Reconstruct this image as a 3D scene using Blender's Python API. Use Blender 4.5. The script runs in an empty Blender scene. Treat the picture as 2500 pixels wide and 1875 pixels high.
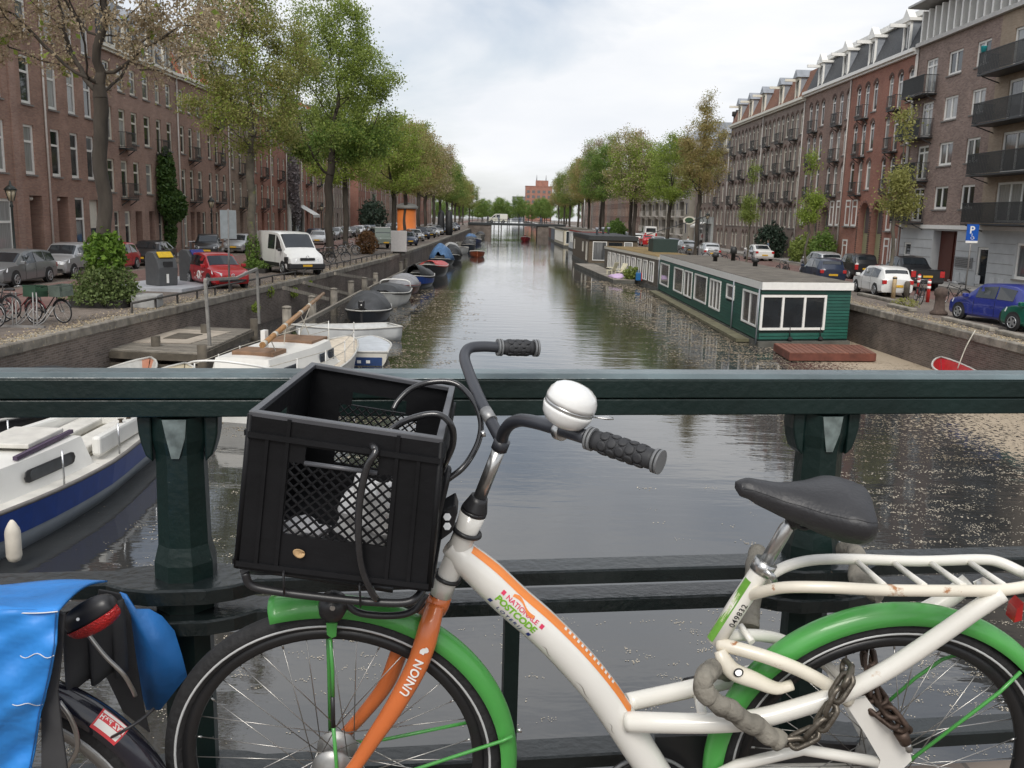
import bpy, bmesh, math, random
import numpy as np
from mathutils import Vector, Matrix
R = math.radians
random.seed(7)
SC = bpy.context.scene
COL = SC.collection
V = Vector

# ------------------------------------------------------------------ camera
FPX = 2226.0; IW, IH = 2500.0, 1875.0
CAM = np.array([0.0, 0.0, 5.1])
def _n(v):
    v = np.array(v, float); return v / np.linalg.norm(v)
_yv = _n([1231-1250, 525-937.5, FPX]); _up = -_n([-320, 12038, FPX])
_up = _n(_up - _yv*_up.dot(_yv)); _xv = np.cross(_yv, _up)
if _xv[0] < 0: _xv = -_xv
CM = np.array([_xv, _yv, _up])            # world axes in camera axes (right, down, forward)
cam_d = bpy.data.cameras.new('camera'); cam = bpy.data.objects.new('camera', cam_d); COL.objects.link(cam)
cam_d.sensor_width = 36; cam_d.lens = FPX/IW*36; cam_d.clip_start = .05; cam_d.clip_end = 3000
_r, _u, _b = CM[:, 0], -CM[:, 1], -CM[:, 2]
cam.matrix_world = Matrix(((_r[0], _u[0], _b[0], 0), (_r[1], _u[1], _b[1], 0), (_r[2], _u[2], _b[2], CAM[2]), (0, 0, 0, 1)))
SC.camera = cam

# ------------------------------------------------------------------ sky, sun, exposure
SUN_EL, SUN_AZ = R(46), R(188)            # azimuth clockwise from +Y
w = bpy.data.worlds.new('World'); SC.world = w; w.use_nodes = True
nt = w.node_tree; N = nt.nodes; L = nt.links; N.clear()
out = N.new('ShaderNodeOutputWorld'); bg = N.new('ShaderNodeBackground'); L.new(bg.outputs[0], out.inputs[0])
sky = N.new('ShaderNodeTexSky'); sky.sky_type = 'NISHITA'; sky.sun_disc = False
sky.sun_elevation = SUN_EL; sky.sun_rotation = SUN_AZ; sky.air_density = 1.0; sky.dust_density = 2.0
tc = N.new('ShaderNodeTexCoord')
mp = N.new('ShaderNodeMapping'); mp.inputs['Scale'].default_value = (1.0, 1.0, 3.2); mp.inputs['Rotation'].default_value = (.12, .1, .5)
L.new(tc.outputs['Generated'], mp.inputs[0])
nz = N.new('ShaderNodeTexNoise'); nz.inputs['Scale'].default_value = 2.1; nz.inputs['Detail'].default_value = 7; nz.inputs['Roughness'].default_value = .52
nz.inputs['Distortion'].default_value = .35
L.new(mp.outputs[0], nz.inputs['Vector'])
cr = N.new('ShaderNodeValToRGB'); cr.color_ramp.elements[0].position = .34; cr.color_ramp.elements[0].color = (.28, .28, .28, 1)
cr.color_ramp.elements[1].position = .56; cr.color_ramp.elements[1].color = (1, 1, 1, 1)
L.new(nz.outputs[0], cr.inputs[0])
nz2 = N.new('ShaderNodeTexNoise'); nz2.inputs['Scale'].default_value = 3.3; nz2.inputs['Detail'].default_value = 6
L.new(mp.outputs[0], nz2.inputs['Vector'])
cr2 = N.new('ShaderNodeValToRGB'); cr2.color_ramp.elements[0].position = .3; cr2.color_ramp.elements[0].color = (.585, .61, .65, 1)
cr2.color_ramp.elements[1].position = .62; cr2.color_ramp.elements[1].color = (.705, .71, .72, 1)
L.new(nz2.outputs[0], cr2.inputs[0])
sm = N.new('ShaderNodeMix'); sm.data_type = 'RGBA'; sm.blend_type = 'MULTIPLY'; sm.inputs[0].default_value = 1
L.new(sky.outputs[0], sm.inputs[6]); sm.inputs[7].default_value = (.078, .078, .078, 1)
mx = N.new('ShaderNodeMix'); mx.data_type = 'RGBA'
L.new(cr.outputs[0], mx.inputs[0]); L.new(sm.outputs[2], mx.inputs[6]); L.new(cr2.outputs[0], mx.inputs[7])
L.new(mx.outputs[2], bg.inputs[0]); bg.inputs[1].default_value = 1.0
sd = bpy.data.lights.new('sun', 'SUN'); sd.energy = 1.5; sd.angle = R(25); sd.color = (1, .96, .9)
sun = bpy.data.objects.new('sun', sd); COL.objects.link(sun)
_sd = V((math.sin(SUN_AZ)*math.cos(SUN_EL), math.cos(SUN_AZ)*math.cos(SUN_EL), math.sin(SUN_EL)))
sun.rotation_euler = (-_sd).to_track_quat('-Z', 'Y').to_euler()
SC.view_settings.view_transform = 'Standard'; SC.view_settings.look = 'None'
SC.view_settings.exposure = 0.54; SC.view_settings.gamma = 1.0
SC.view_settings.use_curve_mapping = False
SC.cycles.max_bounces = 6; SC.cycles.transparent_max_bounces = 12
SC.cycles.use_adaptive_sampling = True; SC.cycles.adaptive_threshold = .02
SC.cycles.use_denoising = True
SC.cycles.caustics_reflective = False; SC.cycles.caustics_refractive = False

# ------------------------------------------------------------------ survey: photograph pixel -> place
S = 1.65                                   # street level above the water (water is z = 0)
DECK = 3.65                                # bridge deck
def ray(px, py): return CM @ np.array([px-1250, py-937.5, FPX])
def atz(px, py, z):
    d = ray(px, py); return V(CAM + d*((z-CAM[2])/d[2]))
def aty(px, py, y):
    d = ray(px, py); return V(CAM + d*(y/d[1]))
def atx(px, py, x):
    d = ray(px, py); return V(CAM + d*(x/d[0]))
def atplane(px, py, o, n):
    d = V(ray(px, py)); c = V(CAM); return c + d*((o-c).dot(n)/d.dot(n))
G = lambda px, py: atz(px, py, S)
W = lambda px, py: atz(px, py, 0.0)

# ------------------------------------------------------------------ materials
MATS = {}
def mat(name, col, rough=.6, metal=0., var=.12, scale=6., bump=0., bscale=None, spec=.5, spots=None, coat=0., stretch=None, each=0.):
    """Principled surface with uneven colour; spots=(colour, threshold, scale) adds flecks or stains."""
    if name in MATS: return MATS[name]
    m = bpy.data.materials.new(name); m.use_nodes = True
    nt = m.node_tree; b = nt.nodes['Principled BSDF']
    b.inputs['Roughness'].default_value = rough; b.inputs['Metallic'].default_value = metal
    b.inputs['Specular IOR Level'].default_value = spec; b.inputs['Coat Weight'].default_value = coat
    tc = nt.nodes.new('ShaderNodeTexCoord'); vec = tc.outputs['Object']
    if stretch:
        mp = nt.nodes.new('ShaderNodeMapping'); mp.inputs['Scale'].default_value = stretch
        nt.links.new(vec, mp.inputs[0]); vec = mp.outputs[0]
    src = None
    if var > 0:
        nz = nt.nodes.new('ShaderNodeTexNoise'); nz.inputs['Scale'].default_value = scale; nz.inputs['Detail'].default_value = 5
        nt.links.new(vec, nz.inputs['Vector'])
        rp = nt.nodes.new('ShaderNodeValToRGB')
        rp.color_ramp.elements[0].position = .3; rp.color_ramp.elements[1].position = .7
        rp.color_ramp.elements[0].color = (*[c*(1-var) for c in col], 1); rp.color_ramp.elements[1].color = (*[min(1, c*(1+var)) for c in col], 1)
        nt.links.new(nz.outputs[0], rp.inputs[0]); src = rp.outputs[0]
    else:
        b.inputs['Base Color'].default_value = (*col, 1)
    if spots:
        sc, th, ss = spots
        n2 = nt.nodes.new('ShaderNodeTexNoise'); n2.inputs['Scale'].default_value = ss; n2.inputs['Detail'].default_value = 6
        n2.inputs['Roughness'].default_value = .65
        nt.links.new(vec, n2.inputs['Vector'])
        r2 = nt.nodes.new('ShaderNodeValToRGB'); r2.color_ramp.elements[0].position = th; r2.color_ramp.elements[1].position = min(1, th+.06)
        nt.links.new(n2.outputs[0], r2.inputs[0])
        mix = nt.nodes.new('ShaderNodeMix'); mix.data_type = 'RGBA'
        nt.links.new(r2.outputs[0], mix.inputs[0])
        if src: nt.links.new(src, mix.inputs[6])
        else: mix.inputs[6].default_value = (*col, 1)
        mix.inputs[7].default_value = (*sc, 1); src = mix.outputs[2]
    if each and src:                          # alike pieces differ a little, piece by piece
        oi = nt.nodes.new('ShaderNodeObjectInfo'); mr = nt.nodes.new('ShaderNodeMapRange'); mr.inputs['To Min'].default_value = 1-each; mr.inputs['To Max'].default_value = 1+each
        nt.links.new(oi.outputs['Random'], mr.inputs['Value']); hm = nt.nodes.new('ShaderNodeMix'); hm.data_type = 'RGBA'; hm.blend_type = 'MULTIPLY'; hm.inputs[0].default_value = 1
        nt.links.new(src, hm.inputs[6]); nt.links.new(mr.outputs[0], hm.inputs[7]); src = hm.outputs[2]
    if src: nt.links.new(src, b.inputs['Base Color'])
    if bump:
        nb = nt.nodes.new('ShaderNodeTexNoise'); nb.inputs['Scale'].default_value = bscale or scale*4; nb.inputs['Detail'].default_value = 4
        nt.links.new(vec, nb.inputs['Vector'])
        bp = nt.nodes.new('ShaderNodeBump'); bp.inputs['Strength'].default_value = bump; bp.inputs['Distance'].default_value = .02
        nt.links.new(nb.outputs[0], bp.inputs['Height']); nt.links.new(bp.outputs[0], b.inputs['Normal'])
    MATS[name] = m; return m

def brick(name, c1, c2, mortar, soot=.25, bw=.22, bh=.068, axes='xz'):
    """Brickwork seen from tens of metres: rows of brick with uneven firing and weather stains."""
    if name in MATS: return MATS[name]
    m = bpy.data.materials.new(name); m.use_nodes = True
    nt = m.node_tree; b = nt.nodes['Principled BSDF']; b.inputs['Roughness'].default_value = .88; b.inputs['Specular IOR Level'].default_value = .25
    tc = nt.nodes.new('ShaderNodeTexCoord'); sp = nt.nodes.new('ShaderNodeSeparateXYZ'); nt.links.new(tc.outputs['Object'], sp.inputs[0])
    ad = nt.nodes.new('ShaderNodeMath'); nt.links.new(sp.outputs[0], ad.inputs[0]); nt.links.new(sp.outputs[1], ad.inputs[1])
    cb = nt.nodes.new('ShaderNodeCombineXYZ'); nt.links.new(ad.outputs[0], cb.inputs[0]); nt.links.new(sp.outputs[2], cb.inputs[1])
    bt = nt.nodes.new('ShaderNodeTexBrick'); bt.inputs['Scale'].default_value = 1; bt.inputs['Brick Width'].default_value = bw
    bt.inputs['Row Height'].default_value = bh; bt.inputs['Mortar Size'].default_value = .007; bt.inputs['Bias'].default_value = -.1
    bt.inputs['Color1'].default_value = (*c1, 1); bt.inputs['Color2'].default_value = (*c2, 1); bt.inputs['Mortar'].default_value = (*mortar, 1)
    nt.links.new(cb.outputs[0], bt.inputs['Vector'])
    nz = nt.nodes.new('ShaderNodeTexNoise'); nz.inputs['Scale'].default_value = .55; nz.inputs['Detail'].default_value = 8; nz.inputs['Roughness'].default_value = .6
    nt.links.new(tc.outputs['Object'], nz.inputs['Vector'])
    rp = nt.nodes.new('ShaderNodeValToRGB'); rp.color_ramp.elements[0].position = .3; rp.color_ramp.elements[1].position = .68
    rp.color_ramp.elements[0].color = (1-soot, 1-soot, 1-soot, 1); rp.color_ramp.elements[1].color = (1.12, 1.1, 1.08, 1)
    nt.links.new(nz.outputs[0], rp.inputs[0])
    mx = nt.nodes.new('ShaderNodeMix'); mx.data_type = 'RGBA'; mx.blend_type = 'MULTIPLY'; mx.inputs[0].default_value = 1
    nt.links.new(bt.outputs[0], mx.inputs[6]); nt.links.new(rp.outputs[0], mx.inputs[7]); nt.links.new(mx.outputs[2], b.inputs['Base Color'])
    bp = nt.nodes.new('ShaderNodeBump'); bp.inputs['Strength'].default_value = .5; bp.inputs['Distance'].default_value = .01
    nt.links.new(bt.outputs['Fac'], bp.inputs['Height']); bp.invert = True; nt.links.new(bp.outputs[0], b.inputs['Normal'])
    MATS[name] = m; return m

def leafmat(name, c1, c2, trans=.35):
    """Thin leaves: colour varies leaf by leaf (attribute rnd) and some light passes through."""
    if name in MATS: return MATS[name]
    m = bpy.data.materials.new(name); m.use_nodes = True; nt = m.node_tree; b = nt.nodes['Principled BSDF']
    at = nt.nodes.new('ShaderNodeAttribute'); at.attribute_name = 'rnd'
    rp = nt.nodes.new('ShaderNodeValToRGB'); rp.color_ramp.elements[0].color = (*c1, 1); rp.color_ramp.elements[1].color = (*c2, 1)
    nt.links.new(at.outputs['Fac'], rp.inputs[0]); nt.links.new(rp.outputs[0], b.inputs['Base Color'])
    b.inputs['Roughness'].default_value = .55; b.inputs['Specular IOR Level'].default_value = .3
    tr = nt.nodes.new('ShaderNodeBsdfTranslucent'); nt.links.new(rp.outputs[0], tr.inputs[0])
    ms = nt.nodes.new('ShaderNodeMixShader'); ms.inputs[0].default_value = trans
    nt.links.new(b.outputs[0], ms.inputs[1]); nt.links.new(tr.outputs[0], ms.inputs[2])
    nt.links.new(ms.outputs[0], nt.nodes['Material Output'].inputs[0])
    MATS[name] = m; return m

# ------------------------------------------------------------------ mesh builder
def frame(d):
    d = V(d).normalized(); a = V((0, 0, 1)) if abs(d.z) < .95 else V((1, 0, 0))
    x = d.cross(a).normalized(); return x, x.cross(d).normalized(), d
class MB:
    def __init__(s): s.v = []; s.f = []; s.sm = []
    def add(s, vs, fs, smooth=False):
        o = len(s.v); s.v += [tuple(p) for p in vs]; s.f += [tuple(i+o for i in f) for f in fs]; s.sm += [smooth]*len(fs); return s
    def box(s, a, b, rz=0, c=None):
        x0, y0, z0 = a; x1, y1, z1 = b
        vs = [V(p) for p in ((x0,y0,z0),(x1,y0,z0),(x1,y1,z0),(x0,y1,z0),(x0,y0,z1),(x1,y0,z1),(x1,y1,z1),(x0,y1,z1))]
        if rz:
            cc = V(c) if c is not None else V(((x0+x1)/2, (y0+y1)/2, 0)); m = Matrix.Rotation(rz, 3, 'Z')
            vs = [m @ (p-cc) + cc for p in vs]
        return s.add(vs, [(0,3,2,1),(4,5,6,7),(0,1,5,4),(1,2,6,5),(2,3,7,6),(3,0,4,7)])
    def beam(s, p, q, w, h, up=(0, 0, 1)):
        p = V(p); q = V(q); d = (q-p).normalized(); x = d.cross(V(up))
        if x.length < 1e-4: x = d.cross(V((1, 0, 0)))
        x.normalize(); y = x.cross(d)
        vs = [c + x*sx*w/2 + y*sy*h/2 for c in (p, q) for sx, sy in ((-1,-1),(1,-1),(1,1),(-1,1))]
        return s.add(vs, [(3,2,1,0),(4,5,6,7),(0,1,5,4),(1,2,6,5),(2,3,7,6),(3,0,4,7)])
    def tube(s, pts, r, n=8, closed=False, cap=True, flat=1.0, up=None):
        pts = [V(p) for p in pts]; k = len(pts)
        rs = r if isinstance(r, (list, tuple)) else [r]*k
        o = len(s.v); prev = None
        for i in range(k):
            if closed: d = pts[(i+1) % k]-pts[i-1]
            else: d = pts[min(i+1, k-1)]-pts[max(i-1, 0)]
            d.normalize()
            if prev is None:
                if up is not None: x = (V(up) - d*V(up).dot(d)).normalized()
                else: x, _, _ = frame(d)
            else: x = (prev - d*prev.dot(d)).normalized()
            prev = x; y = d.cross(x)
            for j in range(n):
                a = 2*math.pi*j/n; s.v.append(tuple(pts[i] + x*math.cos(a)*rs[i] + y*math.sin(a)*rs[i]*flat))
        m = k if closed else k-1
        for i in range(m):
            for j in range(n):
                a, b2 = o+i*n+j, o+i*n+(j+1) % n; c, d2 = o+((i+1) % k)*n+(j+1) % n, o+((i+1) % k)*n+j
                s.f.append((a, b2, c, d2)); s.sm.append(True)
        if cap and not closed:
            s.f.append(tuple(o+j for j in reversed(range(n)))); s.sm.append(False)
            s.f.append(tuple(o+(k-1)*n+j for j in range(n))); s.sm.append(False)
        return s
    def cyl(s, p, q, r, n=12, r2=None): return s.tube([p, q], [r, r if r2 is None else r2], n)
    def lathe(s, prof, o, axis, n=16):
        """prof: list of (radius, height along axis)"""
        x, y, d = frame(axis); o = V(o); b0 = len(s.v)
        for r, h in prof:
            for j in range(n):
                a = 2*math.pi*j/n; s.v.append(tuple(o + d*h + x*math.cos(a)*r + y*math.sin(a)*r))
        for i in range(len(prof)-1):
            for j in range(n):
                s.f.append((b0+i*n+j, b0+i*n+(j+1) % n, b0+(i+1)*n+(j+1) % n, b0+(i+1)*n+j)); s.sm.append(True)
        s.f.append(tuple(b0+j for j in reversed(range(n)))); s.sm.append(False)
        s.f.append(tuple(b0+(len(prof)-1)*n+j for j in range(n))); s.sm.append(False)
        return s
    def torus(s, c, axis, Rr, r, n=40, m=8, a0=0, a1=2*math.pi, xref=None):
        x, y, d = frame(axis)
        if xref is not None: x = V(xref); y = d.cross(x)
        full = abs(a1-a0-2*math.pi) < 1e-6; k = n if full else n+1
        pts = [V(c)+x*math.cos(a0+(a1-a0)*i/n)*Rr+y*math.sin(a0+(a1-a0)*i/n)*Rr for i in range(k)]
        return s.tube(pts, r, m, closed=full, up=d)
    def prism(s, poly, ext, smooth=False):
        """poly: list of 3D points (planar), ext: extrusion vector"""
        k = len(poly); e = V(ext)
        vs = [V(p) for p in poly] + [V(p)+e for p in poly]
        fs = [tuple(reversed(range(k))), tuple(range(k, 2*k))] + [(i, (i+1) % k, (i+1) % k+k, i+k) for i in range(k)]
        return s.add(vs, fs)
    def grid(s, fn, nu, nv, smooth=True, wrap=False):
        o = len(s.v)
        for i in range(nu+1):
            for j in range(nv+1): s.v.append(tuple(fn(i/nu, j/nv)))
        for i in range(nu):
            for j in range(nv):
                s.f.append((o+i*(nv+1)+j, o+(i+1)*(nv+1)+j, o+(i+1)*(nv+1)+j+1, o+i*(nv+1)+j+1)); s.sm.append(smooth)
        return s
    def mesh(s, name='m'):
        me = bpy.data.meshes.new(name); me.from_pydata(s.v, [], s.f)
        me.polygons.foreach_set('use_smooth', s.sm); me.update(); return me
    def build(s, name, m, parent=None, solid=0, bevel=0, bseg=2, recalc=True):
        me = s.mesh(name)
        if recalc:
            bm = bmesh.new(); bm.from_mesh(me); bmesh.ops.recalc_face_normals(bm, faces=bm.faces); bm.to_mesh(me); bm.free()
        me.materials.append(m)
        o = link(name, me, parent)
        if solid:
            md = o.modifiers.new('solid', 'SOLIDIFY'); md.thickness = solid; md.offset = 0
        if bevel:
            md = o.modifiers.new('bevel', 'BEVEL'); md.width = bevel; md.segments = bseg; md.limit_method = 'ANGLE'; md.angle_limit = R(35)
        return o
def link(name, data, parent=None):
    o = bpy.data.objects.new(name, data); COL.objects.link(o)
    if parent is not None: o.parent = parent
    return o
def tag(o, label=None, cat=None, group=None, kind=None):
    if label: o['label'] = label
    if cat: o['category'] = cat
    if group: o['group'] = group
    if kind: o['kind'] = kind
    return o
def thing(name, label, cat, loc=(0, 0, 0), rz=0, group=None):
    o = bpy.data.objects.new(name, None); COL.objects.link(o); o.location = loc; o.rotation_euler = (0, 0, rz)
    o.empty_display_size = .2
    return tag(o, label, cat, group)
def copy_tree(o, parent=None, skip=()):
    c = o.copy(); COL.objects.link(c)
    if parent is not None: c.parent = parent
    for ch in list(o.children):
        if ch.name.split('.')[0] in skip: continue
        copy_tree(ch, c, skip)
    return c
def share(name, me, m, parent, loc=(0, 0, 0), rot=None):
    o = link(name, me, parent); o.location = loc
    if rot: o.rotation_euler = rot
    if m is not None and not me.materials: me.materials.append(m)
    return o
def spline(pts, k=6):
    """Catmull-Rom through the points"""
    P = [V(p) for p in pts]; P = [P[0]*2-P[1]] + P + [P[-1]*2-P[-2]]; out = []
    for i in range(1, len(P)-2):
        for j in range(k):
            t = j/k; a, b, c, d = P[i-1], P[i], P[i+1], P[i+2]
            out.append(.5*((2*b)+(c-a)*t+(2*a-5*b+4*c-d)*t*t+(3*b-a-3*c+d)*t**3))
    return out + [P[-2]]
ORD = ['first', 'second', 'third', 'fourth', 'fifth', 'sixth', 'seventh', 'eighth', 'ninth', 'tenth', 'eleventh', 'twelfth', 'thirteenth', 'fourteenth', 'fifteenth', 'sixteenth', 'seventeenth', 'eighteenth', 'nineteenth', 'twentieth', 'twenty-first', 'twenty-second', 'twenty-third', 'twenty-fourth', 'twenty-fifth', 'twenty-sixth', 'twenty-seventh', 'twenty-eighth', 'twenty-ninth', 'thirtieth']
def lerp(a, b, t): return a+(b-a)*t
def text_mesh(body, size, bold=.0, extrude=.0, align='LEFT', shear=0, space=1.0):
    cu = bpy.data.curves.new('lettering', 'FONT'); cu.body = body; cu.size = size; cu.offset = bold; cu.extrude = extrude; cu.align_x = align
    cu.shear = shear; cu.space_character = space; cu.resolution_u = 3
    o = bpy.data.objects.new('lettering', cu); COL.objects.link(o)
    dg = bpy.context.evaluated_depsgraph_get(); me = bpy.data.meshes.new_from_object(o.evaluated_get(dg))
    bpy.data.objects.remove(o); return me
# ================================================================== THE SETTING
QL = [(-13.2, -40), (-12.9, 6), (-12.3, 20), (-11.6, 31), (-10.9, 40), (-10.0, 51), (-8.9, 72), (-8.4, 105), (-8.2, 225), (-8.2, 700)]
QR = [(16.4, -40), (16.2, 10), (15.8, 27), (15.5, 39), (15.2, 60), (15.0, 120), (15.0, 225), (15.0, 700)]
def interp(Q, y):
    for (x0, y0), (x1, y1) in zip(Q, Q[1:]):
        if y0 <= y <= y1: return x0+(x1-x0)*(y-y0)/(y1-y0)
    return Q[-1][0]

def water_mat():
    m = bpy.data.materials.new('canal_water'); m.use_nodes = True; nt = m.node_tree; b = nt.nodes['Principled BSDF']
    nd = nt.nodes.new; ln = nt.links.new
    b.inputs['Roughness'].default_value = .03; b.inputs['IOR'].default_value = 1.95; b.inputs['Specular IOR Level'].default_value = .5
    tc = nd('ShaderNodeTexCoord')
    # body colour: murky green brown, with drifts of fallen elm seeds floating on it
    def noise(scale, st, det=5, rough=.55, dist=0.):
        mp = nd('ShaderNodeMapping'); mp.inputs['Scale'].default_value = st; ln(tc.outputs['Object'], mp.inputs[0])
        n = nd('ShaderNodeTexNoise'); n.inputs['Scale'].default_value = scale; n.inputs['Detail'].default_value = det; n.inputs['Roughness'].default_value = rough
        n.inputs['Distortion'].default_value = dist
        ln(mp.outputs[0], n.inputs['Vector']); return n.outputs[0]
    sp = nd('ShaderNodeSeparateXYZ'); ln(tc.outputs['Object'], sp.inputs[0])
    def math(op, a, b2=None, clamp=False):
        n = nd('ShaderNodeMath'); n.operation = op; n.use_clamp = clamp
        for i, v in enumerate((a, b2)):
            if v is None: continue
            if isinstance(v, (int, float)): n.inputs[i].default_value = v
            else: ln(v, n.inputs[i])
        return n.outputs[0]
    def ramp(v, a, b2):
        n = nd('ShaderNodeMapRange'); n.inputs['From Min'].default_value = a; n.inputs['From Max'].default_value = b2; n.clamp = True; n.interpolation_type = 'SMOOTHSTEP'
        ln(v, n.inputs['Value']); return n.outputs[0]
    # where the seeds collect: a drift along the right quay behind the houseboat, thinner along both sides
    right = ramp(sp.outputs[0], 5.6, 14.8)
    rnear = ramp(sp.outputs[1], 62, 34)
    left = math('MULTIPLY', ramp(sp.outputs[0], -2.5, -8.5), .42)
    dens = math('ADD', math('MULTIPLY', right, math('ADD', math('MULTIPLY', rnear, .52), .36)), left)
    big = noise(.22, (1, .6, 1), 4, .6, .6)
    dens = math('ADD', dens, math('MULTIPLY', math('SUBTRACT', big, .5), .75))
    fine = noise(9.0, (1, .75, 1), 3, .7)
    th = math('SUBTRACT', .86, math('MULTIPLY', dens, .58))
    seed = ramp(math('SUBTRACT', fine, th), 0., .06)
    mx = nd('ShaderNodeMix'); mx.data_type = 'RGBA'; ln(seed, mx.inputs[0])
    mx.inputs[6].default_value = (.037, .038, .038, 1); mx.inputs[7].default_value = (.36, .285, .195, 1)
    ln(mx.outputs[2], b.inputs['Base Color'])
    ro = nd('ShaderNodeMix'); ro.data_type = 'FLOAT'; ln(seed, ro.inputs[0]); ro.inputs[2].default_value = .03; ro.inputs[3].default_value = .8
    ln(ro.outputs[0], b.inputs['Roughness'])
    # ripples: calm lanes and wind-ruffled lanes
    rip = noise(1.5, (.32, 1.0, 1), 4, .55, .25); rip2 = noise(5.5, (.42, 1.0, 1), 3, .5)
    lane = ramp(noise(.10, (.5, .22, 1), 2), .38, .66)
    hgt = math('ADD', rip, math('MULTIPLY', rip2, .22))
    bp = nd('ShaderNodeBump'); bp.inputs['Distance'].default_value = .035
    ln(math('ADD', math('MULTIPLY', lane, .34), .16), bp.inputs['Strength'])
    ln(hgt, bp.inputs['Height']); ln(bp.outputs[0], b.inputs['Normal'])
    return m
b_ = MB(); b_.add([(-60, -60, 0), (60, -60, 0), (60, 700, 0), (-60, 700, 0)], [(0, 1, 2, 3)])
tag(b_.build('canal_water', water_mat(), recalc=False), 'dark green brown canal water with drifts of floating seeds', 'water', kind='structure')

paving = brick('clinker_paving', (0.180, 0.150, 0.130), (0.246, 0.210, 0.180), (0.120, 0.108, 0.096), .35, .2, .1)
def flatbrick(m):
    # lay the bond flat: use x and y
    nt = m.node_tree
    for n in nt.nodes:
        if n.type == 'COMBXYZ':
            for l in list(n.inputs[0].links)+list(n.inputs[1].links): nt.links.remove(l)
            sp = [q for q in nt.nodes if q.type == 'SEPXYZ'][0]
            nt.links.new(sp.outputs[0], n.inputs[0]); nt.links.new(sp.outputs[1], n.inputs[1])
    return m
flatbrick(paving)
road_m = flatbrick(brick('road_clinkers', (0.184, 0.113, 0.101), (0.236, 0.155, 0.138), (0.127, 0.098, 0.086), .3, .2, .1))
pave_m = mat('pavement_slabs', (.30, .285, .265), .85, var=.22, scale=1.2, bump=.15)
stone_m = mat('coping_stone', (.215, .195, .165), .9, var=.4, scale=2.5, bump=.5, bscale=9, spots=((.36, .30, .2), .60, 9), each=.18)
quay_m = brick('quay_brick', (0.142, 0.115, 0.100), (0.223, 0.182, 0.159), (0.270, 0.250, 0.223), .45)

def ramp_z(y):                                  # the streets climb to the bridge near the camera
    if y >= 17: return S
    t = min(1, max(0, (17-y)/14.0)); return S+(DECK-S)*t*t*(3-2*t)
YS = [-40, -10, 2, 3, 5, 7, 9, 11, 13, 15, 17, 20, 31, 40, 51, 72, 105, 150, 225, 400, 700]
for nm, Q, far, lab in (('ground_left', QL, -700, 'paved ground and quay on the left bank'), ('ground_right', QR, 700, 'paved ground and quay on the right bank')):
    b_ = MB(); vs = []; fs = []
    for y in YS:
        q = interp(Q, y); s = -1 if far < 0 else 1
        for x in (far, s*120, s*60, q+s*.48): vs.append((x, y, ramp_z(y)))
    for i in range(len(YS)-1):
        for j in range(3): fs.append((i*4+j, i*4+j+1, i*4+j+5, i*4+j+4))
    b_.add(vs, fs); tag(b_.build(nm, paving), lab, 'ground', kind='structure')
def strip(nm, x0, x1, y0, y1, z, m, lab, cat, step=False):
    b_ = MB()
    ys = [y for y in [y0]+YS+[y1] if y0 <= y <= y1]; ys = sorted(set(ys)); vs = []; fs = []
    for y in ys:
        for x in (x0, x1): vs.append((x, y, ramp_z(y)+z))
        if step:
            for x in (x0, x1): vs.append((x, y, ramp_z(y)-.05))
    k = 4 if step else 2
    for i in range(len(ys)-1):
        a = i*k; fs.append((a, a+1, a+k+1, a+k))
        if step: fs += [(a, a+2, a+k+2, a+k), (a+1, a+3, a+k+3, a+k+1)]
    b_.add(vs, fs); tag(b_.build(nm, m), lab, cat, kind='structure')
strip('road_left', -19.6, -15.4, -40, 640, .005, road_m, 'brown red brick road along the left quay', 'road')
strip('road_right', 20.7, 24.0, -40, 640, .005, road_m, 'brown red brick road along the right quay', 'road')
strip('pavement_left', -24.2, -22.3, -40, 640, .10, pave_m, 'raised pavement in front of the left houses', 'pavement', True)
strip('pavement_right', 25.2, 27.6, -40, 640, .10, pave_m, 'raised pavement in front of the right houses', 'pavement', True)

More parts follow.
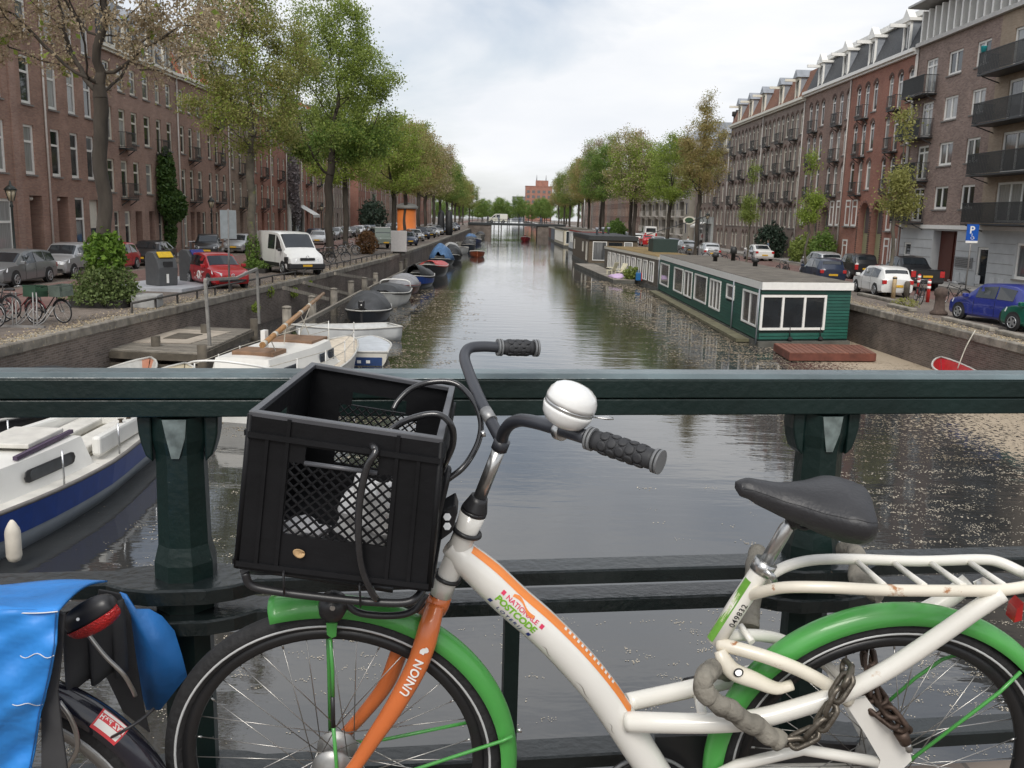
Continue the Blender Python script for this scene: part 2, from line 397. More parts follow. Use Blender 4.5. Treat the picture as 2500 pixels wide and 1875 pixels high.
# quay walls: brick face, coping stones laid one by one where they show
def quay(Q, side, label):
    t = thing('quay_wall', label, 'wall')
    b_ = MB()
    for (x0, y0), (x1, y1) in zip(Q, Q[1:]):
        for ya in np.linspace(y0, y1, max(2, int((y1-y0)/6)+1))[:-1]:
            yb = ya+(y1-y0)/max(1, int((y1-y0)/6)); yb = min(yb, y1)
            xa, xb = interp(Q, ya), interp(Q, yb); za, zb = ramp_z(ya)-.26, ramp_z(yb)-.26
            o = side*.6
            b_.add([(xa, ya, -1.2), (xb, yb, -1.2), (xb, yb, zb), (xa, ya, za), (xa+o, ya, -1.2), (xb+o, yb, -1.2), (xb+o, yb, zb), (xa+o, ya, za)],
                   [(0, 1, 2, 3), (3, 2, 6, 7), (4, 7, 6, 5)])
    b_.build('wall_face', quay_m, t)
    rnd = random.Random(3); y = 4.0; n = 0; far = MB()
    while y < 226:
        ln = rnd.uniform(.95, 1.35) if y < 90 else 6.0
        y2 = min(y+ln, 226); xa, xb = interp(Q, y), interp(Q, y2); za, zb = ramp_z(y), ramp_z(y2)
        d = rnd.uniform(-.012, .012); g = .008
        p = -side*.05
        c = MB() if y < 90 else far
        c.add([(xa+p+d, y+g, za-.26), (xb+p+d, y2-g, zb-.26), (xb+p+d, y2-g, zb-.03), (xa+p+d, y+g, za-.03), (xa+p+d+side*.03, y+g, za+d*.6), (xb+p+d+side*.03, y2-g, zb+d*.6),
               (xb+side*.52, y2-g, zb+d*.6+.002), (xa+side*.52, y+g, za+d*.6+.002), (xb+side*.52, y2-g, zb-.26), (xa+side*.52, y+g, za-.26)],
              [(0, 1, 2, 3), (3, 2, 5, 4), (4, 5, 6, 7), (7, 6, 8, 9), (0, 3, 4, 7, 9), (1, 8, 6, 5, 2), (0, 9, 8, 1)])
        if y < 90: c.build('coping_stone', stone_m, t)
        y = y2
    far.build('far_coping', stone_m, t)['kind'] = 'stuff'
    return t
quay(QL, -1, 'left brick quay wall with worn stone coping')
quay(QR, 1, 'right brick quay wall with mossy stone coping')

# ================================================================== BUILDINGS
glass_d = mat('window_glass', (.022, .026, .030), .04, var=.35, scale=.9, spec=.9)
glass_c = mat('curtained_glass', (.30, .30, .29), .10, var=.25, scale=2.2, spec=.9, stretch=(6, 1, .4))
glass_g = mat('half_curtained_glass', (.10, .105, .11), .06, var=.5, scale=1.2, spec=.9, stretch=(4, 1, .6))
white_p = mat('white_window_paint', (.82, .81, .77), .45, var=.05)
cream_p = mat('cream_window_paint', (.70, .67, .58), .45, var=.06)
iron_m = mat('black_balcony_iron', (.025, .027, .028), .5, var=.2)
sill_m = mat('sill_stone', (.20, .185, .17), .85, var=.25)
zinc_m = mat('zinc_roof', (.30, .32, .35), .5, .3, var=.15, scale=2)
slate_m = mat('roof_slate', (.055, .058, .062), .65, var=.35, scale=7, bump=.4, bscale=20)
tile_m = mat('orange_roof_tiles', (.42, .125, .055), .8, var=.3, scale=5, bump=.5, bscale=14)
pipe_m = mat('pale_downpipe', (.60, .57, .53), .55, var=.1)
door_m = mat('dark_blue_door', (.018, .024, .04), .4, var=.2)
brown_d = mat('brown_door', (.10, .035, .022), .4, var=.25)
dark_m = mat('dark_recess', (.03, .026, .024), .8, var=.2)
PANES = [glass_d, glass_d, glass_g, glass_c]
WC = {}
def wmesh(key, fn):
    if key not in WC: WC[key] = fn().mesh(key[0])
    return WC[key]
def recalc(me):
    bm = bmesh.new(); bm.from_mesh(me); bmesh.ops.recalc_face_normals(bm, faces=bm.faces); bm.to_mesh(me); bm.free(); return me
def wall(parent, L, holes, m, z1, z0=0., depth=9., rev=.18, name='wall', x0=0.):
    xs = sorted({x0, L, *[h[0] for h in holes], *[h[1] for h in holes]}); zs = sorted({z0, z1, *[h[2] for h in holes], *[h[3] for h in holes]})
    b_ = MB(); inside = lambda x, z: any(h[0]-1e-6 <= x <= h[1]+1e-6 and h[2]-1e-6 <= z <= h[3]+1e-6 for h in holes)
    vid = {}; vs = []; fs = []
    def vi(p):
        if p not in vid: vid[p] = len(vs); vs.append(p)
        return vid[p]
    for a, b2 in zip(xs, xs[1:]):
        for c, d in zip(zs, zs[1:]):
            if b2-a < 1e-6 or d-c < 1e-6 or inside((a+b2)/2, (c+d)/2): continue
            fs.append(tuple(vi(p) for p in ((a, 0, c), (b2, 0, c), (b2, 0, d), (a, 0, d))))
    for h in holes:
        a, b2, c, d = h[:4]; r = h[4] if len(h) > 4 else rev
        q = [(a, c), (b2, c), (b2, d), (a, d)]
        for (xa, za), (xb, zb) in zip(q, q[1:]+q[:1]): fs.append((vi((xa, 0, za)), vi((xb, 0, zb)), vi((xb, r, zb)), vi((xa, r, za))))
    for q in (((x0, 0, z0), (x0, depth, z0), (x0, depth, z1), (x0, 0, z1)), ((L, 0, z0), (L, 0, z1), (L, depth, z1), (L, depth, z0)),
              ((x0, depth, z0), (L, depth, z0), (L, depth, z1), (x0, depth, z1)), ((x0, 0, z1), (x0, depth, z1), (L, depth, z1), (L, 0, z1))):
        fs.append(tuple(vi(p) for p in q))
    b_.add(vs, fs); return b_.build(name, m, parent, recalc=False)
def window(parent, x0, x1, z0, z1, style='sash', fm=white_p, inset=.08, sill=True, detail=True, pm=None, arch=0, am=None, wm=None):
    w_, h_ = round(x1-x0, 2), round(z1-z0, 2); f = .125 if w_ > .8 else .09
    cols, rows = {'sash': ([0, 1], [0, .66, 1]), 'double': ([0, .5, 1], [0, 1]), 'triple': ([0, .34, .67, 1], [0, 1]), 'plain': ([0, 1], [0, 1]),
                  'door2': ([0, .5, 1], [0, .8, 1]), 'door3': ([0, .36, .66, 1], [0, 1]), 'slim': ([0, 1], [0, .74, 1])}[style]
    cx = [w_*c for c in cols]; rz = [h_*r for r in rows]
    def fr():
        b_ = MB()
        b_.box((0, 0, 0), (f, .09, h_)); b_.box((w_-f, 0, 0), (w_, .09, h_)); b_.box((f, 0, 0), (w_-f, .09, f*1.2)); b_.box((f, 0, h_-f), (w_-f, .09, h_))
        for c in cx[1:-1]: b_.box((c-f*.5, .005, f), (c+f*.5, .085, h_-f))
        for r in rz[1:-1]: b_.box((f, .008, r-f*.45), (w_-f, .082, r+f*.45))
        return b_
    me = wmesh(('window', w_, h_, style, fm.name), lambda: fr())
    o = share('window', me, fm, parent, (x0, inset, z0))
    pm = pm or random.choice(PANES)
    if detail:
        for a, b2 in zip(cx, cx[1:]):
            for c, d in zip(rz, rz[1:]):
                pw, ph = round(b2-a-f*.9, 2), round(d-c-f*.9, 2)
                pmi = pm if random.random() < .75 else random.choice(PANES)
                pme = wmesh(('pane', pw, ph, pmi.name), lambda: MB().box((0, 0, 0), (pw, .012, ph)))
                share('pane', pme, pmi, o, (a+f*.45, .05, c+f*.45))
    else:
        pme = wmesh(('pane', w_, h_, pm.name), lambda: MB().box((f*.6, 0, f*.6), (w_-f*.6, .012, h_-f*.6)))
        share('pane', pme, pm, o, (0, .05, 0))
    if sill:
        sme = wmesh(('sill', w_), lambda: MB().box((-.07, -.075-inset, -.095), (w_+.07, .03, -.005)))
        share('sill', sme, sill_m, o)
    if arch:
        def ar():
            b_ = MB(); k = 8; top = h_; pts = []
            for i in range(k+1):
                t = i/k; pts.append((w_*t, top-arch*(2*t-1)**2))
            for i in range(k):
                (xa, za), (xb, zb) = pts[i], pts[i+1]
                b_.add([(xa, -inset-.003, za), (xb, -inset-.003, zb), (xb, -inset-.003, top+.01), (xa, -inset-.003, top+.01), (xa, 0, za), (xb, 0, zb)], [(0, 1, 2, 3), (0, 4, 5, 1)])
            return b_
        share('arch_infill', wmesh(('arch_infill', w_, h_, arch, wm.name), ar), wm, o)
        def ab():
            b_ = MB(); k = 8; top = h_
            for i in range(k):
                ta, tb = i/k, (i+1)/k; g = .012
                p = [(w_*(ta+g), top-arch*(2*ta-1)**2), (w_*(tb-g), top-arch*(2*tb-1)**2)]
                q = [(x+(x-w_/2)*.12, z+.2) for x, z in p]
                y = -inset-.02
                b_.add([(p[0][0], y, p[0][1]), (p[1][0], y, p[1][1]), (q[1][0], y, q[1][1]), (q[0][0], y, q[0][1])]+[(a, y+.02, c) for a, c in (p[0], p[1], q[1], q[0])],
                       [(0, 1, 2, 3), (0, 4, 5, 1), (1, 5, 6, 2), (2, 6, 7, 3), (3, 7, 4, 0)])
            return b_
        share('arch_band', wmesh(('arch_band', w_, h_, arch, am.name), ab), am, o)
    return o
def balcony(parent, x0, x1, z, proj=.55, h=.95, m=iron_m, bars=10, panel=False, slab=None):
    def mk():
        b_ = MB(); w_ = x1-x0
        b_.box((0, -proj, -.09), (w_, -.001, 0))
        for zz in (.06, h): b_.beam((0, -proj+.02, zz), (w_, -proj+.02, zz), .04, .04); b_.beam((.02, -proj+.04, zz), (.02, -.002, zz), .035, .035); b_.beam((w_-.02, -proj+.04, zz), (w_-.02, -.002, zz), .035, .035)
        for i in range(bars+1): x = .02+(w_-.04)*i/bars; b_.box((x-.018, -proj+.012, .06), (x+.018, -proj+.03, h))
        for sx in (.02, w_-.02):
            for i in range(1, max(2, int(bars*proj/w_))): y = -proj+proj*i/max(2, int(bars*proj/w_)); b_.box((sx-.011, y-.01, .06), (sx+.011, y+.01, h))
        b_.beam((.1, -proj*.8, -.1), (.1, -.002, -.42), .05, .05); b_.beam((w_-.1, -proj*.8, -.1), (w_-.1, -.002, -.42), .05, .05)
        return b_
    me = wmesh(('balcony', round(x1-x0, 2), proj, h, bars, m.name), mk)
    return share('balcony', me, m, parent, (x0, 0, z))
def doorway(parent, x0, x1, z0, z1, m, rec=.9):
    b_ = MB(); b_.box((x0, rec-.05, z0), (x1, rec, z1)); d = b_.build('door', m, parent)
    MB().box((x0+.12, rec-.075, z1-.75), (x1-.12, rec-.052, z1-.15)).build('fanlight', glass_d, d)
    MB().cyl((x1-.15, rec-.1, z0+1.0), (x1-.15, rec-.05, z0+1.0), .03, 8).build('handle', sill_m, d)
    return d
def house(label, side, ya, yb, X, cornice, m, group='brick canal houses', name='brick_house'):
    """local x runs to the right seen from the canal, y into the house, z up from the street"""
    loc = (X, ya, S) if side < 0 else (X, yb, S)
    return thing(name, label, 'house', loc, R(90) if side < 0 else R(-90), group)
def cornice(t, L, z, m=white_p, d=.35, h=.35, x0=0):
    b_ = MB(); b_.box((x0, -d, z+.16), (L, -.003, z+h)); b_.box((x0, -d*.55, z), (L, -.003, z+.155)); return b_.build('cornice', m, t)
def mansard(t, L, z, h, m, depth=9., back=1.5, x0=0):
    b_ = MB(); d0 = -.1
    b_.add([(x0, d0, z), (L, d0, z), (L, back, z+h), (x0, back, z+h), (x0, depth, z), (L, depth, z), (L, depth-back, z+h), (x0, depth-back, z+h)],
           [(0, 1, 2, 3), (3, 2, 6, 7), (7, 6, 5, 4), (0, 3, 7, 4), (1, 5, 6, 2)])
    return b_.build('roof', m, t, recalc=True)
def dormer(t, x, z, w_=1.3, h=2.0, kind='pediment', fm=white_p, beam=True, back=1.3):
    b_ = MB(); b_.box((x-w_/2, -.05, z), (x-w_/2+.14, back, z+h)); b_.box((x+w_/2-.14, -.05, z), (x+w_/2, back, z+h)); b_.box((x-w_/2+.14, -.05, z+h-.22), (x+w_/2-.14, .2, z+h)); b_.box((x-w_/2+.14, -.05, z), (x+w_/2-.14, .12, z+.12))
    d = b_.build('dormer', fm, t)
    MB().box((x-w_/2-.02, .1, z+.02), (x-w_/2-.003, back+.3, z+h-.05)).build('cheek', zinc_m, d); MB().box((x+w_/2+.003, .1, z+.02), (x+w_/2+.02, back+.3, z+h-.05)).build('cheek', zinc_m, d)
    MB().box((x-w_/2+.15, .06, z+.13), (x+w_/2-.15, .08, z+h-.24)).build('pane', glass_g, d)
    MB().box((x-.03, .03, z+.13), (x+.03, .055, z+h-.24)).build('mullion', fm, d)
    if kind == 'pediment':
        b_ = MB(); b_.box((x-w_/2-.18, -.22, z+h+.002), (x+w_/2+.18, back+.2, z+h+.2)); b_.prism([(x-.62, -.2, z+h+.2), (x+.62, -.2, z+h+.2), (x, -.2, z+h+.85)], (0, .5, 0)); b_.build('dormer_roof', fm, d)
    else:
        b_ = MB(); b_.prism([(x-w_/2-.2, -.3, z+h), (x+w_/2+.2, -.3, z+h), (x, -.3, z+h+.75)], (0, back+.6, 0)); b_.build('dormer_roof', zinc_m, d)
    if beam: MB().box((x-.09, -1.25, z+h-.35), (x+.09, -.06, z+h-.12)).build('hoist_beam', fm, d)
def downpipe(t, x, z0, z1, m=pipe_m):
    MB().tube([(x, -.08, z0), (x, -.08, z1)], .055, 8).build('downpipe', m, t)

Lx = -24.0; Rx = 27.4
bA = brick('dark_red_brick', (0.326, 0.192, 0.147), (0.421, 0.259, 0.198), (0.293, 0.259, 0.233), .28)
bB = brick('plum_brick', (0.339, 0.207, 0.165), (0.431, 0.282, 0.222), (0.310, 0.271, 0.248), .25)
bC = brick('umber_brick', (0.268, 0.186, 0.142), (0.356, 0.256, 0.200), (0.276, 0.250, 0.224), .25)
bD = brick('red_brick', (0.324, 0.138, 0.102), (0.402, 0.186, 0.138), (0.300, 0.240, 0.204), .2)
bE = brick('grey_brown_brick', (0.260, 0.205, 0.178), (0.348, 0.282, 0.247), (0.330, 0.295, 0.270), .25)
bF = brick('brown_brick', (0.258, 0.169, 0.141), (0.346, 0.241, 0.206), (0.306, 0.266, 0.238), .25)
bG = brick('mottled_modern_brick', (0.231, 0.162, 0.139), (0.362, 0.270, 0.231), (0.308, 0.277, 0.254), .18)
bH = brick('tan_brick', (0.345, 0.270, 0.201), (0.425, 0.339, 0.259), (0.345, 0.299, 0.241), .15)
arch_m = mat('arch_brick', (.12, .075, .062), .85, var=.3, scale=12, each=.2)

def std_cols(cols, rows, style, fm, t, holes, detail=True, arch=0, wm=None, bal=(), am=arch_m):
    for zi, (z0, z1) in enumerate(rows):
        for ci, (a, b2) in enumerate(cols):
            if (zi, ci) in bal: holes.append((a, b2, z0-.35, z1)); window(t, a, b2, z0-.35, z1, 'slim', fm, sill=False, detail=detail, arch=arch, am=am, wm=wm); balcony(t, a-.25, b2+.25, z0-.38)
            else: holes.append((a, b2, z0, z1)); window(t, a, b2, z0, z1, style, fm, detail=detail, arch=arch, am=am, wm=wm)

# --- left row, nearest house: tall white sash windows, deep doorways
t = house('dark red brick house with tall white sash windows and deep dark doorways at far left', -1, 36, 56, Lx, 17, bA); y = lambda v: v-36
H_ = []
std_cols([(y(a), y(b2)) for a, b2 in ((37.2, 38.3), (39.6, 40.7), (42.0, 43.1), (44.2, 45.3), (47.05, 48.1), (49.8, 50.85), (52.0, 53.0), (54.0, 55.0))], [(6.5-S, 8.95-S), (9.95-S, 12.3-S), (13.4-S, 15.6-S)], 'sash', white_p, t, H_)
H_.append((y(43.6), y(45.6), .35, 3.6)); window(t, y(43.6), y(45.6), .35, 3.6, 'sash', white_p)
H_.append((y(38.5), y(40.5), .35, 3.6)); window(t, y(38.5), y(40.5), .35, 3.6, 'sash', white_p)
for a, b2 in ((47.2, 48.5), (50.1, 51.4)):
    H_.append((y(a), y(b2), .05, 3.8, .95)); doorway(t, y(a), y(b2), .05, 3.8, dark_m, .93)
    MB().lathe([(.05, 0), (.14, .04), (.15, .14), (.1, .2)], (y((a+b2)/2), .3, 3.55), (0, 0, 1), 10).build('porch_lamp', cream_p, t)
    MB().tube([(y(a)-.35, -.06, 1.0), (y(a)-.75, -.06, 1.25)], .025, 6).build('handrail', sill_m, t)
H_.append((y(52.15), y(53.35), .3, 3.8)); window(t, y(52.15), y(53.35), .3, 3.8, 'sash', white_p, pm=glass_d)
H_.append((y(53.95), y(55.4), .05, 3.7, .3)); doorway(t, y(53.95), y(55.4), .05, 2.05, door_m, .26); MB().box((y(53.95), .22, 2.06), (y(55.4), .28, 3.7)).build('panel', cream_p, t)
wall(t, 20, H_, bA, 15.6); cornice(t, 20, 15.6, white_p); mansard(t, 20, 15.95, 2.6, tile_m)
downpipe(t, y(49.25), .3, 15.6); MB().box((y(45.9), -.07, 0), (y(46.5), -.003, 15.5)).build('pilaster', bB, t)
# --- left row, second to sixth house
def left_house(label, ya, yb, m, cols, rows, gf, top, fm, roof, bal=(), det=True, dorm=True, pipe=True, gtop=4.72-S):
    t = house(label, -1, ya, yb, Lx, top, m); L_ = yb-ya; H_ = []
    std_cols([(a-ya, b2-ya) for a, b2 in cols], [(a-S, b2-S) for a, b2 in rows], 'sash', fm, t, H_, det, bal=bal)
    for kind, a, b2 in gf:
        a -= ya; b2 -= ya
        if kind == 'w': H_.append((a, b2, .45, gtop)); window(t, a, b2, .45, gtop, 'sash', fm, detail=det)
        else: H_.append((a, b2, .05, gtop, .5)); doorway(t, a, b2, .05, gtop, random.choice([door_m, brown_d, dark_m]), .46)
    wall(t, L_, H_, m, top-S); cornice(t, L_, top-S, fm); mansard(t, L_, top-S+.35, 3.4, roof)
    if dorm: dormer(t, L_*.32, top-S+.4, 1.3, 1.9, 'gable', fm, False); dormer(t, L_*.74, top-S+.4, 1.3, 1.9, 'gable', fm, False)
    if pipe: downpipe(t, L_-.12, .3, top-S)
    return t
R3 = [(5.87, 7.85), (8.97, 10.95), (12.0, 13.55)]
left_house('plum brick house with cream windows and a curled iron balcony behind the blossom tree trunk', 56, 62.2, bB, [(56.7, 57.7), (58.7, 59.7), (60.6, 61.6)], R3, [('w', 57.3, 58.1), ('w', 58.9, 59.8), ('d', 60.6, 61.7)], 14.1, cream_p, slate_m, {(0, 1), (1, 1)}, pipe=False)
left_house('plum brick house half covered by the climbing plant, with dark slate mansard', 62.2, 69.1, bB, [(62.7, 63.8), (64.9, 65.8), (66.9, 67.9)], R3, [('d', 62.9, 63.9), ('w', 64.6, 65.4), ('w', 66.6, 67.5)], 14.15, cream_p, slate_m, {(1, 1)})
left_house('brown brick house with a blue cloth hanging on its balcony, behind the lamp post', 69.1, 75.3, bA, [(69.6, 70.5), (71.4, 72.3), (73.3, 74.3)], R3, [('w', 69.7, 70.5), ('d', 71.2, 72.1), ('d', 72.6, 73.5), ('w', 74.0, 74.8)], 14.2, cream_p, tile_m, {(0, 1), (1, 1)}, pipe=False)
left_house('brown brick house with plants on its middle balcony, orange roof with dormers', 75.3, 81.5, bA, [(75.9, 76.8), (77.7, 78.6), (79.7, 80.6)], R3, [('w', 76.0, 76.8), ('w', 77.4, 78.2), ('d', 79.3, 80.3)], 14.25, cream_p, tile_m, {(0, 1), (1, 1), (2, 1)})
left_house('narrow dark umber brick house with cream windows behind the second tree', 81.5, 89.2, bC, [(82.3, 83.2), (84.6, 85.5), (87.0, 87.9)], [(5.5, 7.4), (8.5, 10.4), (11.5, 13.3)], [('w', 82.4, 83.2), ('d', 84.5, 85.5), ('w', 86.9, 87.7)], 14.2, cream_p, slate_m, {(0, 1), (1, 1)})
far_l = [('red brick house with a wooden balcony box, left of the grey wisteria', bD), ('red brick house hung with grey wisteria', bD), ('brown brick house above the white shop front', bF), ('red brick house with rounded ground floor arches behind the big elm', bD)]
yy = 89.2
for k in range(30):
    wd = [6.6, 6.9, 7.4, 6.4, 6.8, 7.2][k % 6]
    if k == 8: yy += 9                      # a side street
    m_ = [bD, bD, bF, bD, bB, bA, bE, bF][k % 8]; det = k < 4
    lab = far_l[k][0] if k < 4 else ORD[k-4]+' of the far left houses past the elm, mostly hidden by trees'
    t = left_house(lab, yy, yy+wd, m_, [(yy+.6, yy+1.5), (yy+wd*.5-.45, yy+wd*.5+.45), (yy+wd-1.5, yy+wd-.6)], [(5.5, 7.4), (8.5, 10.4), (11.5, 13.2)], [('w', yy+.6, yy+1.5), ('d', yy+wd*.5-.5, yy+wd*.5+.5), ('w', yy+wd-1.5, yy+wd-.6)], 14.0+.4*((k*7) % 3), cream_p, [tile_m, slate_m][k % 2], {(0, 1), (1, 1)} if k < 6 else (), det, dorm=k < 6)
    if k >= 4: t['group'] = 'far left houses'
    yy += wd
# white shop front at the foot of the third far house, with a pulled-out awning
shop_w = mat('shop_white', (.66, .66, .63), .5, var=.08)
t = thing('shop_front', 'white shop front with a slanted pale awning under the brick house', 'shop front', (Lx, 103.0, S), R(90))
b_ = MB(); b_.box((0, -.35, 0), (.4, -.01, 3.4)); b_.box((6.6, -.35, 0), (7.0, -.01, 3.4)); b_.box((0, -.4, 3.41), (7, -.01, 4.0)); b_.box((3.0, -.3, 0), (3.25, -.01, 3.4)); b_.box((.4, -.3, 0), (6.6, -.01, .5)); b_.build('frame', shop_w, t)
for a, b2 in ((.42, 1.6), (1.7, 2.98), (3.27, 4.8), (4.9, 6.58)): MB().box((a, -.16, .52), (b2, -.1, 3.38)).build('pane', glass_d, t)
b_ = MB(); b_.add([(3.2, -.42, 3.9), (6.9, -.42, 3.9), (6.9, -2.2, 2.9), (3.2, -2.2, 2.9), (3.2, -2.2, 2.6), (6.9, -2.2, 2.6)], [(0, 1, 2, 3), (3, 2, 5, 4)]); b_.build('awning', mat('pale_awning', (.6, .61, .6), .7, var=.1), t, solid=.02)

# --- right row: modern block with brown and tan brick
t = house('modern mottled brown brick block with black balconies and grey rendered base', 1, 42, 63.6, Rx, 17, bG, group=None, name='apartment_block'); x = lambda v: 63.6-v
H_ = []; HT = []
SILL = [14.32-S, 11.62-S, 8.86-S, 6.17-S]
for k, z in enumerate(SILL):
    for a, b2 in ((59.2, 57.4), (55.75, 54.15)):
        H_.append((x(a), x(b2), z, z+1.42)); window(t, x(a), x(b2), z, z+1.42, 'double', white_p, pm=[glass_c, glass_c, glass_g, glass_d][k])
    H_.append((x(62.25), x(60.65), z-.78, z+1.42)); window(t, x(62.25), x(60.65), z-.78, z+1.42, 'door2', white_p, sill=False, pm=[glass_c, glass_c, glass_d, glass_d][k])
    balcony(t, x(63.45), x(60.3), z-.85, .95, 1.12, bars=40)
    HT.append((x(51.75), x(48.0), z-.78, z+1.42)); window(t, x(51.75), x(48.0), z-.78, z+1.42, 'door3', white_p, sill=False, pm=glass_c if k != 2 else glass_g)
    balcony(t, x(52.9), x(46.0), z-.85, 1.25, 1.12, bars=84)
wall(t, x(53.2), H_, bG, 17.0-S, 5.2-S, rev=.16); wall(t, x(42), HT, bH, 17.0-S, 5.2-S, rev=.16, x0=x(53.2)+.002, name='tan_wall')
base_m = mat('grey_render', (.46, .475, .48), .8, var=.08, scale=1.5)
HB = [(x(58.7), x(55.6), .05, 4.85-S, .7), (x(53.0), x(51.8), .1, 3.9-S+.1), (x(62.9), x(61.8), 3.05-S, 4.0-S), (x(49.0), x(46.5), .8, 2.7)]
wall(t, x(42), HB, base_m, 4.95-S, 0, rev=.2, name='rendered_base')
MB().box((0, -.12, 4.955-S), (x(42), 8.9, 5.195-S)).build('white_band', white_p, t)
for zz in (.95, 1.5, 2.05, 2.6): MB().box((0, -.012, zz), (x(58.8), -.002, zz+.02)).build('joint_line', sill_m, t); MB().box((x(55.5), -.012, zz), (x(53.1), -.002, zz+.02)).build('joint_line', sill_m, t); MB().box((x(51.7), -.012, zz), (x(49.1), -.002, zz+.02)).build('joint_line', sill_m, t)
b_ = MB(); b_.box((x(58.7), .5, .05), (x(57.0), .62, 3.2)); b_.box((x(56.95), .56, .05), (x(55.6), .62, 3.2)); e = b_.build('entrance_door', mat('oxblood_wood', (.085, .022, .014), .45, var=.3, stretch=(8, 1, .5)), t)
MB().box((x(56.75), .545, .4), (x(55.85), .555, 2.2)).build('pane', glass_d, e)
window(t, x(53.0), x(51.8), .1, 2.35, 'plain', white_p, sill=False, pm=glass_d); window(t, x(62.9), x(61.8), 3.05-S, 4.0-S, 'plain', white_p, pm=glass_d); window(t, x(49.0), x(46.5), .8, 2.7, 'double', white_p)
b_ = MB(); b_.box((x(55.45), -.05, 1.1), (x(53.4), -.013, 1.7)); pl = b_.build('notice_plate', mat('brushed_plate', (.3, .31, .32), .35, .6, var=.1), t)
for k in range(5): MB().box((x(55.35), -.058, 1.18+k*.1), (x(53.5), -.0505, 1.2+k*.1)).build('line', iron_m, pl)
for a in (55.3, 54.6, 52.9, 51.3, 50.4): MB().box((x(a), -.03, .25), (x(a)+.55, -.002, .75)).build('base_panel', mat('base_panel', (.52, .535, .54), .8, var=.06), t)
b_ = MB(); b_.box((x(63.5), .25, 17.0-S), (x(42), 8.5, 19.0-S)); b_.build('penthouse', mat('penthouse_glass', (.16, .17, .175), .15, var=.4, scale=.7, stretch=(3, 1, 1)), t)
fin = MB().box((0, 0, 0), (.2, .35, 1.96)).mesh('fin')
for k in range(24): share('fin', fin, white_p, t, (x(63.35)+k*.9, -.12, 17.02-S))
b_ = MB(); b_.box((0, -.28, 16.75-S), (x(42), -.005, 17.0-S)); b_.build('ledge', mat('ledge_concrete', (.5, .49, .47), .8, var=.1), t)
b_ = MB(); b_.prism([(-.3, -.9, 19.25-S), (x(42), -.9, 19.25-S), (x(42), 9, 19.02-S), (-.3, 9, 19.02-S)], (0, 0, .14)); b_.build('roof', mat('roof_edge', (.42, .42, .41), .7, var=.1), t)
downpipe(t, x(63.52), 5.3-S, 16.7-S)
MB().lathe([(.12, 0), (.17, .3), (.18, .32)], (x(52.5), -1.22, 14.32-S-.85+1.13), (0, 0, 1), 12).build('turquoise_pot', mat('turquoise_glaze', (.02, .33, .36), .3, var=.1), t)

# --- right row: red and brown arched houses under one mansard
def arched(label, ya, yb, m, cols, rows, top, fm, gf, bal, roof, dorms, dk='pediment', det=True, doors=(), gz=(.5, 2.4), arch=.16, low=None):
    t = house(label, 1, ya, yb, Rx, top, m, group='arched brick canal houses'); x = lambda v: yb-v; H_ = []
    std_cols([(x(a), x(b2)) for a, b2 in cols], [(a-S, b2-S) for a, b2 in rows], 'slim', fm, t, H_, det, arch, m, bal)
    for a, b2 in gf: H_.append((x(a), x(b2), gz[0], gz[1])); window(t, x(a), x(b2), gz[0], gz[1], 'slim', fm, detail=det, arch=arch, am=arch_m, wm=m)
    for a, b2, zt in doors:
        xa, xb = x(a), x(b2); w_ = xb-xa; r_ = w_/2
        H_.append((xa, xb, .05, zt, .55))
        d = MB().box((xa, .5, .05), (xb, .54, zt)).build('door', mat('sage_door', (.33, .34, .20), .5, var=.12), t); MB().box((xa+.25, .47, zt*.55), (xb-.25, .499, zt-.2)).build('fanlight', glass_g, d)
        def sp():
            b_ = MB(); k = 12
            for i in range(k):
                t0, t1 = math.pi*(1-i/k), math.pi*(1-(i+1)/k)
                p0 = (r_+r_*math.cos(t0), zt-r_+r_*math.sin(t0)); p1 = (r_+r_*math.cos(t1), zt-r_+r_*math.sin(t1))
                b_.add([(xa+p0[0], -.002, p0[1]), (xa+p1[0], -.002, p1[1]), (xa+p1[0], -.002, zt+.01), (xa+p0[0], -.002, zt+.01), (xa+p0[0], .5, p0[1]), (xa+p1[0], .5, p1[1])], [(0, 1, 2, 3), (0, 4, 5, 1)])
            return b_
        sp().build('arch_infill', m, t)
        # alternating dark headers round the arch
        hd = MB().box((0, 0, 0), (.16, .05, .11)).mesh('header')
        for i in range(26):
            zz = .1+i*.16
            if zz < zt-r_:
                share('header_brick', hd, arch_m, t, (xa-.16, -.03, zz)); share('header_brick', hd, arch_m, t, (xb, -.03, zz))
        for i in range(13):
            an = math.pi*i/12; c = V((xa+r_+(r_+.09)*math.cos(an), 0, zt-r_+(r_+.09)*math.sin(an)))
            o = share('header_brick', hd, arch_m, t, (0, 0, 0)); mm = Matrix.Translation(c) @ Matrix.Rotation(-an, 4, 'Y') @ Matrix.Translation(V((-.08, -.03, -.055))); o.matrix_local = mm
    wall(t, x(ya), H_, m, top-S); cornice(t, x(ya), top-S, fm, .45, .4); mansard(t, x(ya), top-S+.41, 2.6, roof, back=1.0)
    for dy in dorms: dormer(t, x(dy), top-S+.42, 1.15, 2.0, dk, fm)
    b_ = MB()
    if dk == 'pediment': b_.box((0, .7, top-S+2.85), (x(ya), 1.4, top-S+3.25)); b_.build('roof_edge', fm, t)
    downpipe(t, x(ya)-.1, .4, top-S)
    return t
RW = [(13.44, 15.62), (10.59, 12.77), (7.72, 9.9), (4.95, 7.05)]
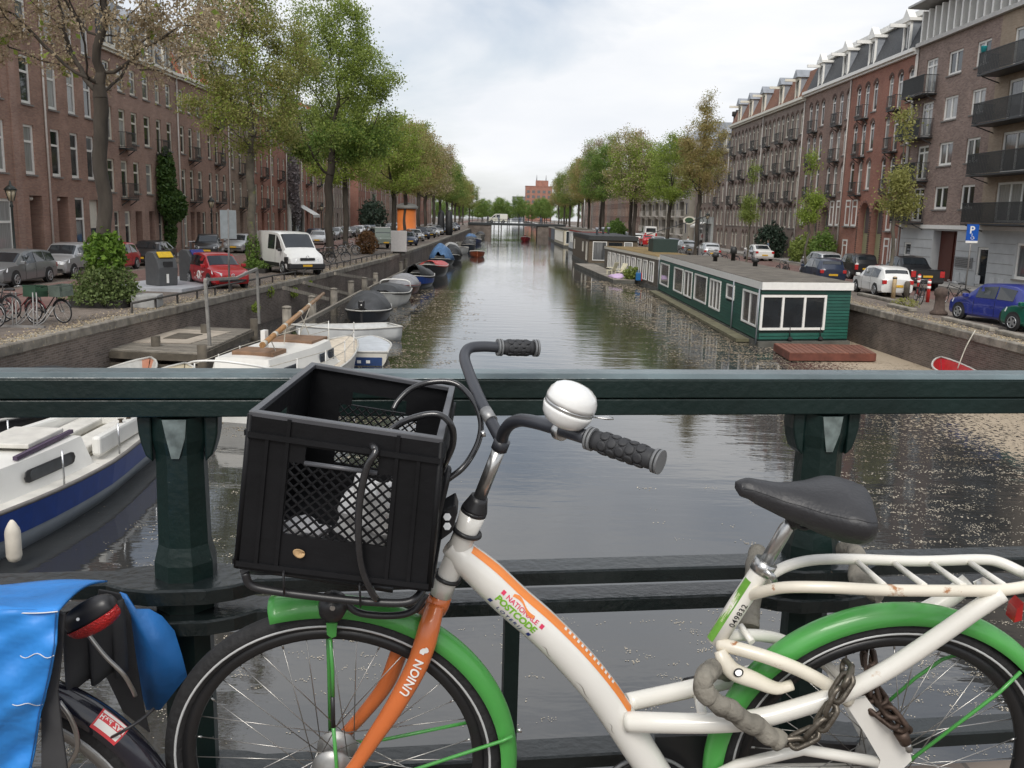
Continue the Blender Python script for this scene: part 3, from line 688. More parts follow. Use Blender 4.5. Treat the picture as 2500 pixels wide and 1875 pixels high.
t = arched('bright red brick house with arched windows next to the modern block', 63.62, 75.3, bD, [(74.2, 73.3), (72.5, 71.6), (70.9, 70.0), (68.1, 67.3), (66.6, 65.7), (64.9, 64.0)], RW[:3], 16.4, white_p, [], {(0, 1), (0, 4), (1, 1), (1, 4), (2, 1), (2, 4)}, slate_m, [65.8, 71.8], doors=[(71.5, 69.35, 6.75-S), (69.05, 66.9, 6.75-S)], arch=.3)
tt = t
for a, b2, z0, z1 in ((74.3, 73.3, 4.95, 7.0), (72.9, 71.9, 4.95, 7.0), (66.2, 65.3, 4.7, 6.9), (74.3, 73.3, 2.1, 3.9), (66.2, 65.3, 2.0, 4.2), (65.0, 64.1, 2.0, 4.2)):
    window(t, 75.3-a, 75.3-b2, z0-S, z1-S, 'slim', white_p, inset=-.04)
t = arched('brown brick house with arched windows left of the bright red one', 75.3, 86.6, bF, [(85.5, 84.6), (83.9, 83.0), (82.3, 81.4), (79.6, 78.7), (77.9, 77.0), (76.3, 75.5)], RW[:3], 16.4, white_p, [], {(0, 1), (0, 4), (1, 1), (1, 4), (2, 1), (2, 4)}, slate_m, [77.2, 83.1], doors=[(83.0, 81.0, 6.6-S), (80.2, 78.2, 6.6-S)], arch=.3)
for a, b2, z0, z1 in ((77.9, 77.0, 4.95, 7.0), (76.4, 75.5, 4.95, 7.0), (85.6, 84.7, 4.95, 7.0), (77.9, 77.0, 2.1, 3.9), (85.6, 84.7, 2.1, 3.9)):
    window(t, 86.6-a, 86.6-b2, z0-S, z1-S, 'slim', white_p, inset=-.04)
RG = [(13.22, 15.35), (10.30, 12.45), (7.47, 9.6), (4.6, 6.7)]
for ya, yb, ds, lab in ((86.6, 100.2, [89.5, 94.6], 'grey brown brick house with narrow arched windows and orange tiled mansard'), (100.2, 114.5, [100.9, 106, 111], 'grey brown brick house with arched windows, farther half of the pair')):
    cols = []; yv = yb-.5
    n_ = 9; stepy = (yb-ya)/n_
    for k in range(n_): c = ya+stepy*(k+.5); cols.append((c+.45, c-.45))
    cols = cols[::-1]
    t = arched(lab, ya, yb, bE, cols, RG, 16.1, cream_p, [(c[0], c[1]) for i, c in enumerate(cols) if i % 3 != 1], {(r, c) for r in range(3) for c in (1, 4, 7)}, mat('brown_roof_tiles', (.20, .095, .06), .8, var=.3, scale=5, bump=.5, bscale=14), ds, 'gable', det=ya < 90, arch=.28)
t = arched('lower brick house with the pub at its foot, beside the tan apartment block', 114.5, 133.5, bE, [(131.5, 130.5), (129.4, 128.4), (127.3, 126.3), (124.5, 123.5), (122.2, 121.2), (119.6, 118.6), (117.4, 116.4)], RG[1:], 13.4, cream_p, [(118.6, 117.6), (116.6, 115.7)], {(0, 5), (1, 5)}, slate_m, [117.3, 126], 'gable', det=False, arch=.25)
pub_m = mat('pub_grey_paint', (.38, .40, .39), .55, var=.12)
p = thing('pub_front', 'grey painted pub front with an oval sign and pale awning', 'shop front', (Rx, 131.5, S), R(-90))
b_ = MB(); b_.box((0, -.3, 0), (.5, -.01, 3.0)); b_.box((10.3, -.3, 0), (10.8, -.01, 3.0)); b_.box((0, -.45, 3.01), (10.8, -.01, 3.9)); b_.build('frame', pub_m, p)
for k in range(6): MB().box((.6+k*1.62, -.2, .5), (2.0+k*1.62, -.1, 2.95)).build('pane', glass_c if k % 2 else glass_d, p)
b_ = MB(); b_.add([(3, -.46, 3.2), (8, -.46, 3.2), (8, -1.5, 2.7), (3, -1.5, 2.7), (8, -1.5, 2.45), (3, -1.5, 2.45)], [(0, 1, 2, 3), (3, 2, 4, 5)]); b_.build('awning', white_p, p, solid=.02)
o = MB().lathe([(.8, 0), (.8, .12)], (0, 0, 0), (0, 1, 0), 24).build('oval_sign', cream_p, p); o.location = (.6, -1.2, 3.4); o.rotation_euler = (0, 0, R(60)); o.scale = (1.15, 1, .7)
o2 = MB().lathe([(.55, 0), (.55, .02)], (0, -.03, 0), (0, 1, 0), 24).build('oval_field', mat('sign_green', (.05, .10, .05), .5), o)

# --- apartment block of pale concrete with balconies, far right
t = house('pale tan apartment block with railed balconies and a sloped grey top floor', 1, 137.5, 186, Rx, 19, bH, group=None, name='apartment_block'); yb = 186
conc = mat('tan_concrete', (.36, .33, .28), .85, var=.1, scale=1); shut = mat('navy_shutter', (.02, .025, .07), .5)
H_ = []
for k in range(5):
    z = 1.2+k*2.75
    for j in range(6):
        a = 2+j*7.8; H_.append((a, a+3.4, z, z+2.2, 1.0)); MB().box((a, .95, z), (a+3.4, 1.0, z+2.2)).build('balcony_window', glass_d, t)
        balcony(t, a-.2, a+3.6, z-.05, .5, 1.0, pipe_m, 14)
        H_.append((a+4.3, a+5.4, z+.3, z+2.0)); window(t, a+4.3, a+5.4, z+.3, z+2.0, 'plain', cream_p, detail=False, sill=False)
        MB().box((a+5.45, -.05, z+.3), (a+5.95, -.01, z+2.0)).build('shutter', shut, t)
wall(t, 48.5, H_, conc, 14.9, depth=12)
b_ = MB(); b_.prism([(0, -.3, 14.92), (0, 3.0, 17.6), (0, 11, 17.6), (0, 12, 14.92)], (48.5, 0, 0)); b_.build('roof', zinc_m, t)
balcony(t, 40, 48.4, 14.95, .2, 1.1, white_p, 20)
for k in range(2): MB().lathe([(.5, 0), (.5, 1.2), (.75, 1.3), (.75, 1.9)], (45+k*2.2, 7, 17.6), (0, 0, 1), 12).build('roof_stack', dark_m, t)
# --- farther right houses, mostly behind trees
yy = 187
for k in range(19):
    wd = 7.5
    t = house(ORD[k]+' far brick house beyond the pale apartment block', 1, yy, yy+wd, Rx, 13, bF, 'far right houses'); H_ = []
    std_cols([(a, a+.9) for a in (.8, 3.3, 5.8)], [(1, 2.8), (3.9, 5.9), (6.9, 8.8), (9.7, 11.2)], 'sash', cream_p, t, H_, False)
    wall(t, wd, H_, [bF, bE, bA][k % 3], 12.2); cornice(t, wd, 12.2, cream_p); mansard(t, wd, 12.55, 2.2, slate_m)
    yy += wd
def tower(label, c, sx, sy, h, m, cols, rows, rz=0, extra=None):
    t = thing('city_block', label, 'building', (c[0], c[1], S), rz)
    MB().box((-sx/2, 0, 0), (sx/2, sy, h)).build('wall', m, t)
    for i in range(cols):
        for j in range(rows):
            a = -sx/2+sx*(i+.2)/cols; z = 2+(h-3)*j/rows
            MB().box((a, -.06, z), (a+sx*.55/cols, .02, z+(h-3)*.55/rows)).build('window', glass_g, t)
    MB().box((-sx/2-.2, -.2, h+.002), (sx/2+.2, sy+.2, h+.4)).build('parapet', m, t)
    if extra: extra(t)
    return t
def ex(t):
    MB().box((-2, 2, 22.41), (6, 9, 26)).build('lift_house', bD, t)
    for a in (-1.5, 4.5): MB().tube([(a, 4, 26), (a, 4, 29.5)], [.3, .08], 6).build('mast', dark_m, t)
tower('brown red brick block with lift house and two masts, far right bank', (22, 600), 17, 16, 22, bD, 5, 6, extra=ex)
tower('low grey office block on the horizon', (8, 520), 7, 10, 13.5, mat('far_grey', (.2, .21, .23), .7), 6, 4)
# ================================================================== OUR BRIDGE
RA = R(7.4); UD = V((math.cos(RA), math.sin(RA), 0)); ND = V((math.sin(RA), -math.cos(RA), 0)); RO = V((0, 2.0, 0)); CZ = 5.1
def RP(u, n, z): return RO + UD*u + ND*n + V((0, 0, CZ+z))
rail_m = mat('dark_green_rail_paint', (.0045, .0145, .013), .40, var=.35, scale=3, bump=.12, bscale=45, spec=.38, spots=((.32, .33, .31), .715, 24))
rail_top = mat('skylit_chipped_rail_top', (.10, .135, .145), .34, var=.45, scale=3.5, bump=.2, bscale=35, spec=.6, spots=((.5, .5, .48), .70, 16))  # sky reflection painted into the grey-blue base; the pale flecks are chipped paint
ped = thing('bridge_railing', 'dark green painted iron bridge railing running across the foreground', 'railing', tuple(RO + V((0, 0, DECK))))
def rbuild(b_, name, m, **k):
    o = b_.build(name, m, ped, **k); o.location = -V(ped.location); return o
def sweep(sec, u0, u1):
    k = len(sec); return [RP(u, n, z) for u in (u0, u1) for n, z in sec], [tuple(range(k)), tuple(range(2*k-1, k-1, -1))]+[(i, (i+1) % k, (i+1) % k+k, i+k) for i in range(k)]
U0, U1 = -13.0, 16.5
b_ = MB(); b_.add(*sweep([(0, -.361), (0, -.404), (-.075, -.404), (-.075, -.361)], U0, U1)); rbuild(b_, 'rail_board', rail_m, bevel=.003)
b_ = MB(); b_.add(*sweep([(-.003, -.4065), (-.003, -.4445), (-.072, -.4445), (-.072, -.4065)], U0, U1)); rbuild(b_, 'rail_board', rail_m, bevel=.003)
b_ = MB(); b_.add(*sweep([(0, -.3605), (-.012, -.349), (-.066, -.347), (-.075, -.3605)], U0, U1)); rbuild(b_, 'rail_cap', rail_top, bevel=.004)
def bar(z, th, name):
    """flat bar that swells round every post"""
    us = [U0]
    for k in range(-8, 12):
        c = -.70+1.497*k
        if U0+.3 < c < U1-.3: us += [c-.16, c-.115, c-.06, c+.06, c+.115, c+.16]
    us.append(U1); b_ = MB(); rows = []
    for u in us:
        c = min((-.70+1.497*k for k in range(-8, 12)), key=lambda q: abs(q-u)); d = abs(u-c); e = .048 if d < .07 else (.03 if d < .12 else 0)
        rows.append([(u, .0+e, z-th), (u, .0+e, z-.004), (u, -.006+e, z), (u, -.08-e*.6, z), (u, -.08-e*.6, z-th)])
    vs = [RP(*p) for r_ in rows for p in r_]; fs = []
    for i in range(len(rows)-1):
        for j in range(5): fs.append((i*5+j, i*5+(j+1) % 5, (i+1)*5+(j+1) % 5, (i+1)*5+j))
    fs += [(0, 1, 2, 3, 4), tuple(len(vs)-5+i for i in (4, 3, 2, 1, 0))]
    b_.add(vs, fs); return rbuild(b_, name, mat('wet_rail_paint', (.008, .012, .0125), .27, var=.4, scale=4, bump=.16, bscale=45, spec=.55, spots=((.36, .22, .15), .715, 26)))
bar(-.817, .034, 'upper_bar'); bar(-.890, .033, 'lower_bar'); bar(-1.296, .035, 'foot_bar')
def post_at(c):
    p = []
    b_ = MB(); oct_ = [(math.cos(a)*.059, math.sin(a)*.059) for a in [R(22.5+45*i) for i in range(8)]]
    prof = [(-1.47, 1.0), (-.93, .92), (-.89, 1.15), (-.78, 1.15), (-.74, .98), (-.56, .93), (-.53, .93), (-.50, 1.02), (-.448, 1.02)]
    for z, s in prof:
        for a, q in oct_: b_.v.append(tuple(RP(c+a*s, -.055+q*s, z)))
    for i in range(len(prof)-1):
        for j in range(8): b_.f.append((i*8+j, i*8+(j+1) % 8, (i+1)*8+(j+1) % 8, (i+1)*8+j)); b_.sm.append(False)
    o = rbuild(b_, 'post', rail_m)
    e = MB(); e.prism([RP(c-.026, .0015, -.449), RP(c+.024, .0015, -.449), RP(c+.020, .0005, -.49), RP(c+.006, .0, -.535), RP(c-.010, .0, -.535), RP(c-.020, .0005, -.485)], ND*.002); e.build('pale_patch', mat('pale_post_paint', (.13, .16, .155), .5, var=.4, scale=40), o)  # paler grey-green triangle at the top of the post front
    for s in (-1, 1):
        e = MB(); pts = [(.055, -.447), (.085, -.447), (.083, -.485), (.078, -.51), (.070, -.535), (.055, -.55)]
        e.prism([RP(c+s*a, -.025, z) for a, z in pts], ND*-.06); x_ = e.build('bracket', rail_m, o, bevel=.004)
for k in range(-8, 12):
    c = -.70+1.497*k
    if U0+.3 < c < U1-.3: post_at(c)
    m_ = c+.7485
    if U0 < m_ < U1: rbuild(MB().add(*sweep([(-.035, -.92), (-.035, -1.297), (-.07, -1.297), (-.07, -.92)], m_-.018, m_+.018)), 'baluster', rail_m)
# deck and its edge beam
b_ = MB(); b_.add([RP(-13, -.10, DECK-CZ), RP(16.5, -.10, DECK-CZ), RP(16.5, 9, DECK-CZ), RP(-13, 9, DECK-CZ), RP(-13, -.10, DECK-CZ-.5), RP(16.5, -.10, DECK-CZ-.5), RP(16.5, 9, DECK-CZ-.5), RP(-13, 9, DECK-CZ-.5)],
                  [(0, 1, 2, 3), (7, 6, 5, 4), (0, 4, 5, 1), (1, 5, 6, 2), (2, 6, 7, 3), (3, 7, 4, 0)])
tag(b_.build('bridge_deck', paving), 'brick paved deck of the near bridge', 'bridge', kind='structure')

# ================================================================== THE FAR BRIDGE
fb_m = mat('far_bridge_steel', (.03, .035, .037), .5, var=.2)
t = thing('canal_bridge', 'flat dark steel bridge crossing the canal far away', 'bridge', (3, 232, 0))
MB().box((-12, 0, 2.55), (12.5, 8, 3.1)).build('span', fb_m, t)
MB().box((-12, .2, -1), (-6.2, 7.8, 2.55)).build('abutment', quay_m, t); MB().box((5.4, .2, -1), (12.5, 7.8, 2.55)).build('abutment', quay_m, t)
b_ = MB(); b_.box((-12, .05, 4.0), (12.5, .13, 4.1)); b_.box((-12, .05, 3.5), (12.5, .1, 3.56))
for i in range(26): b_.box((-12+i*.98, .05, 3.1), (-11.94+i*.98, .11, 4.0))
b_.build('parapet_rail', fb_m, t)

# ================================================================== HOUSEBOATS
green_m = mat('green_cladding', (.012, .085, .062), .5, var=.18, scale=1.5, stretch=(1, 1, 6), bump=.1, each=.12)
roofgrit = mat('roof_grit', (.135, .12, .10), .95, var=.35, scale=1.6, bump=.6, bscale=60, spots=((.30, .28, .24), .66, 30))
hull_m = mat('concrete_hull', (.10, .098, .085), .85, var=.35, scale=1.5)
deckwood = mat('red_brown_decking', (.19, .075, .048), .6, var=.25, scale=2, stretch=(1, 8, 1), each=.16)
def footprint_boat(label, A, B, C, D, z0, z1, fascia, wall_m, name='houseboat', roof_m=roofgrit, fm=white_p, over=.18, loc=None):
    """A near canal corner, B near quay corner, C far canal corner, D far quay corner"""
    A, B, C, D = [V((p[0], p[1], 0)) for p in (A, B, C, D)]
    t = thing(name, label, 'houseboat', (A.x, A.y, 0)); off = -V((A.x, A.y, 0))
    def put(b_, nm, m, par=None, **k):
        o = b_.build(nm, m, par or t, **k)
        if par is None: o.location = off
        return o
    c = (A+B+C+D)/4
    g = lambda p, e, z: p + (p-c).normalized()*e + V((0, 0, z))
    def ring(e, za, zb):
        b_ = MB(); q = [A, B, D, C]
        b_.add([g(p, e, za) for p in q]+[g(p, e, zb) for p in q], [(3, 2, 1, 0), (4, 5, 6, 7)]+[(i, (i+1) % 4, (i+1) % 4+4, i+4) for i in range(4)]); return b_
    put(ring(.28, -.6, z0-.06), 'hull', hull_m)
    put(ring(0, z0-.055, z1), 'wall', wall_m)
    put(ring(over, z1+.004, z1+fascia), 'fascia', fm); put(ring(over-.12, z1+fascia+.002, z1+fascia+.03), 'roof', roof_m)
    return t, put
class Face:
    """a vertical wall face: p along it in metres from P, q height"""
    def __init__(s, P, Q):
        s.P = V((P[0], P[1], 0)); s.Q = V((Q[0], Q[1], 0)); s.d = (s.Q-s.P).normalized(); s.L = (s.Q-s.P).length
        s.n = V((s.d.y, -s.d.x, 0))
    def pt(s, p, z, e=0): return s.P + s.d*p + s.n*e + V((0, 0, z))
    def px(s, x, y):
        h = atplane(x, y, s.P, s.n); return (h-s.P).dot(s.d), h.z
    def box(s, b_, p0, p1, z0, z1, e0, e1):
        vs = [s.pt(p, z, e) for e in (e0, e1) for p, z in ((p0, z0), (p1, z0), (p1, z1), (p0, z1))]
        return b_.add(vs, [(0, 3, 2, 1), (4, 5, 6, 7), (0, 1, 5, 4), (1, 2, 6, 5), (2, 3, 7, 6), (3, 0, 4, 7)])
    def win(s, put, p0, p1, z0, z1, cols=1, fm=white_p, gm=None, f=.075):
        b_ = MB(); e = .07
        s.box(b_, p0, p0+f, z0, z1, 0, e); s.box(b_, p1-f, p1, z0, z1, 0, e); s.box(b_, p0+f, p1-f, z0, z0+f, 0, e); s.box(b_, p0+f, p1-f, z1-f, z1, 0, e)
        ps = [p0+(p1-p0)*i/cols for i in range(cols+1)]
        for p in ps[1:-1]: s.box(b_, p-f*.5, p+f*.5, z0+f, z1-f, .003, e-.004)
        o = put(b_, 'window', fm)
        for a, b2 in zip(ps, ps[1:]): q = MB(); s.box(q, a+f*.5, b2-f*.5, z0+f*.8, z1-f*.8, .008, .022); q.build('pane', gm or glass_d, o)
        return o
    def planks(s, put, z0, z1, n, holes, m, th=.034):
        for i in range(n):
            a = z0+(z1-z0)*i/n; b2 = z0+(z1-z0)*(i+1)/n-.020; segs = [(0.02, s.L-.02)]
            for h0, h1, c, d in holes:
                if b2 > c and a < d:
                    new = []
                    for u, v in segs:
                        if h1 <= u or h0 >= v: new.append((u, v)); continue
                        if h0-u > .03: new.append((u, h0))
                        if v-h1 > .03: new.append((h1, v))
                    segs = new
            for u, v in segs:
                q = MB(); vs = [s.pt(u, a, .002), s.pt(v, a, .002), s.pt(v, a, th), s.pt(u, a, th), s.pt(u, b2, .002), s.pt(v, b2, .002), s.pt(v, b2, th*.4), s.pt(u, b2, th*.4)]
                q.add(vs, [(0, 3, 2, 1), (4, 5, 6, 7), (0, 1, 5, 4), (1, 2, 6, 5), (2, 3, 7, 6), (3, 0, 4, 7)]); put(q, 'plank', m)
gA, gB, gC, gD = (10.66, 37.5), (14.75, 38.5), (10.95, 64.0), (14.6, 64.0)
t, put = footprint_boat('long dark green plank clad houseboat with white window frames and flat gritty roof', gA, gB, gC, gD, .28, 2.36, .31, mat('plank_gap_shade', (.008, .02, .016), .8))  # wall coloured green-black to paint shadow into the gaps between the planks
fr = Face(gA, gB); sd_ = Face(gC, gA)
z8 = lambda x_, y_: (1380+x_/3.3015, 500+y_/3.3015)
p0, zt = fr.px(*z8(1580, 725)); p1, _ = fr.px(*z8(2105, 735)); _, zb = fr.px(*z8(1570, 1010))
hl = [(p0, p1, zb, zt)]
o = fr.win(put, p0, p1, zb, zt, 3, f=.10)
fr.planks(put, .30, 2.34, 15, hl, green_m)
hl = []
for a, b2, c, d, n_ in ((775, 835, 478, 668, 1), (885, 947, 512, 722, 1), (968, 1020, 538, 758, 2), (1052, 1138, 556, 806, 1), (1176, 1248, 602, 862, 3), (1310, 1368, 642, 742, 1), (1442, 1548, 690, 990, 2)):
    pa, za = sd_.px(*z8(a, c+15)); pb, zb2 = sd_.px(*z8(b2, d-12)); zt = min(2.25, max(za, sd_.px(*z8(b2, c+25))[1])); zb = sd_.px(*z8(b2, d))[1] if n_ else 0
    zb = max(.5, min(zb, 1.5)); zt = 2.18; hl.append((pa, pb, zb, zt)); sd_.win(put, pa, pb, zb, zt, n_, gm=glass_g)
sd_.planks(put, .30, 2.34, 15, hl, green_m)
for pp in (.05, sd_.px(*z8(1360, 800))[0], sd_.L-.05): q = MB(); q.tube([sd_.pt(pp, .1, .07), sd_.pt(pp, 2.4, .07)], .035, 8); put(q, 'downpipe', zinc_m)
q = MB(); sd_.box(q, -.2, sd_.L-1.2, .02, .16, .05, .62); put(q, 'gangboard', mat('mossy_gangboard', (.15, .14, .085), .9, var=.35, scale=3))
for x_, y_, h_ in ((1208, 455, .5), (1352, 450, .85), (1530, 495, .45), (1500, 400, .3)):
    g_ = atz(*z8(x_, y_), 2.70); c_ = MB(); c_.lathe([(.13, 0), (.13, h_*.5), (.2, h_*.5), (.2, h_*.85), (.12, h_)], g_, (0, 0, 1), 10); put(c_, 'roof_vent', mat('vent_black', (.03, .03, .03), .5) if h_ > .4 else zinc_m)
for x_ in (1800, 2045):
    pp, zz = fr.px(*z8(x_, 1060)); q = MB(); q.tube([fr.pt(pp, .42, .08), fr.pt(pp, .85, .06)], .022, 6); q.lathe([(.02, 0), (.10, .05), (.1, .14), (.03, .2)], fr.pt(pp, .22, .14), (0, 0, 1), 10); put(q, 'mooring_line', mat('black_rope', (.02, .02, .02), .8))
# timber landing raft in front of it
rt = thing('floating_deck', 'red brown timber deck floating before the green houseboat', 'deck', (12.6, 36.2, 0)); off = -V(rt.location)
q4 = [atz(1889, 838, .34), atz(1928, 861, .34), atz(2140, 863, .34), atz(2102, 842, .34)]
b_ = MB(); lo = [p - V((0, 0, .30)) for p in q4]; b_.add([p-V((0, 0, .03)) for p in q4]+lo, [(0, 1, 2, 3), (7, 6, 5, 4), (0, 4, 5, 1), (1, 5, 6, 2), (2, 6, 7, 3), (3, 7, 4, 0)])
o = b_.build('frame', mat('deck_frame', (.15, .05, .034), .6, var=.3, scale=3), rt); o.location = off
for i in range(16):
    a, b2 = (i+.07)/16, (i+.93)/16
    vs = [lerp(q4[0], q4[3], a), lerp(q4[0], q4[3], b2), lerp(q4[1], q4[2], b2), lerp(q4[1], q4[2], a)]
    o = MB().prism([p-V((0, 0, .028)) for p in vs], (0, 0, .03)).build('board', deckwood, rt); o.location = off

# second houseboat: dark timber with many white windows and an ochre roof edge
darkwood = mat('grey_timber', (.12, .105, .085), .8, var=.3, scale=2, stretch=(1, 1, 8))
t, put = footprint_boat('narrow grey timber houseboat with a row of tall white windows behind the green one', (11.2, 66.2), (14.4, 66.0), (9.7, 88), (13.8, 88), .3, 2.2, .22, darkwood, roof_m=mat('ochre_moss_roof', (.21, .145, .055), .9, var=.35, scale=1.5), fm=cream_p)
sd2 = Face((9.7, 88), (11.2, 66.2))
for k in range(9): sd2.win(put, 2.0+k*2.15, 3.4+k*2.15, .5, 2.0, 2, white_p, glass_g)
q = MB(); q.box((12.2, 75, 2.43), (14.2, 77.5, 3.5)); put(q, 'roof_cabin', mat('dark_green_cabin', (.02, .04, .035), .6))
# terrace raft with chairs beside it
rt2 = thing('terrace_raft', 'grey plank terrace raft with stone edge in front of the brown houseboat', 'raft', (8.6, 88, 0)); off = -V(rt2.location)
tq = [V((7.5, 96, .34)), V((9.5, 96, .34)), V((10.4, 72, .34)), V((8.7, 72, .34))]
b_ = MB(); b_.prism([p-V((0, 0, .4)) for p in tq], (0, 0, .36)); o = b_.build('pontoon', hull_m, rt2); o.location = off
for i in range(30):
    a, b2 = (i+.03)/30, (i+.97)/30; o = MB().prism([lerp(tq[0], tq[3], a)-V((0, 0, .04)), lerp(tq[1], tq[2], a)-V((0, 0, .04)), lerp(tq[1], tq[2], b2)-V((0, 0, .04)), lerp(tq[0], tq[3], b2)-V((0, 0, .04))], (0, 0, .05)).build('board', mat('grey_board', (.24, .215, .18), .85, var=.25, scale=2, each=.2), rt2); o.location = off
cream_ch = mat('cream_paint', (.72, .68, .50), .5, var=.05)
for (cx_, cy_, a_, lab) in ((9.3, 78.6, -130, 'cream wooden garden chair on the terrace raft, upright one'), (9.75, 76.4, -60, 'cream wooden garden chair tipped beside the other on the raft')):
    ch = thing('garden_chair', lab, 'chair', (cx_, cy_, .35), R(a_), 'cream chairs on the raft')
    MB().box((-.3, -.3, .32), (.3, .28, .37)).build('seat', cream_ch, ch)
    for sx in (-.27, .22):
        for sy in (-.28, .2): MB().box((sx, sy, 0), (sx+.06, sy+.06, .32)).build('leg', cream_ch, ch)
        MB().box((sx-.05, -.32, .55), (sx+.1, .3, .59)).build('armrest', cream_ch, ch)
    b_ = MB()
    for i in range(4): b_.beam((-.24+i*.16, .27, .37), (-.26+i*.175, .55, 1.05), .12, .03, (0, 1, 0))
    b_.build('backrest', cream_ch, ch)
b_ = MB(); b_.grid(lambda u, v: (8.85+1.5*u-.25*v, 73.2+2.2*v, .36+.28*(math.sin(math.pi*u)*math.sin(math.pi*v))**.4+.03*math.sin(17*u+9*v)), 12, 14)
o = b_.build('lilac_cushion', mat('lilac_cloth', (.55, .40, .60), .8, var=.1), None, solid=.03); tag(o, 'big lilac cushion lying on the end of the terrace raft', 'cushion')
for k, (cx_, cm, lab) in enumerate(((10.55, (.02, .14, .35), 'blue jerrycan on the raft by the green houseboat'), (10.95, (.6, .06, .02), 'orange red jerrycan on the raft by the green houseboat'))):
    j = thing('jerrycan', lab, 'jerrycan', (cx_, 71.2, .36)); MB().box((-.2, -.15, 0), (.2, .15, .62)).build('body', mat('can_%d' % k, cm, .4), j, bevel=.05); MB().tube([(-.12, 0, .6), (-.1, 0, .74), (.1, 0, .74), (.12, 0, .6)], .03, 6).build('handle', mat('can_%d' % k, cm, .4), j)
# third: brown houseboat with dark flat roof
brownw = mat('brown_plank', (.125, .098, .068), .8, var=.25, scale=2, stretch=(1, 1, 8))
t, put = footprint_boat('brown timber houseboat with black flat roof and open glass front', (9.1, 98), (14.2, 97.5), (8.9, 118), (14.2, 118), .4, 2.75, .42, brownw, roof_m=mat('black_roofing', (.05, .052, .055), .85, var=.25), fm=mat('black_fascia', (.035, .037, .036), .6))
f3 = Face((9.1, 98), (14.2, 97.5)); f3.win(put, .4, 1.9, .6, 2.6, 1, white_p, glass_g); f3.win(put, 2.0, 3.6, .5, 2.6, 1, brownw, glass_d); f3.win(put, 3.7, 4.6, .5, 2.6, 1, white_p, glass_c)
f4 = Face((8.9, 118), (9.1, 98)); f4.planks(put, .42, 2.72, 12, [(2, 3.2, 1.2, 2.4), (13, 14.2, 1.3, 2.4), (17.3, 18.6, .5, 2.5)], brownw); f4.win(put, 2, 3.2, 1.2, 2.4, 1, cream_p); f4.win(put, 13, 14.2, 1.3, 2.4, 2, cream_p); f4.win(put, 17.3, 18.6, .5, 2.5, 1, cream_p, glass_c)
for k in range(3): q = MB(); q.lathe([(.12, 0), (.12, .5), (.2, .55), (.2, .8)], (10.5+k*1.1, 104+k*4, 3.2), (0, 0, 1), 8); put(q, 'roof_vent', zinc_m)
# fourth to seventh
t, put = footprint_boat('white painted houseboat with a red roof edge', (11.0, 130), (14.4, 130), (10.6, 150), (14.4, 150), .3, 2.9, .18, mat('white_boat_paint', (.72, .73, .72), .5, var=.06), fm=mat('red_trim', (.35, .03, .02), .5))
f5 = Face((10.6, 150), (11.0, 130))
for k in range(6): f5.win(put, 3+k*2.7, 4.1+k*2.7, 1.2, 2.5, 1, white_p)
t, put = footprint_boat('cream houseboat with tall white doors under a flat dark roof', (10.2, 156), (14.4, 156), (9.8, 178), (14.4, 178), .4, 2.9, .25, mat('cream_boat', (.55, .50, .38), .6, var=.1), fm=mat('dark_edge', (.06, .06, .055), .7))
f6 = Face((10.2, 156), (14.4, 156)); f6.win(put, .3, 1.5, .6, 2.7, 1, white_p); f6.win(put, 1.7, 2.9, .6, 2.7, 1, white_p)
f6 = Face((9.8, 178), (10.2, 156))
for k in range(7): f6.win(put, 2+k*2.7, 3.4+k*2.7, .8, 2.6, 1, white_p, glass_g)
t, put = footprint_boat('blue grey houseboat farther along the right quay', (10.4, 184), (14.4, 184), (10.2, 199), (14.4, 199), .4, 2.6, .2, mat('blue_grey_boat', (.16, .18, .22), .6), fm=cream_p)
f6 = Face((10.4, 184), (14.4, 184)); f6.win(put, .5, 2, .8, 2.3, 1, white_p)
t, put = footprint_boat('brown houseboat nearest to the far bridge', (10.8, 203), (14.4, 203), (10.6, 218), (14.4, 218), .4, 2.5, .2, mat('rust_boat', (.16, .07, .05), .7), fm=cream_p)

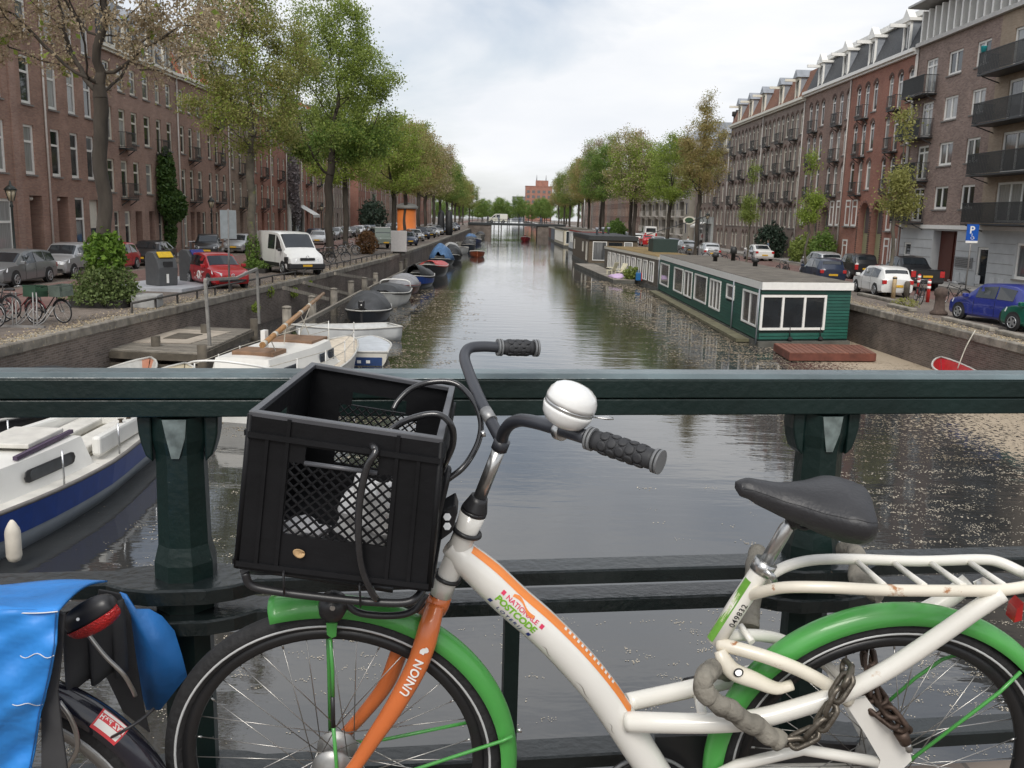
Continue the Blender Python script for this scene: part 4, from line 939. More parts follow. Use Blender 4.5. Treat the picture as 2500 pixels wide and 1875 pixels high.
# ================================================================== BOATS
def hull_fn(L_, B_, sheer, draft=.25, bow=.55, stern=.8, flare=.82, rise=.35):
    def half(t):                                  # t 0 stern .. 1 bow
        a = stern+(1-stern)*min(1, t/.4) if t < .4 else 1.0
        if t > .4: a = max(0.0, 1-((t-.4)/.6)**(2.2/bow*.55))**.75 if t < 1 else 0.0
        return B_/2*a
    def sh(t): return sheer*(1+rise*max(0, (t-.35)/.65)**2)
    return half, sh
def boat(label, pos, ang, L_=5., B_=1.8, sheer=.55, hull=(.6, .6, .58), kind='open', name='boat', cover=None, ch=.6, stripe=None, group=None, deck=None, trim=None, cat='boat', stern=.8, rise=.35, inner=None, ridge=None):
    t = thing(name, label, cat, (pos[0], pos[1], 0), R(ang), group)
    half, sh = hull_fn(L_, B_, sheer, stern=stern, rise=rise); n = 14
    hm = mat('hull_%.2f_%.2f_%.2f' % hull, hull, .35, var=.1, scale=2, spots=((.25, .23, .18), .70, 3))
    X = lambda u: -L_/2+L_*u
    b_ = MB(); secs = [(0, -.25, .45), (.5, -.15, .7), (.8, .05, .85), (.95, .5, 1), (1.0, 1.0, 1)]
    prof = [(-.2, .35), (0.0, .80), (.35, .93), (1.0, 1.0)]
    def pt(u, k, s):
        z_, w_ = prof[k]; z = z_*sh(u) if z_ > 0 else z_
        rake = .10*L_*max(0, u-.75)/.25*(z_ if z_ > 0 else 0)
        return (X(u)-.06*L_*max(0, u-.75)/.25+rake, s*half(u)*w_, z)
    rows = []
    for i in range(n+1):
        u = i/n; u = u if u < 1 else .999
        rows.append([pt(u, k, 1) for k in (3, 2, 1, 0)]+[pt(u, k, -1) for k in (0, 1, 2, 3)])
    o0 = len(b_.v); b_.v += [tuple(p) for r_ in rows for p in r_]
    for i in range(n):
        for j in range(7): b_.f.append((i*8+j, (i+1)*8+j, (i+1)*8+j+1, i*8+j+1)); b_.sm.append(True)
    b_.f.append(tuple(range(8))); b_.sm.append(False)
    hb = b_.build('hull', hm, t)
    tm = trim or mat('boat_trim', (.55, .54, .5), .5, var=.1)
    for s in (1, -1):
        pts = [V(pt(min(i/n, .999), 3, s)) for i in range(n+1)]; MB().tube(pts, .035, 6).build('gunwale', tm, t)
    MB().tube([V(pt(0, 3, 1)), V(pt(0, 3, -1))], .035, 6).build('gunwale', tm, t)
    if stripe:
        for s in (1, -1):
            q = MB(); k_ = []
            for i in range(n+1):
                u = min(i/n, .999); a = V(pt(u, 2, s)); c = V(pt(u, 3, s)); k_.append((lerp(a, c, .12), lerp(a, c, .95)))
            for i in range(n):
                o = V((0, s*.022, 0)); q.add([k_[i][0]+o, k_[i+1][0]+o, k_[i+1][1]+o, k_[i][1]+o], [(0, 1, 2, 3)], True)
            q.build('hull_band', mat('band_%.2f_%.2f_%.2f' % stripe, stripe, .35, var=.12), t)
    gz = lambda u: sh(u)
    if kind == 'open':
        im = inner or mat('boat_inside', (.5, .5, .47), .6, var=.15)
        b_ = MB()
        def inn(u, v):
            u = .02+.95*u; a = (v-.5)*2; w_ = half(u)*.94; z = sh(u)*(1-.78*(1-abs(a)**4)); return (X(u)-.06*L_*max(0, u-.75)/.25+.1*L_*max(0, u-.75)/.25*min(1, z/sh(u)), a*w_, z)
        b_.grid(inn, 12, 10); b_.build('inner_shell', im, t)
        for u in (.22, .55): MB().box((X(u)-.14, -half(u)*.9, sh(u)*.62), (X(u)+.14, half(u)*.9, sh(u)*.70)).build('thwart', mat('thwart_wood', (.24, .13, .07), .6, var=.2), t)
    else:
        b_ = MB(); b_.grid(lambda u, v: (X(u*.97)+(.04*L_*max(0, u*.97-.75)/.25), (v-.5)*2*half(min(u*.97, .999))*.97, sh(u*.97)-.02+.05*math.sin(math.pi*v)), 14, 6)
        b_.build('deck', deck or tm, t)
    if kind == 'cover':
        rg = ridge or (lambda u: math.sin(math.pi*min(1, max(0, u)))**.6)
        rnd = random.Random(hash(label) % 1000); ph = [rnd.uniform(0, 6) for _ in range(4)]
        def cv(u, v):
            a = (v-.5)*2; uu = .02+.88*u; w_ = half(uu)*1.04+.02; h = ch*rg(u)*(1-abs(a)**2.6)
            h += .075*ch*(math.sin(11*u+ph[0])*math.cos(4*a+ph[1])+math.sin(19*u+6*a+ph[2]))*(1-a*a)
            drop = .12*abs(a)**8
            return (X(uu), a*w_, sh(uu)+.03+h-drop)
        MB().grid(cv, 26, 18).build('tarpaulin', cover, t, solid=.012)
    return t, X, half, sh
black_t = mat('black_tarpaulin', (.022, .023, .025), .55, var=.3, scale=2, bump=.4, bscale=6)
grey_t = mat('charcoal_tarpaulin', (.045, .047, .05), .6, var=.25, scale=2, bump=.4, bscale=6)
blue_t = mat('blue_tarpaulin', (.06, .14, .28), .55, var=.25, scale=3, bump=.5, bscale=5)
white_g = mat('white_gelcoat', (.74, .73, .69), .35, var=.06, scale=2, spots=((.45, .42, .36), .70, 5))
dirty_w = mat('dirty_white', (.62, .60, .55), .55, var=.15, scale=3, spots=((.33, .31, .26), .66, 6))
steel_m = mat('stainless_steel', (.55, .56, .57), .25, .9, var=.05)
rope_m = mat('pale_rope', (.5, .47, .4), .9, var=.2)
varn = mat('varnished_wood', (.33, .175, .07), .4, var=.25, scale=4, stretch=(6, 1, 1))
brown_h = mat('hatch_wood', (.20, .115, .065), .55, var=.2, scale=4)
def outboard(par, p, ang=0, m=None):
    m = m or mat('outboard_navy', (.02, .028, .045), .4, var=.1)
    e = thing('outboard_motor', None, None, p, R(ang)); e.parent = par; del_ = None
    MB().box((-.17, -.13, .3), (.2, .13, .66)).build('cowl', m, e, bevel=.05); MB().box((-.12, -.06, -.5), (.02, .06, .3)).build('leg', m, e, bevel=.02)
    MB().tube([(.15, 0, .42), (.5, .05, .5)], .03, 6).build('tiller', white_p, e)
    return e
# blue and white sailing boat in the lower left corner, bow towards us
t, X, half, sh = boat('white cabin sailing boat with royal blue hull band moored below the railing at left', (-7.8, 14.8), -90.5, 8.2, 2.25, .72, (.30, .34, .38), 'deck', 'sailing_boat', deck=dirty_w, stripe=(.012, .045, .22), trim=mat('grey_rubbing_strake', (.16, .15, .14), .7), stern=.72, rise=.12)
mw = white_g
def trunk(par, X, half, sh, u0, u1, w0, w1, h, m, name='cabin', slope=.25, n=8):
    b_ = MB()
    def f(u, v):
        uu = u0+(u1-u0)*u; wv = half(uu)*(w0+(w1-w0)*u)
        e = 1.0
        a = (v-.5)*2; prof = min(1, (1-abs(a))/.22) if abs(a) < 1 else 0
        z = sh(uu)+h*prof*min(1, u/.02+.001, (1-u)/.10+.001)+.07*h*math.cos(a*1.5)*(prof >= 1)
        return (X(uu), a*wv, z)
    b_.grid(f, 30, 27, smooth=False); return b_.build(name, m, par)
cb = trunk(t, X, half, sh, .43, .86, .74, .62, .46, mw)
# cockpit: coaming sides, seats, footwell
b_ = MB()
for s in (1, -1): b_.beam((X(.10), s*half(.1)*.72, sh(.1)+.16), (X(.43), s*half(.43)*.74, sh(.4)+.26), .16, .34)
b_.beam((X(.10), -.72, sh(.1)+.14), (X(.10), .72, sh(.1)+.14), .14, .3, (0, 0, 1)); b_.build('coaming', mw, t, bevel=.05)
MB().box((X(.12), -.62, sh(.2)+.02), (X(.42), .62, sh(.2)+.05)).build('cockpit_floor', mat('mouldy_floor', (.3, .28, .22), .8, var=.35, scale=6), t)
for s in (1, -1): MB().box((X(.13), s*.36-.22, sh(.2)+.05), (X(.40), s*.36+.22, sh(.2)+.2)).build('seat', dirty_w, t, bevel=.03)
b_ = MB(); b_.box((X(.46), -.42, sh(.5)+.56), (X(.60), .42, sh(.5)+.64)); b_.build('sliding_hatch', dirty_w, t, bevel=.02)
MB().box((X(.44), -.50, sh(.5)+.51), (X(.66), -.43, sh(.5)+.57)).build('hatch_rail', mat('purple_rail', (.07, .045, .085), .6), t); MB().box((X(.44), .43, sh(.5)+.51), (X(.66), .50, sh(.5)+.57)).build('hatch_rail', mat('purple_rail', (.07, .045, .085), .6), t)
for s in (1, -1):
    pts = []; w_ = half(.6)*.70
    c0 = V((X(.66), s*(half(.66)*.70*.885+.03), sh(.66)+.25)); c1 = V((X(.52), s*(half(.52)*.74*.885+.03), sh(.52)+.25)); dd = (c1-c0).normalized()
    poly = [c0+V((0, 0, .1)), c1+V((0, 0, .1))]+[c1+dd*.1*math.sin(a)+V((0, 0, .1*math.cos(a))) for a in (R(40), R(90), R(140))]+[c1-V((0, 0, .1)), c0-V((0, 0, .1))]+[c0-dd*.1*math.sin(a)-V((0, 0, .1*math.cos(a))) for a in (R(40), R(90), R(140))]
    wn = MB().prism(poly, (0, s*.02, 0)).build('cabin_window', mat('window_rubber', (.03, .03, .032), .5), t)
    MB().prism([c+((p-c)*.82) for p in poly for c in [(c0+c1)/2]], (0, s*.028, 0)).build('pane', mat('grey_perspex', (.09, .095, .1), .15), wn)
for u in (.12, .36, .60): 
    for s in (1, -1): MB().tube([(X(u), s*half(u)*.9, sh(u)-.02), (X(u), s*half(u)*.9, sh(u)+.55)], .016, 8).build('stanchion', steel_m, t)
pr = [(X(.04), half(.04)*.85, sh(0)), (X(.035), half(.04)*.85, sh(0)+.55), (X(.0), half(.04)*.6, sh(0)+.62), (X(.0), -half(.04)*.6, sh(0)+.62), (X(.035), -half(.04)*.85, sh(0)+.55), (X(.04), -half(.04)*.85, sh(0))]
MB().tube(spline(pr, 4), .018, 8).build('pushpit', steel_m, t)
for u in (.22, .27): MB().lathe([(.05, 0), (.03, .04), (.03, .07), (.06, .09)], (X(u), half(u)*.70, sh(u)+.36), (0, 0, 1), 10).build('winch', mat('bronze', (.08, .06, .04), .5, .5), t)
fd = MB().lathe([(.02, .62), (.05, .58), (.09, .5), (.105, .44), (.105, .1), (.08, .03), (.03, 0)], aty(36, 1372, 12.3), (0, 0, 1), 14).build('fender', mat('chalky_fender', (.68, .63, .54), .6, var=.12), None)
tag(fd, 'white cylindrical fender hanging from the blue hulled boat', 'fender')
# neighbours of the blue boat
boat('boat under a black tarpaulin behind the blue hulled sailing boat', (-10.9, 20.3), -88, 6.0, 2.2, .6, (.05, .05, .05), 'cover', cover=black_t, ch=.7)
b_ = MB(); b_.lathe([(.05, 0), (.28, .1), (.34, .5), (.30, .9), (.12, 1.05)], (-9.55, 19.9, .35), (.15, .1, 1), 14); tag(b_.build('pink_buoy', mat('faded_pink_vinyl', (.62, .40, .36), .6, var=.15)), 'faded pink vinyl fender bag between the tarpaulin boat and the blue one', 'fender')
t, X, half, sh = boat('cream open boat with a dark blue outboard motor behind the blue hulled one', (-8.75, 22.9), 94, 5.0, 1.9, .55, (.55, .5, .38), 'open', inner=mat('cream_inside', (.6, .54, .42), .6)); outboard(t, (X(0)-.1, 0, sh(0)-.1), 180)
boat('low salmon pink dinghy in the shade behind the cream boat', (-10.4, 24.6), 90, 4.2, 1.6, .5, (.5, .24, .16), 'open')
# white sailing boat with its mast laid down
t, X, half, sh = boat('white sailing boat with brown hatches and its wooden mast lowered along the deck', (-5.85, 25.7), 79, 8.4, 2.7, .72, (.68, .67, .63), 'deck', 'sailing_boat', deck=mat('tan_deck', (.58, .51, .41), .7, var=.15), rise=.45, stern=.7)
cb = trunk(t, X, half, sh, .10, .62, .86, .80, .66, white_g)
MB().box((X(.17), -.62, sh(.2)+.66), (X(.27), .5, sh(.2)+.80)).build('hatch', brown_h, t, bevel=.02); MB().box((X(.46), -.65, sh(.4)+.64), (X(.60), .65, sh(.4)+.78)).build('hatch', brown_h, t, bevel=.02)
for s in (1, -1):
    for u, w_, h_ in ((.22, .75, .26), (.45, .42, .36), (.53, .42, .36)):
        yv = s*(half(u)*(.86-.115*(u-.1))*.885); o = MB().box((X(u)-w_/2, -.02, -h_/2), (X(u)+w_/2, .02, h_/2)).build('cabin_window', mat('boat_window', (.045, .055, .07), .15), t, bevel=.09, bseg=3); o.location = (0, yv+s*.03, sh(u)+.3)
for i, u in enumerate((.04, .22, .4, .6, .78, .93)):
    for s in (1, -1): MB().tube([(X(u), s*half(u)*.93, sh(u)-.02), (X(u), s*half(u)*.93, sh(u)+.62)], .018, 6).build('stanchion', white_p, t)
for s in (1, -1):
    for zz in (.6, .32): MB().tube([(X(u), s*half(u)*.93, sh(u)+zz) for u in (.04, .22, .4, .6, .78, .93)], .011, 5).build('guard_wire', rope_m, t)
b_ = MB(); b_.tube(spline([(X(.04), 1.1, sh(0)+.6), (X(-.01), .6, sh(0)+.75), (X(-.02), 0, sh(0)+.8), (X(-.01), -.6, sh(0)+.75), (X(.04), -1.1, sh(0)+.6)], 4), .03, 6); b_.build('stern_rail', white_p, t)
MB().box((X(.26), -.06, sh(.3)+.6), (X(.27)+.12, .06, sh(.3)+1.25)).build('mast_foot', white_p, t)
ma, mb_ = aty(640, 843, 22.3), aty(790, 716, 30.5)
mt_ = thing('mast', 'varnished wooden mast lying slanted over the white sailing boat', 'mast', ma); o = MB().tube([ma, lerp(ma, mb_, .5), mb_], [.075, .07, .05], 10).build('spar', varn, mt_); o.location = -ma
for k in (.02, .16, .3, .55, .7): c = lerp(ma, mb_, k); o = MB().tube([c-(mb_-ma).normalized()*.1, c+(mb_-ma).normalized()*.1], .085-.02*k, 10).build('lashing', rope_m, mt_); o.location = -ma
for k, (dx, dz) in enumerate(((.3, -1.1), (-.2, -1.3), (.5, -1.5), (-.5, -1.2))): c = lerp(ma, mb_, .1+.22*k); o = MB().tube(spline([c, c+V((dx*.4, .1, dz*.35)), c+V((dx, .2, dz))], 5), .014, 5).build('rigging_line', rope_m, mt_); o.location = -ma
# small boats along the piles
t, X, half, sh = boat('flat white dinghy with grey lid and blue stern beside the white sailing boat', (-4.75, 32.0), 94, 3.6, 1.75, .48, (.60, .58, .52), 'deck', 'dinghy', deck=mat('pale_blue_lid', (.50, .53, .56), .5, var=.15, scale=3), stern=.95, rise=.1)
MB().box((X(0)-.012, -half(0)*.78, .02), (X(0)-.03, half(0)*.78, .30)).build('stern_panel', mat('stern_blue', (.02, .05, .15), .4), t)
for yv in (-.25, .05): MB().box((X(0)-.045, yv, .10), (X(0)-.031, yv+.13, .2)).build('sticker', white_p, t)
t, X, half, sh = boat('open white fibreglass dinghy with a wooden thwart', (-6.15, 36.2), 212, 4.2, 1.7, .55, (.66, .67, .66), 'open', 'dinghy', inner=mat('pale_grey_inside', (.5, .51, .5), .6, var=.1))
b_ = MB(); b_.tube([(-5.6, 34.0, .22), (-5.0, 34.2, .22)], .11, 10); tag(b_.build('red_fender', mat('red_vinyl', (.45, .06, .03), .5)), 'small orange red fender floating beside the open white dinghy', 'fender')
t, X, half, sh = boat('motor boat hidden under a tall charcoal tarpaulin', (-6.35, 43.3), -88, 5.2, 2.1, .55, (.03, .035, .045), 'cover', cover=grey_t, ch=.72, ridge=lambda u: min(1, .35+2.2*u)*min(1, (1.02-u)*3)); outboard(t, (X(1)+.1, 0, .55), 0, mat('outboard_black', (.02, .02, .022), .4))
t, X, half, sh = boat('white motor boat with a grey fitted cover and windscreen', (-6.35, 51.4), -92, 6.0, 2.2, .68, (.66, .66, .63), 'cover', cover=grey_t, ch=.42, ridge=lambda u: .4+.6*min(1, u*2) if u < .9 else .2)
MB().tube(spline([(X(.12), -.9, .75), (X(.16), -.7, 1.2), (X(.16), .7, 1.2), (X(.12), .9, .75)], 4), .04, 6).build('windscreen_frame', white_p, t)
t, X, half, sh = boat('small dark red cabin boat with a rounded grey window hood', (-6.35, 58.4), -92, 5.0, 2.0, .55, (.10, .025, .02), 'cover', cover=mat('grey_hood', (.22, .22, .23), .4, var=.15), ch=.62, ridge=lambda u: min(1, u*4, (1-u)*3), trim=mat('dark_red_trim', (.16, .03, .025), .45))
boat('black boat with bright blue bow and black tarpaulin', (-5.95, 64.2), -91, 6.6, 2.2, .75, (.03, .032, .034), 'cover', cover=black_t, ch=.7, stripe=(.012, .06, .30), ridge=lambda u: .3+.7*min(1, u*1.5))
t, X, half, sh = boat('dark barge with a bright red deck cover', (-5.8, 75.4), -91, 6.5, 2.3, .85, (.03, .03, .03), 'cover', cover=mat('red_deck_cover', (.45, .035, .03), .5, var=.12), ch=.28, ridge=lambda u: 1, stern=.95)
boat('boat wrapped in a tall peaked blue tarpaulin', (-6.2, 92.5), -90, 7, 2.5, .6, (.06, .07, .08), 'cover', cover=blue_t, ch=1.45, ridge=lambda u: max(.2, 1-abs(u-.62)*1.7))
boat('motor boat with a bulging black cover', (-5.6, 101.5), -90, 5.0, 2.1, .6, (.03, .03, .035), 'cover', cover=black_t, ch=1.1)
boat('motor boat with a pale grey canopy', (-6.2, 109), -90, 6.0, 2.3, .7, (.1, .1, .1), 'cover', cover=mat('pale_canopy', (.34, .34, .33), .6), ch=1.0)
boat('low orange red wooden launch on the outer berth', (-3.2, 113), -88, 5.5, 1.9, .6, (.40, .10, .04), 'open', inner=mat('orange_inside', (.4, .15, .07), .6))
far_cols = [(.62, .62, .6), (.05, .06, .08), (.55, .53, .48), (.6, .6, .6), (.03, .05, .14), (.5, .48, .4), (.62, .62, .62), (.25, .24, .22), (.6, .58, .55)]
for k, (c_, y_) in enumerate(zip(far_cols, (121, 131, 141, 152, 163, 174, 186, 198, 210))):
    boat(ORD[k]+' small far boat of the row before the far bridge, counting away', (-5.6+.7*math.sin(k*2.1), y_), -90+6*math.sin(k), 6, 2.1, .75, c_, 'cover' if k % 2 else 'deck', cover=[grey_t, black_t, blue_t][k % 3], ch=.7, group='far moored boats', deck=dirty_w)
t, X, half, sh = boat('small dark red motor boat sailing in mid canal before the far bridge', (4.4, 187), -95, 5.2, 2.0, .75, (.22, .015, .02), 'open', 'motor_boat')
boat('little red rowing boat tucked under the right quay wall', (15.05, 29.7), 78, 3.4, 1.3, .45, (.42, .02, .03), 'open', 'rowing_boat', inner=mat('red_inside', (.42, .03, .03), .5))
b_ = MB(); b_.tube(spline([(15.1, 29.6, .5), (15.4, 29.8, 1.2), (15.75, 30.0, 1.75)], 4), .02, 5); tag(b_.build('mooring_rope', rope_m), 'pale rope rising from the red rowing boat to the quay', 'rope')

# ================================================================== LANDING STAGE, PILES, GUARD RAIL
old_w = mat('weathered_timber', (.20, .18, .15), .9, var=.35, scale=3, bump=.4, bscale=18, stretch=(1, 5, 1), each=.25)
old_d = mat('dark_timber', (.10, .085, .065), .9, var=.35, scale=3, bump=.4, bscale=18)
q4 = [atz(250, 852, .8), atz(484, 862, .8), atz(616, 803, .8), atz(395, 794, .8)]
ls = thing('landing_stage', 'weathered timber landing stage with a pale plywood patch below the left quay', 'landing stage', (q4[0].x, q4[0].y, 0)); off = -V(ls.location)
for i in range(26):
    a, b2 = (i+.09)/26, (i+.91)/26
    o = MB().prism([lerp(q4[0], q4[3], a)-V((0, 0, .05)), lerp(q4[0], q4[3], b2)-V((0, 0, .05)), lerp(q4[1], q4[2], b2)-V((0, 0, .05)), lerp(q4[1], q4[2], a)-V((0, 0, .05))], (0, 0, .05+random.uniform(-.006, .006))).build('plank', old_w, ls); o.location = off
for a, b2, dz in ((0, 1, .16), (1, 2, .16), (0, 1, .5), (1, 2, .55)): o = MB().beam(q4[a]-V((0, 0, dz)), q4[b2]-V((0, 0, dz)), .12, .2).build('bearer', old_d, ls); o.location = off
cq = [lerp(lerp(q4[0], q4[3], v), lerp(q4[1], q4[2], v), u) for u, v in ((.12, .25), (.72, .3), (.86, .82), (.2, .85))]
o = MB().prism(cq, (0, 0, .02)).build('plywood_patch', mat('plywood', (.38, .33, .27), .85, var=.2, scale=2), ls); o.location = off
o = MB().prism([lerp((cq[0]+cq[2])/2, p, .4)+V((0, 0, .021)) for p in cq], (0, 0, .015)).build('hatch', old_d, ls); o.location = off
for px_, py_ in ((500, 800), (493, 852), (620, 786), (380, 830)): g_ = atz(px_, py_, 1.0); o = MB().tube([V((g_.x, g_.y, -.6)), g_+V((0, 0, .12))], .14, 10).build('pile', old_d, ls); o.location = off
# pipe frame over the landing
fpts = [atx(515, 890, -9.2), atx(501, 683, -9.2), atx(576, 679, -9.6), atx(627, 656, -9.6), atx(633, 790, -9.6)]
gf = thing('pipe_frame', 'bare grey tube frame standing over the landing stage', 'frame', tuple(fpts[0]))
for a, b2 in zip(fpts, fpts[1:]): o = MB().beam(a, b2, .09, .09).build('tube', mat('dull_galvanised', (.30, .29, .27), .6, .4, var=.2), gf); o.location = -V(gf.location)
# mooring piles with rails between them: top of each pile seen in the photograph, all stand along one line
rw = []
for px_, py_ in ((700, 752), (762, 726), (815, 707), (857, 689), (890, 680), (917, 669), (979, 641), (991, 634)):
    p = atx(px_, py_, -8.35); rw.append(p)
for k, p in enumerate(rw):
    q = MB(); q.tube([V((p.x, p.y, -.6)), p], [.19, .17], 10); q.lathe([(.19, 0), (.19, .05), (.10, .09)], p, (0, 0, 1), 10); tag(q.build('mooring_pile', old_w), ['thick mooring pile nearest the lowered mast', 'mooring pile behind the open white dinghy', 'mooring pile beside the charcoal tarpaulin boat', 'mooring pile near the grey covered white boat', 'mooring pile by the dark red cabin boat', 'mooring pile left of the blue bowed boat', 'grey mooring pile below the white cabinet', 'farther grey mooring pile below the white cabinet'][k], 'pile', 'mooring piles')
def rail_piece(a, b2, lab): tag(MB().beam(a, b2, .14, .16).build('mooring_beam', old_w), lab, 'beam', 'mooring beams')
rail_piece(atx(692, 703, -9.8), atx(800, 730, -8.3), 'pale slanting beam from the quay to the first mooring pile')
rail_piece(atx(742, 690, -9.6), atx(850, 718, -8.3), 'pale slanting beam from the quay behind the charcoal tarpaulin boat')
rail_piece(V((-8.0, 34, .62)), V((-8.0, 52, .62)), 'long low fender beam along the piles')
rail_piece(V((-7.9, 54, .62)), V((-7.5, 84, .62)), 'long low fender beam farther along the piles')
rail_piece(atx(818, 668, -9.4), atx(915, 684, -8.3), 'dark beam from the quay by the red cabin boat')
# low guard rail along the coping
gr_m = mat('dark_guard_rail', (.06, .055, .05), .7, var=.3)
for seg, (ya, yb, lab) in enumerate(((29.6, 47, 'low dark guard rail on the left quay beside the red car'), (48.5, 72, 'low dark guard rail on the left quay past the white van'))):
    t = thing('guard_rail', lab, 'railing', (interp(QL, ya)-.3, ya, S)); off = -V(t.location); ys = np.linspace(ya, yb, int((yb-ya)/1.7)+1)
    o = MB().tube([V((interp(QL, y_)-.3, y_, S+.33)) for y_ in ys], .04, 6).build('rail', gr_m, t); o.location = off
    for y_ in ys: o = MB().box((interp(QL, y_)-.33, y_-.03, S-.02), (interp(QL, y_)-.27, y_+.03, S+.33)).build('post', gr_m, t); o.location = off
# ================================================================== VEHICLES
tyre_m = mat('tyre_rubber', (.018, .018, .019), .8, var=.2)
rim_m = mat('alloy_rim', (.42, .43, .44), .35, .7, var=.1)
auto_g = mat('car_glass', (.018, .022, .026), .05, var=.3, scale=1.2, spec=.9)
plate_m = mat('yellow_plate', (.62, .36, .02), .5, var=.05)
lamp_w = mat('headlamp', (.62, .64, .66), .12, var=.1, spec=.9)
lamp_r = mat('tail_lamp', (.42, .015, .015), .2, var=.15, spec=.8)
black_pl = mat('black_plastic', (.022, .022, .023), .55, var=.2)
def paint(name, c, metal=.0): return mat('paint_'+name, c, .28, metal, var=.05, scale=1, coat=.6)
SHAPES = {
 # stations: x, lower z, belt z, belt half-width factor, top z, top half-width factor ; cabin stations flagged by top > belt+.2
 'hatch': dict(L=3.9, W=1.66, H=1.47, st=[(-1.95, .42, .80, .80, .86, .70), (-1.88, .24, .84, .93, .95, .80), (-1.55, .20, .88, 1, 1.34, .74), (-1.30, .20, .88, 1, 1.43, .76), (-.5, .20, .88, 1, 1.47, .78), (.25, .20, .87, 1, 1.43, .77), (.42, .20, .87, 1, 1.36, .76), (1.05, .20, .86, 1, .93, .86), (1.6, .20, .80, .97, .84, .84), (1.85, .22, .66, .90, .70, .78), (1.95, .36, .56, .78, .60, .68)],
               wb=(-1.22, 1.22), r=.30, side=[(-1.42, -.62), (-.55, .42)], ws=(.36, 1.02), rw=(-1.72, -1.58)),
 'estate': dict(L=4.6, W=1.75, H=1.48, st=[(-2.3, .42, .80, .82, .86, .74), (-2.22, .24, .85, .94, .98, .84), (-1.95, .20, .90, 1, 1.34, .76), (-1.6, .20, .90, 1, 1.42, .77), (-.5, .20, .90, 1, 1.48, .78), (.25, .20, .89, 1, 1.44, .77), (.45, .20, .89, 1, 1.36, .76), (1.15, .20, .88, 1, .95, .86), (1.9, .20, .82, .97, .85, .84), (2.2, .22, .66, .9, .70, .8), (2.3, .36, .56, .78, .60, .68)],
               wb=(-1.38, 1.38), r=.315, side=[(-1.95, -1.2), (-1.12, -.32), (-.25, .55)], ws=(.42, 1.12), rw=(-2.12, -1.98)),
 'saloon': dict(L=4.5, W=1.76, H=1.42, st=[(-2.25, .42, .78, .84, .84, .76), (-2.15, .24, .88, .95, .95, .84), (-1.55, .20, .92, 1, .99, .82), (-.85, .20, .90, 1, 1.36, .74), (-.3, .20, .90, 1, 1.42, .77), (.25, .20, .89, 1, 1.39, .77), (.45, .20, .89, 1, 1.32, .76), (1.15, .20, .88, 1, .95, .86), (1.85, .20, .80, .97, .84, .84), (2.15, .22, .66, .9, .70, .8), (2.25, .36, .56, .78, .60, .68)],
               wb=(-1.32, 1.35), r=.315, side=[(-1.25, -.45), (-.38, .55)], ws=(.42, 1.12), rw=(-1.45, -.9)),
 'suv': dict(L=3.8, W=1.6, H=1.62, st=[(-1.9, .5, .95, .86, 1.0, .78), (-1.84, .30, .98, .95, 1.1, .84), (-1.62, .26, 1.0, 1, 1.45, .80), (-1.40, .26, 1.0, 1, 1.57, .81), (-.5, .26, 1.0, 1, 1.62, .82), (.2, .26, .99, 1, 1.58, .81), (.38, .26, .99, 1, 1.52, .8), (.92, .26, .98, 1, 1.05, .88), (1.5, .26, .92, .98, .96, .88), (1.8, .28, .78, .93, .82, .82), (1.9, .42, .66, .84, .70, .74)],
             wb=(-1.18, 1.18), r=.32, side=[(-1.58, -1.12), (-1.05, -.35), (-.28, .42)], ws=(.34, .90), rw=(-1.74, -1.62)),
 'van': dict(L=4.96, W=2.05, H=2.25, st=[(-2.48, .5, 1.2, .95, 1.25, .94), (-2.46, .34, 1.25, 1, 2.15, .86), (-2.3, .30, 1.25, 1, 2.24, .88), (-.5, .30, 1.25, 1, 2.25, .88), (.55, .30, 1.24, 1, 2.22, .87), (.80, .30, 1.24, 1, 2.14, .85), (1.62, .30, 1.22, 1, 1.36, .86), (2.05, .30, 1.10, .98, 1.20, .84), (2.38, .30, .86, .94, .95, .82), (2.48, .40, .66, .88, .72, .78)],
             wb=(-1.45, 1.55), r=.34, side=[(-.55, .38), (.55, 1.45)], ws=(.74, 1.58), rw=(-2.47, -2.465)),
 'pickup': dict(L=5.3, W=1.85, H=1.8, st=[(-2.65, .5, 1.05, .96, 1.1, .94), (-2.6, .42, 1.10, 1, 1.16, .97), (-1.15, .42, 1.10, 1, 1.17, .97), (-1.0, .42, 1.10, 1, 1.30, .88), (-.62, .42, 1.10, 1, 1.72, .78), (-.2, .42, 1.10, 1, 1.80, .79), (.35, .42, 1.10, 1, 1.77, .78), (.55, .42, 1.09, 1, 1.70, .77), (1.2, .42, 1.08, 1, 1.16, .88), (2.2, .42, 1.02, .98, 1.06, .88), (2.55, .45, .85, .92, .9, .85), (2.65, .55, .7, .82, .75, .76)],
              wb=(-1.55, 1.6), r=.39, side=[(-.62, .0), (.08, .75)], ws=(.52, 1.16), rw=(-.95, -.66)),
 'jeep': dict(L=4.0, W=1.68, H=1.95, st=[(-2.0, .5, 1.12, .98, 1.15, .97), (-1.98, .45, 1.15, 1, 1.85, .90), (-1.85, .45, 1.15, 1, 1.95, .92), (.2, .45, 1.15, 1, 1.95, .92), (.4, .45, 1.15, 1, 1.90, .9), (.55, .45, 1.12, 1, 1.22, .9), (1.3, .45, 1.08, .95, 1.16, .88), (1.85, .48, 1.02, .95, 1.06, .86), (1.95, .5, .9, .92, .95, .84)],
            wb=(-1.1, 1.25), r=.39, side=[(-1.75, -.5), (-.4, .3)], ws=(.41, .54), rw=(-1.99, -1.985)),
}
CARC = {}
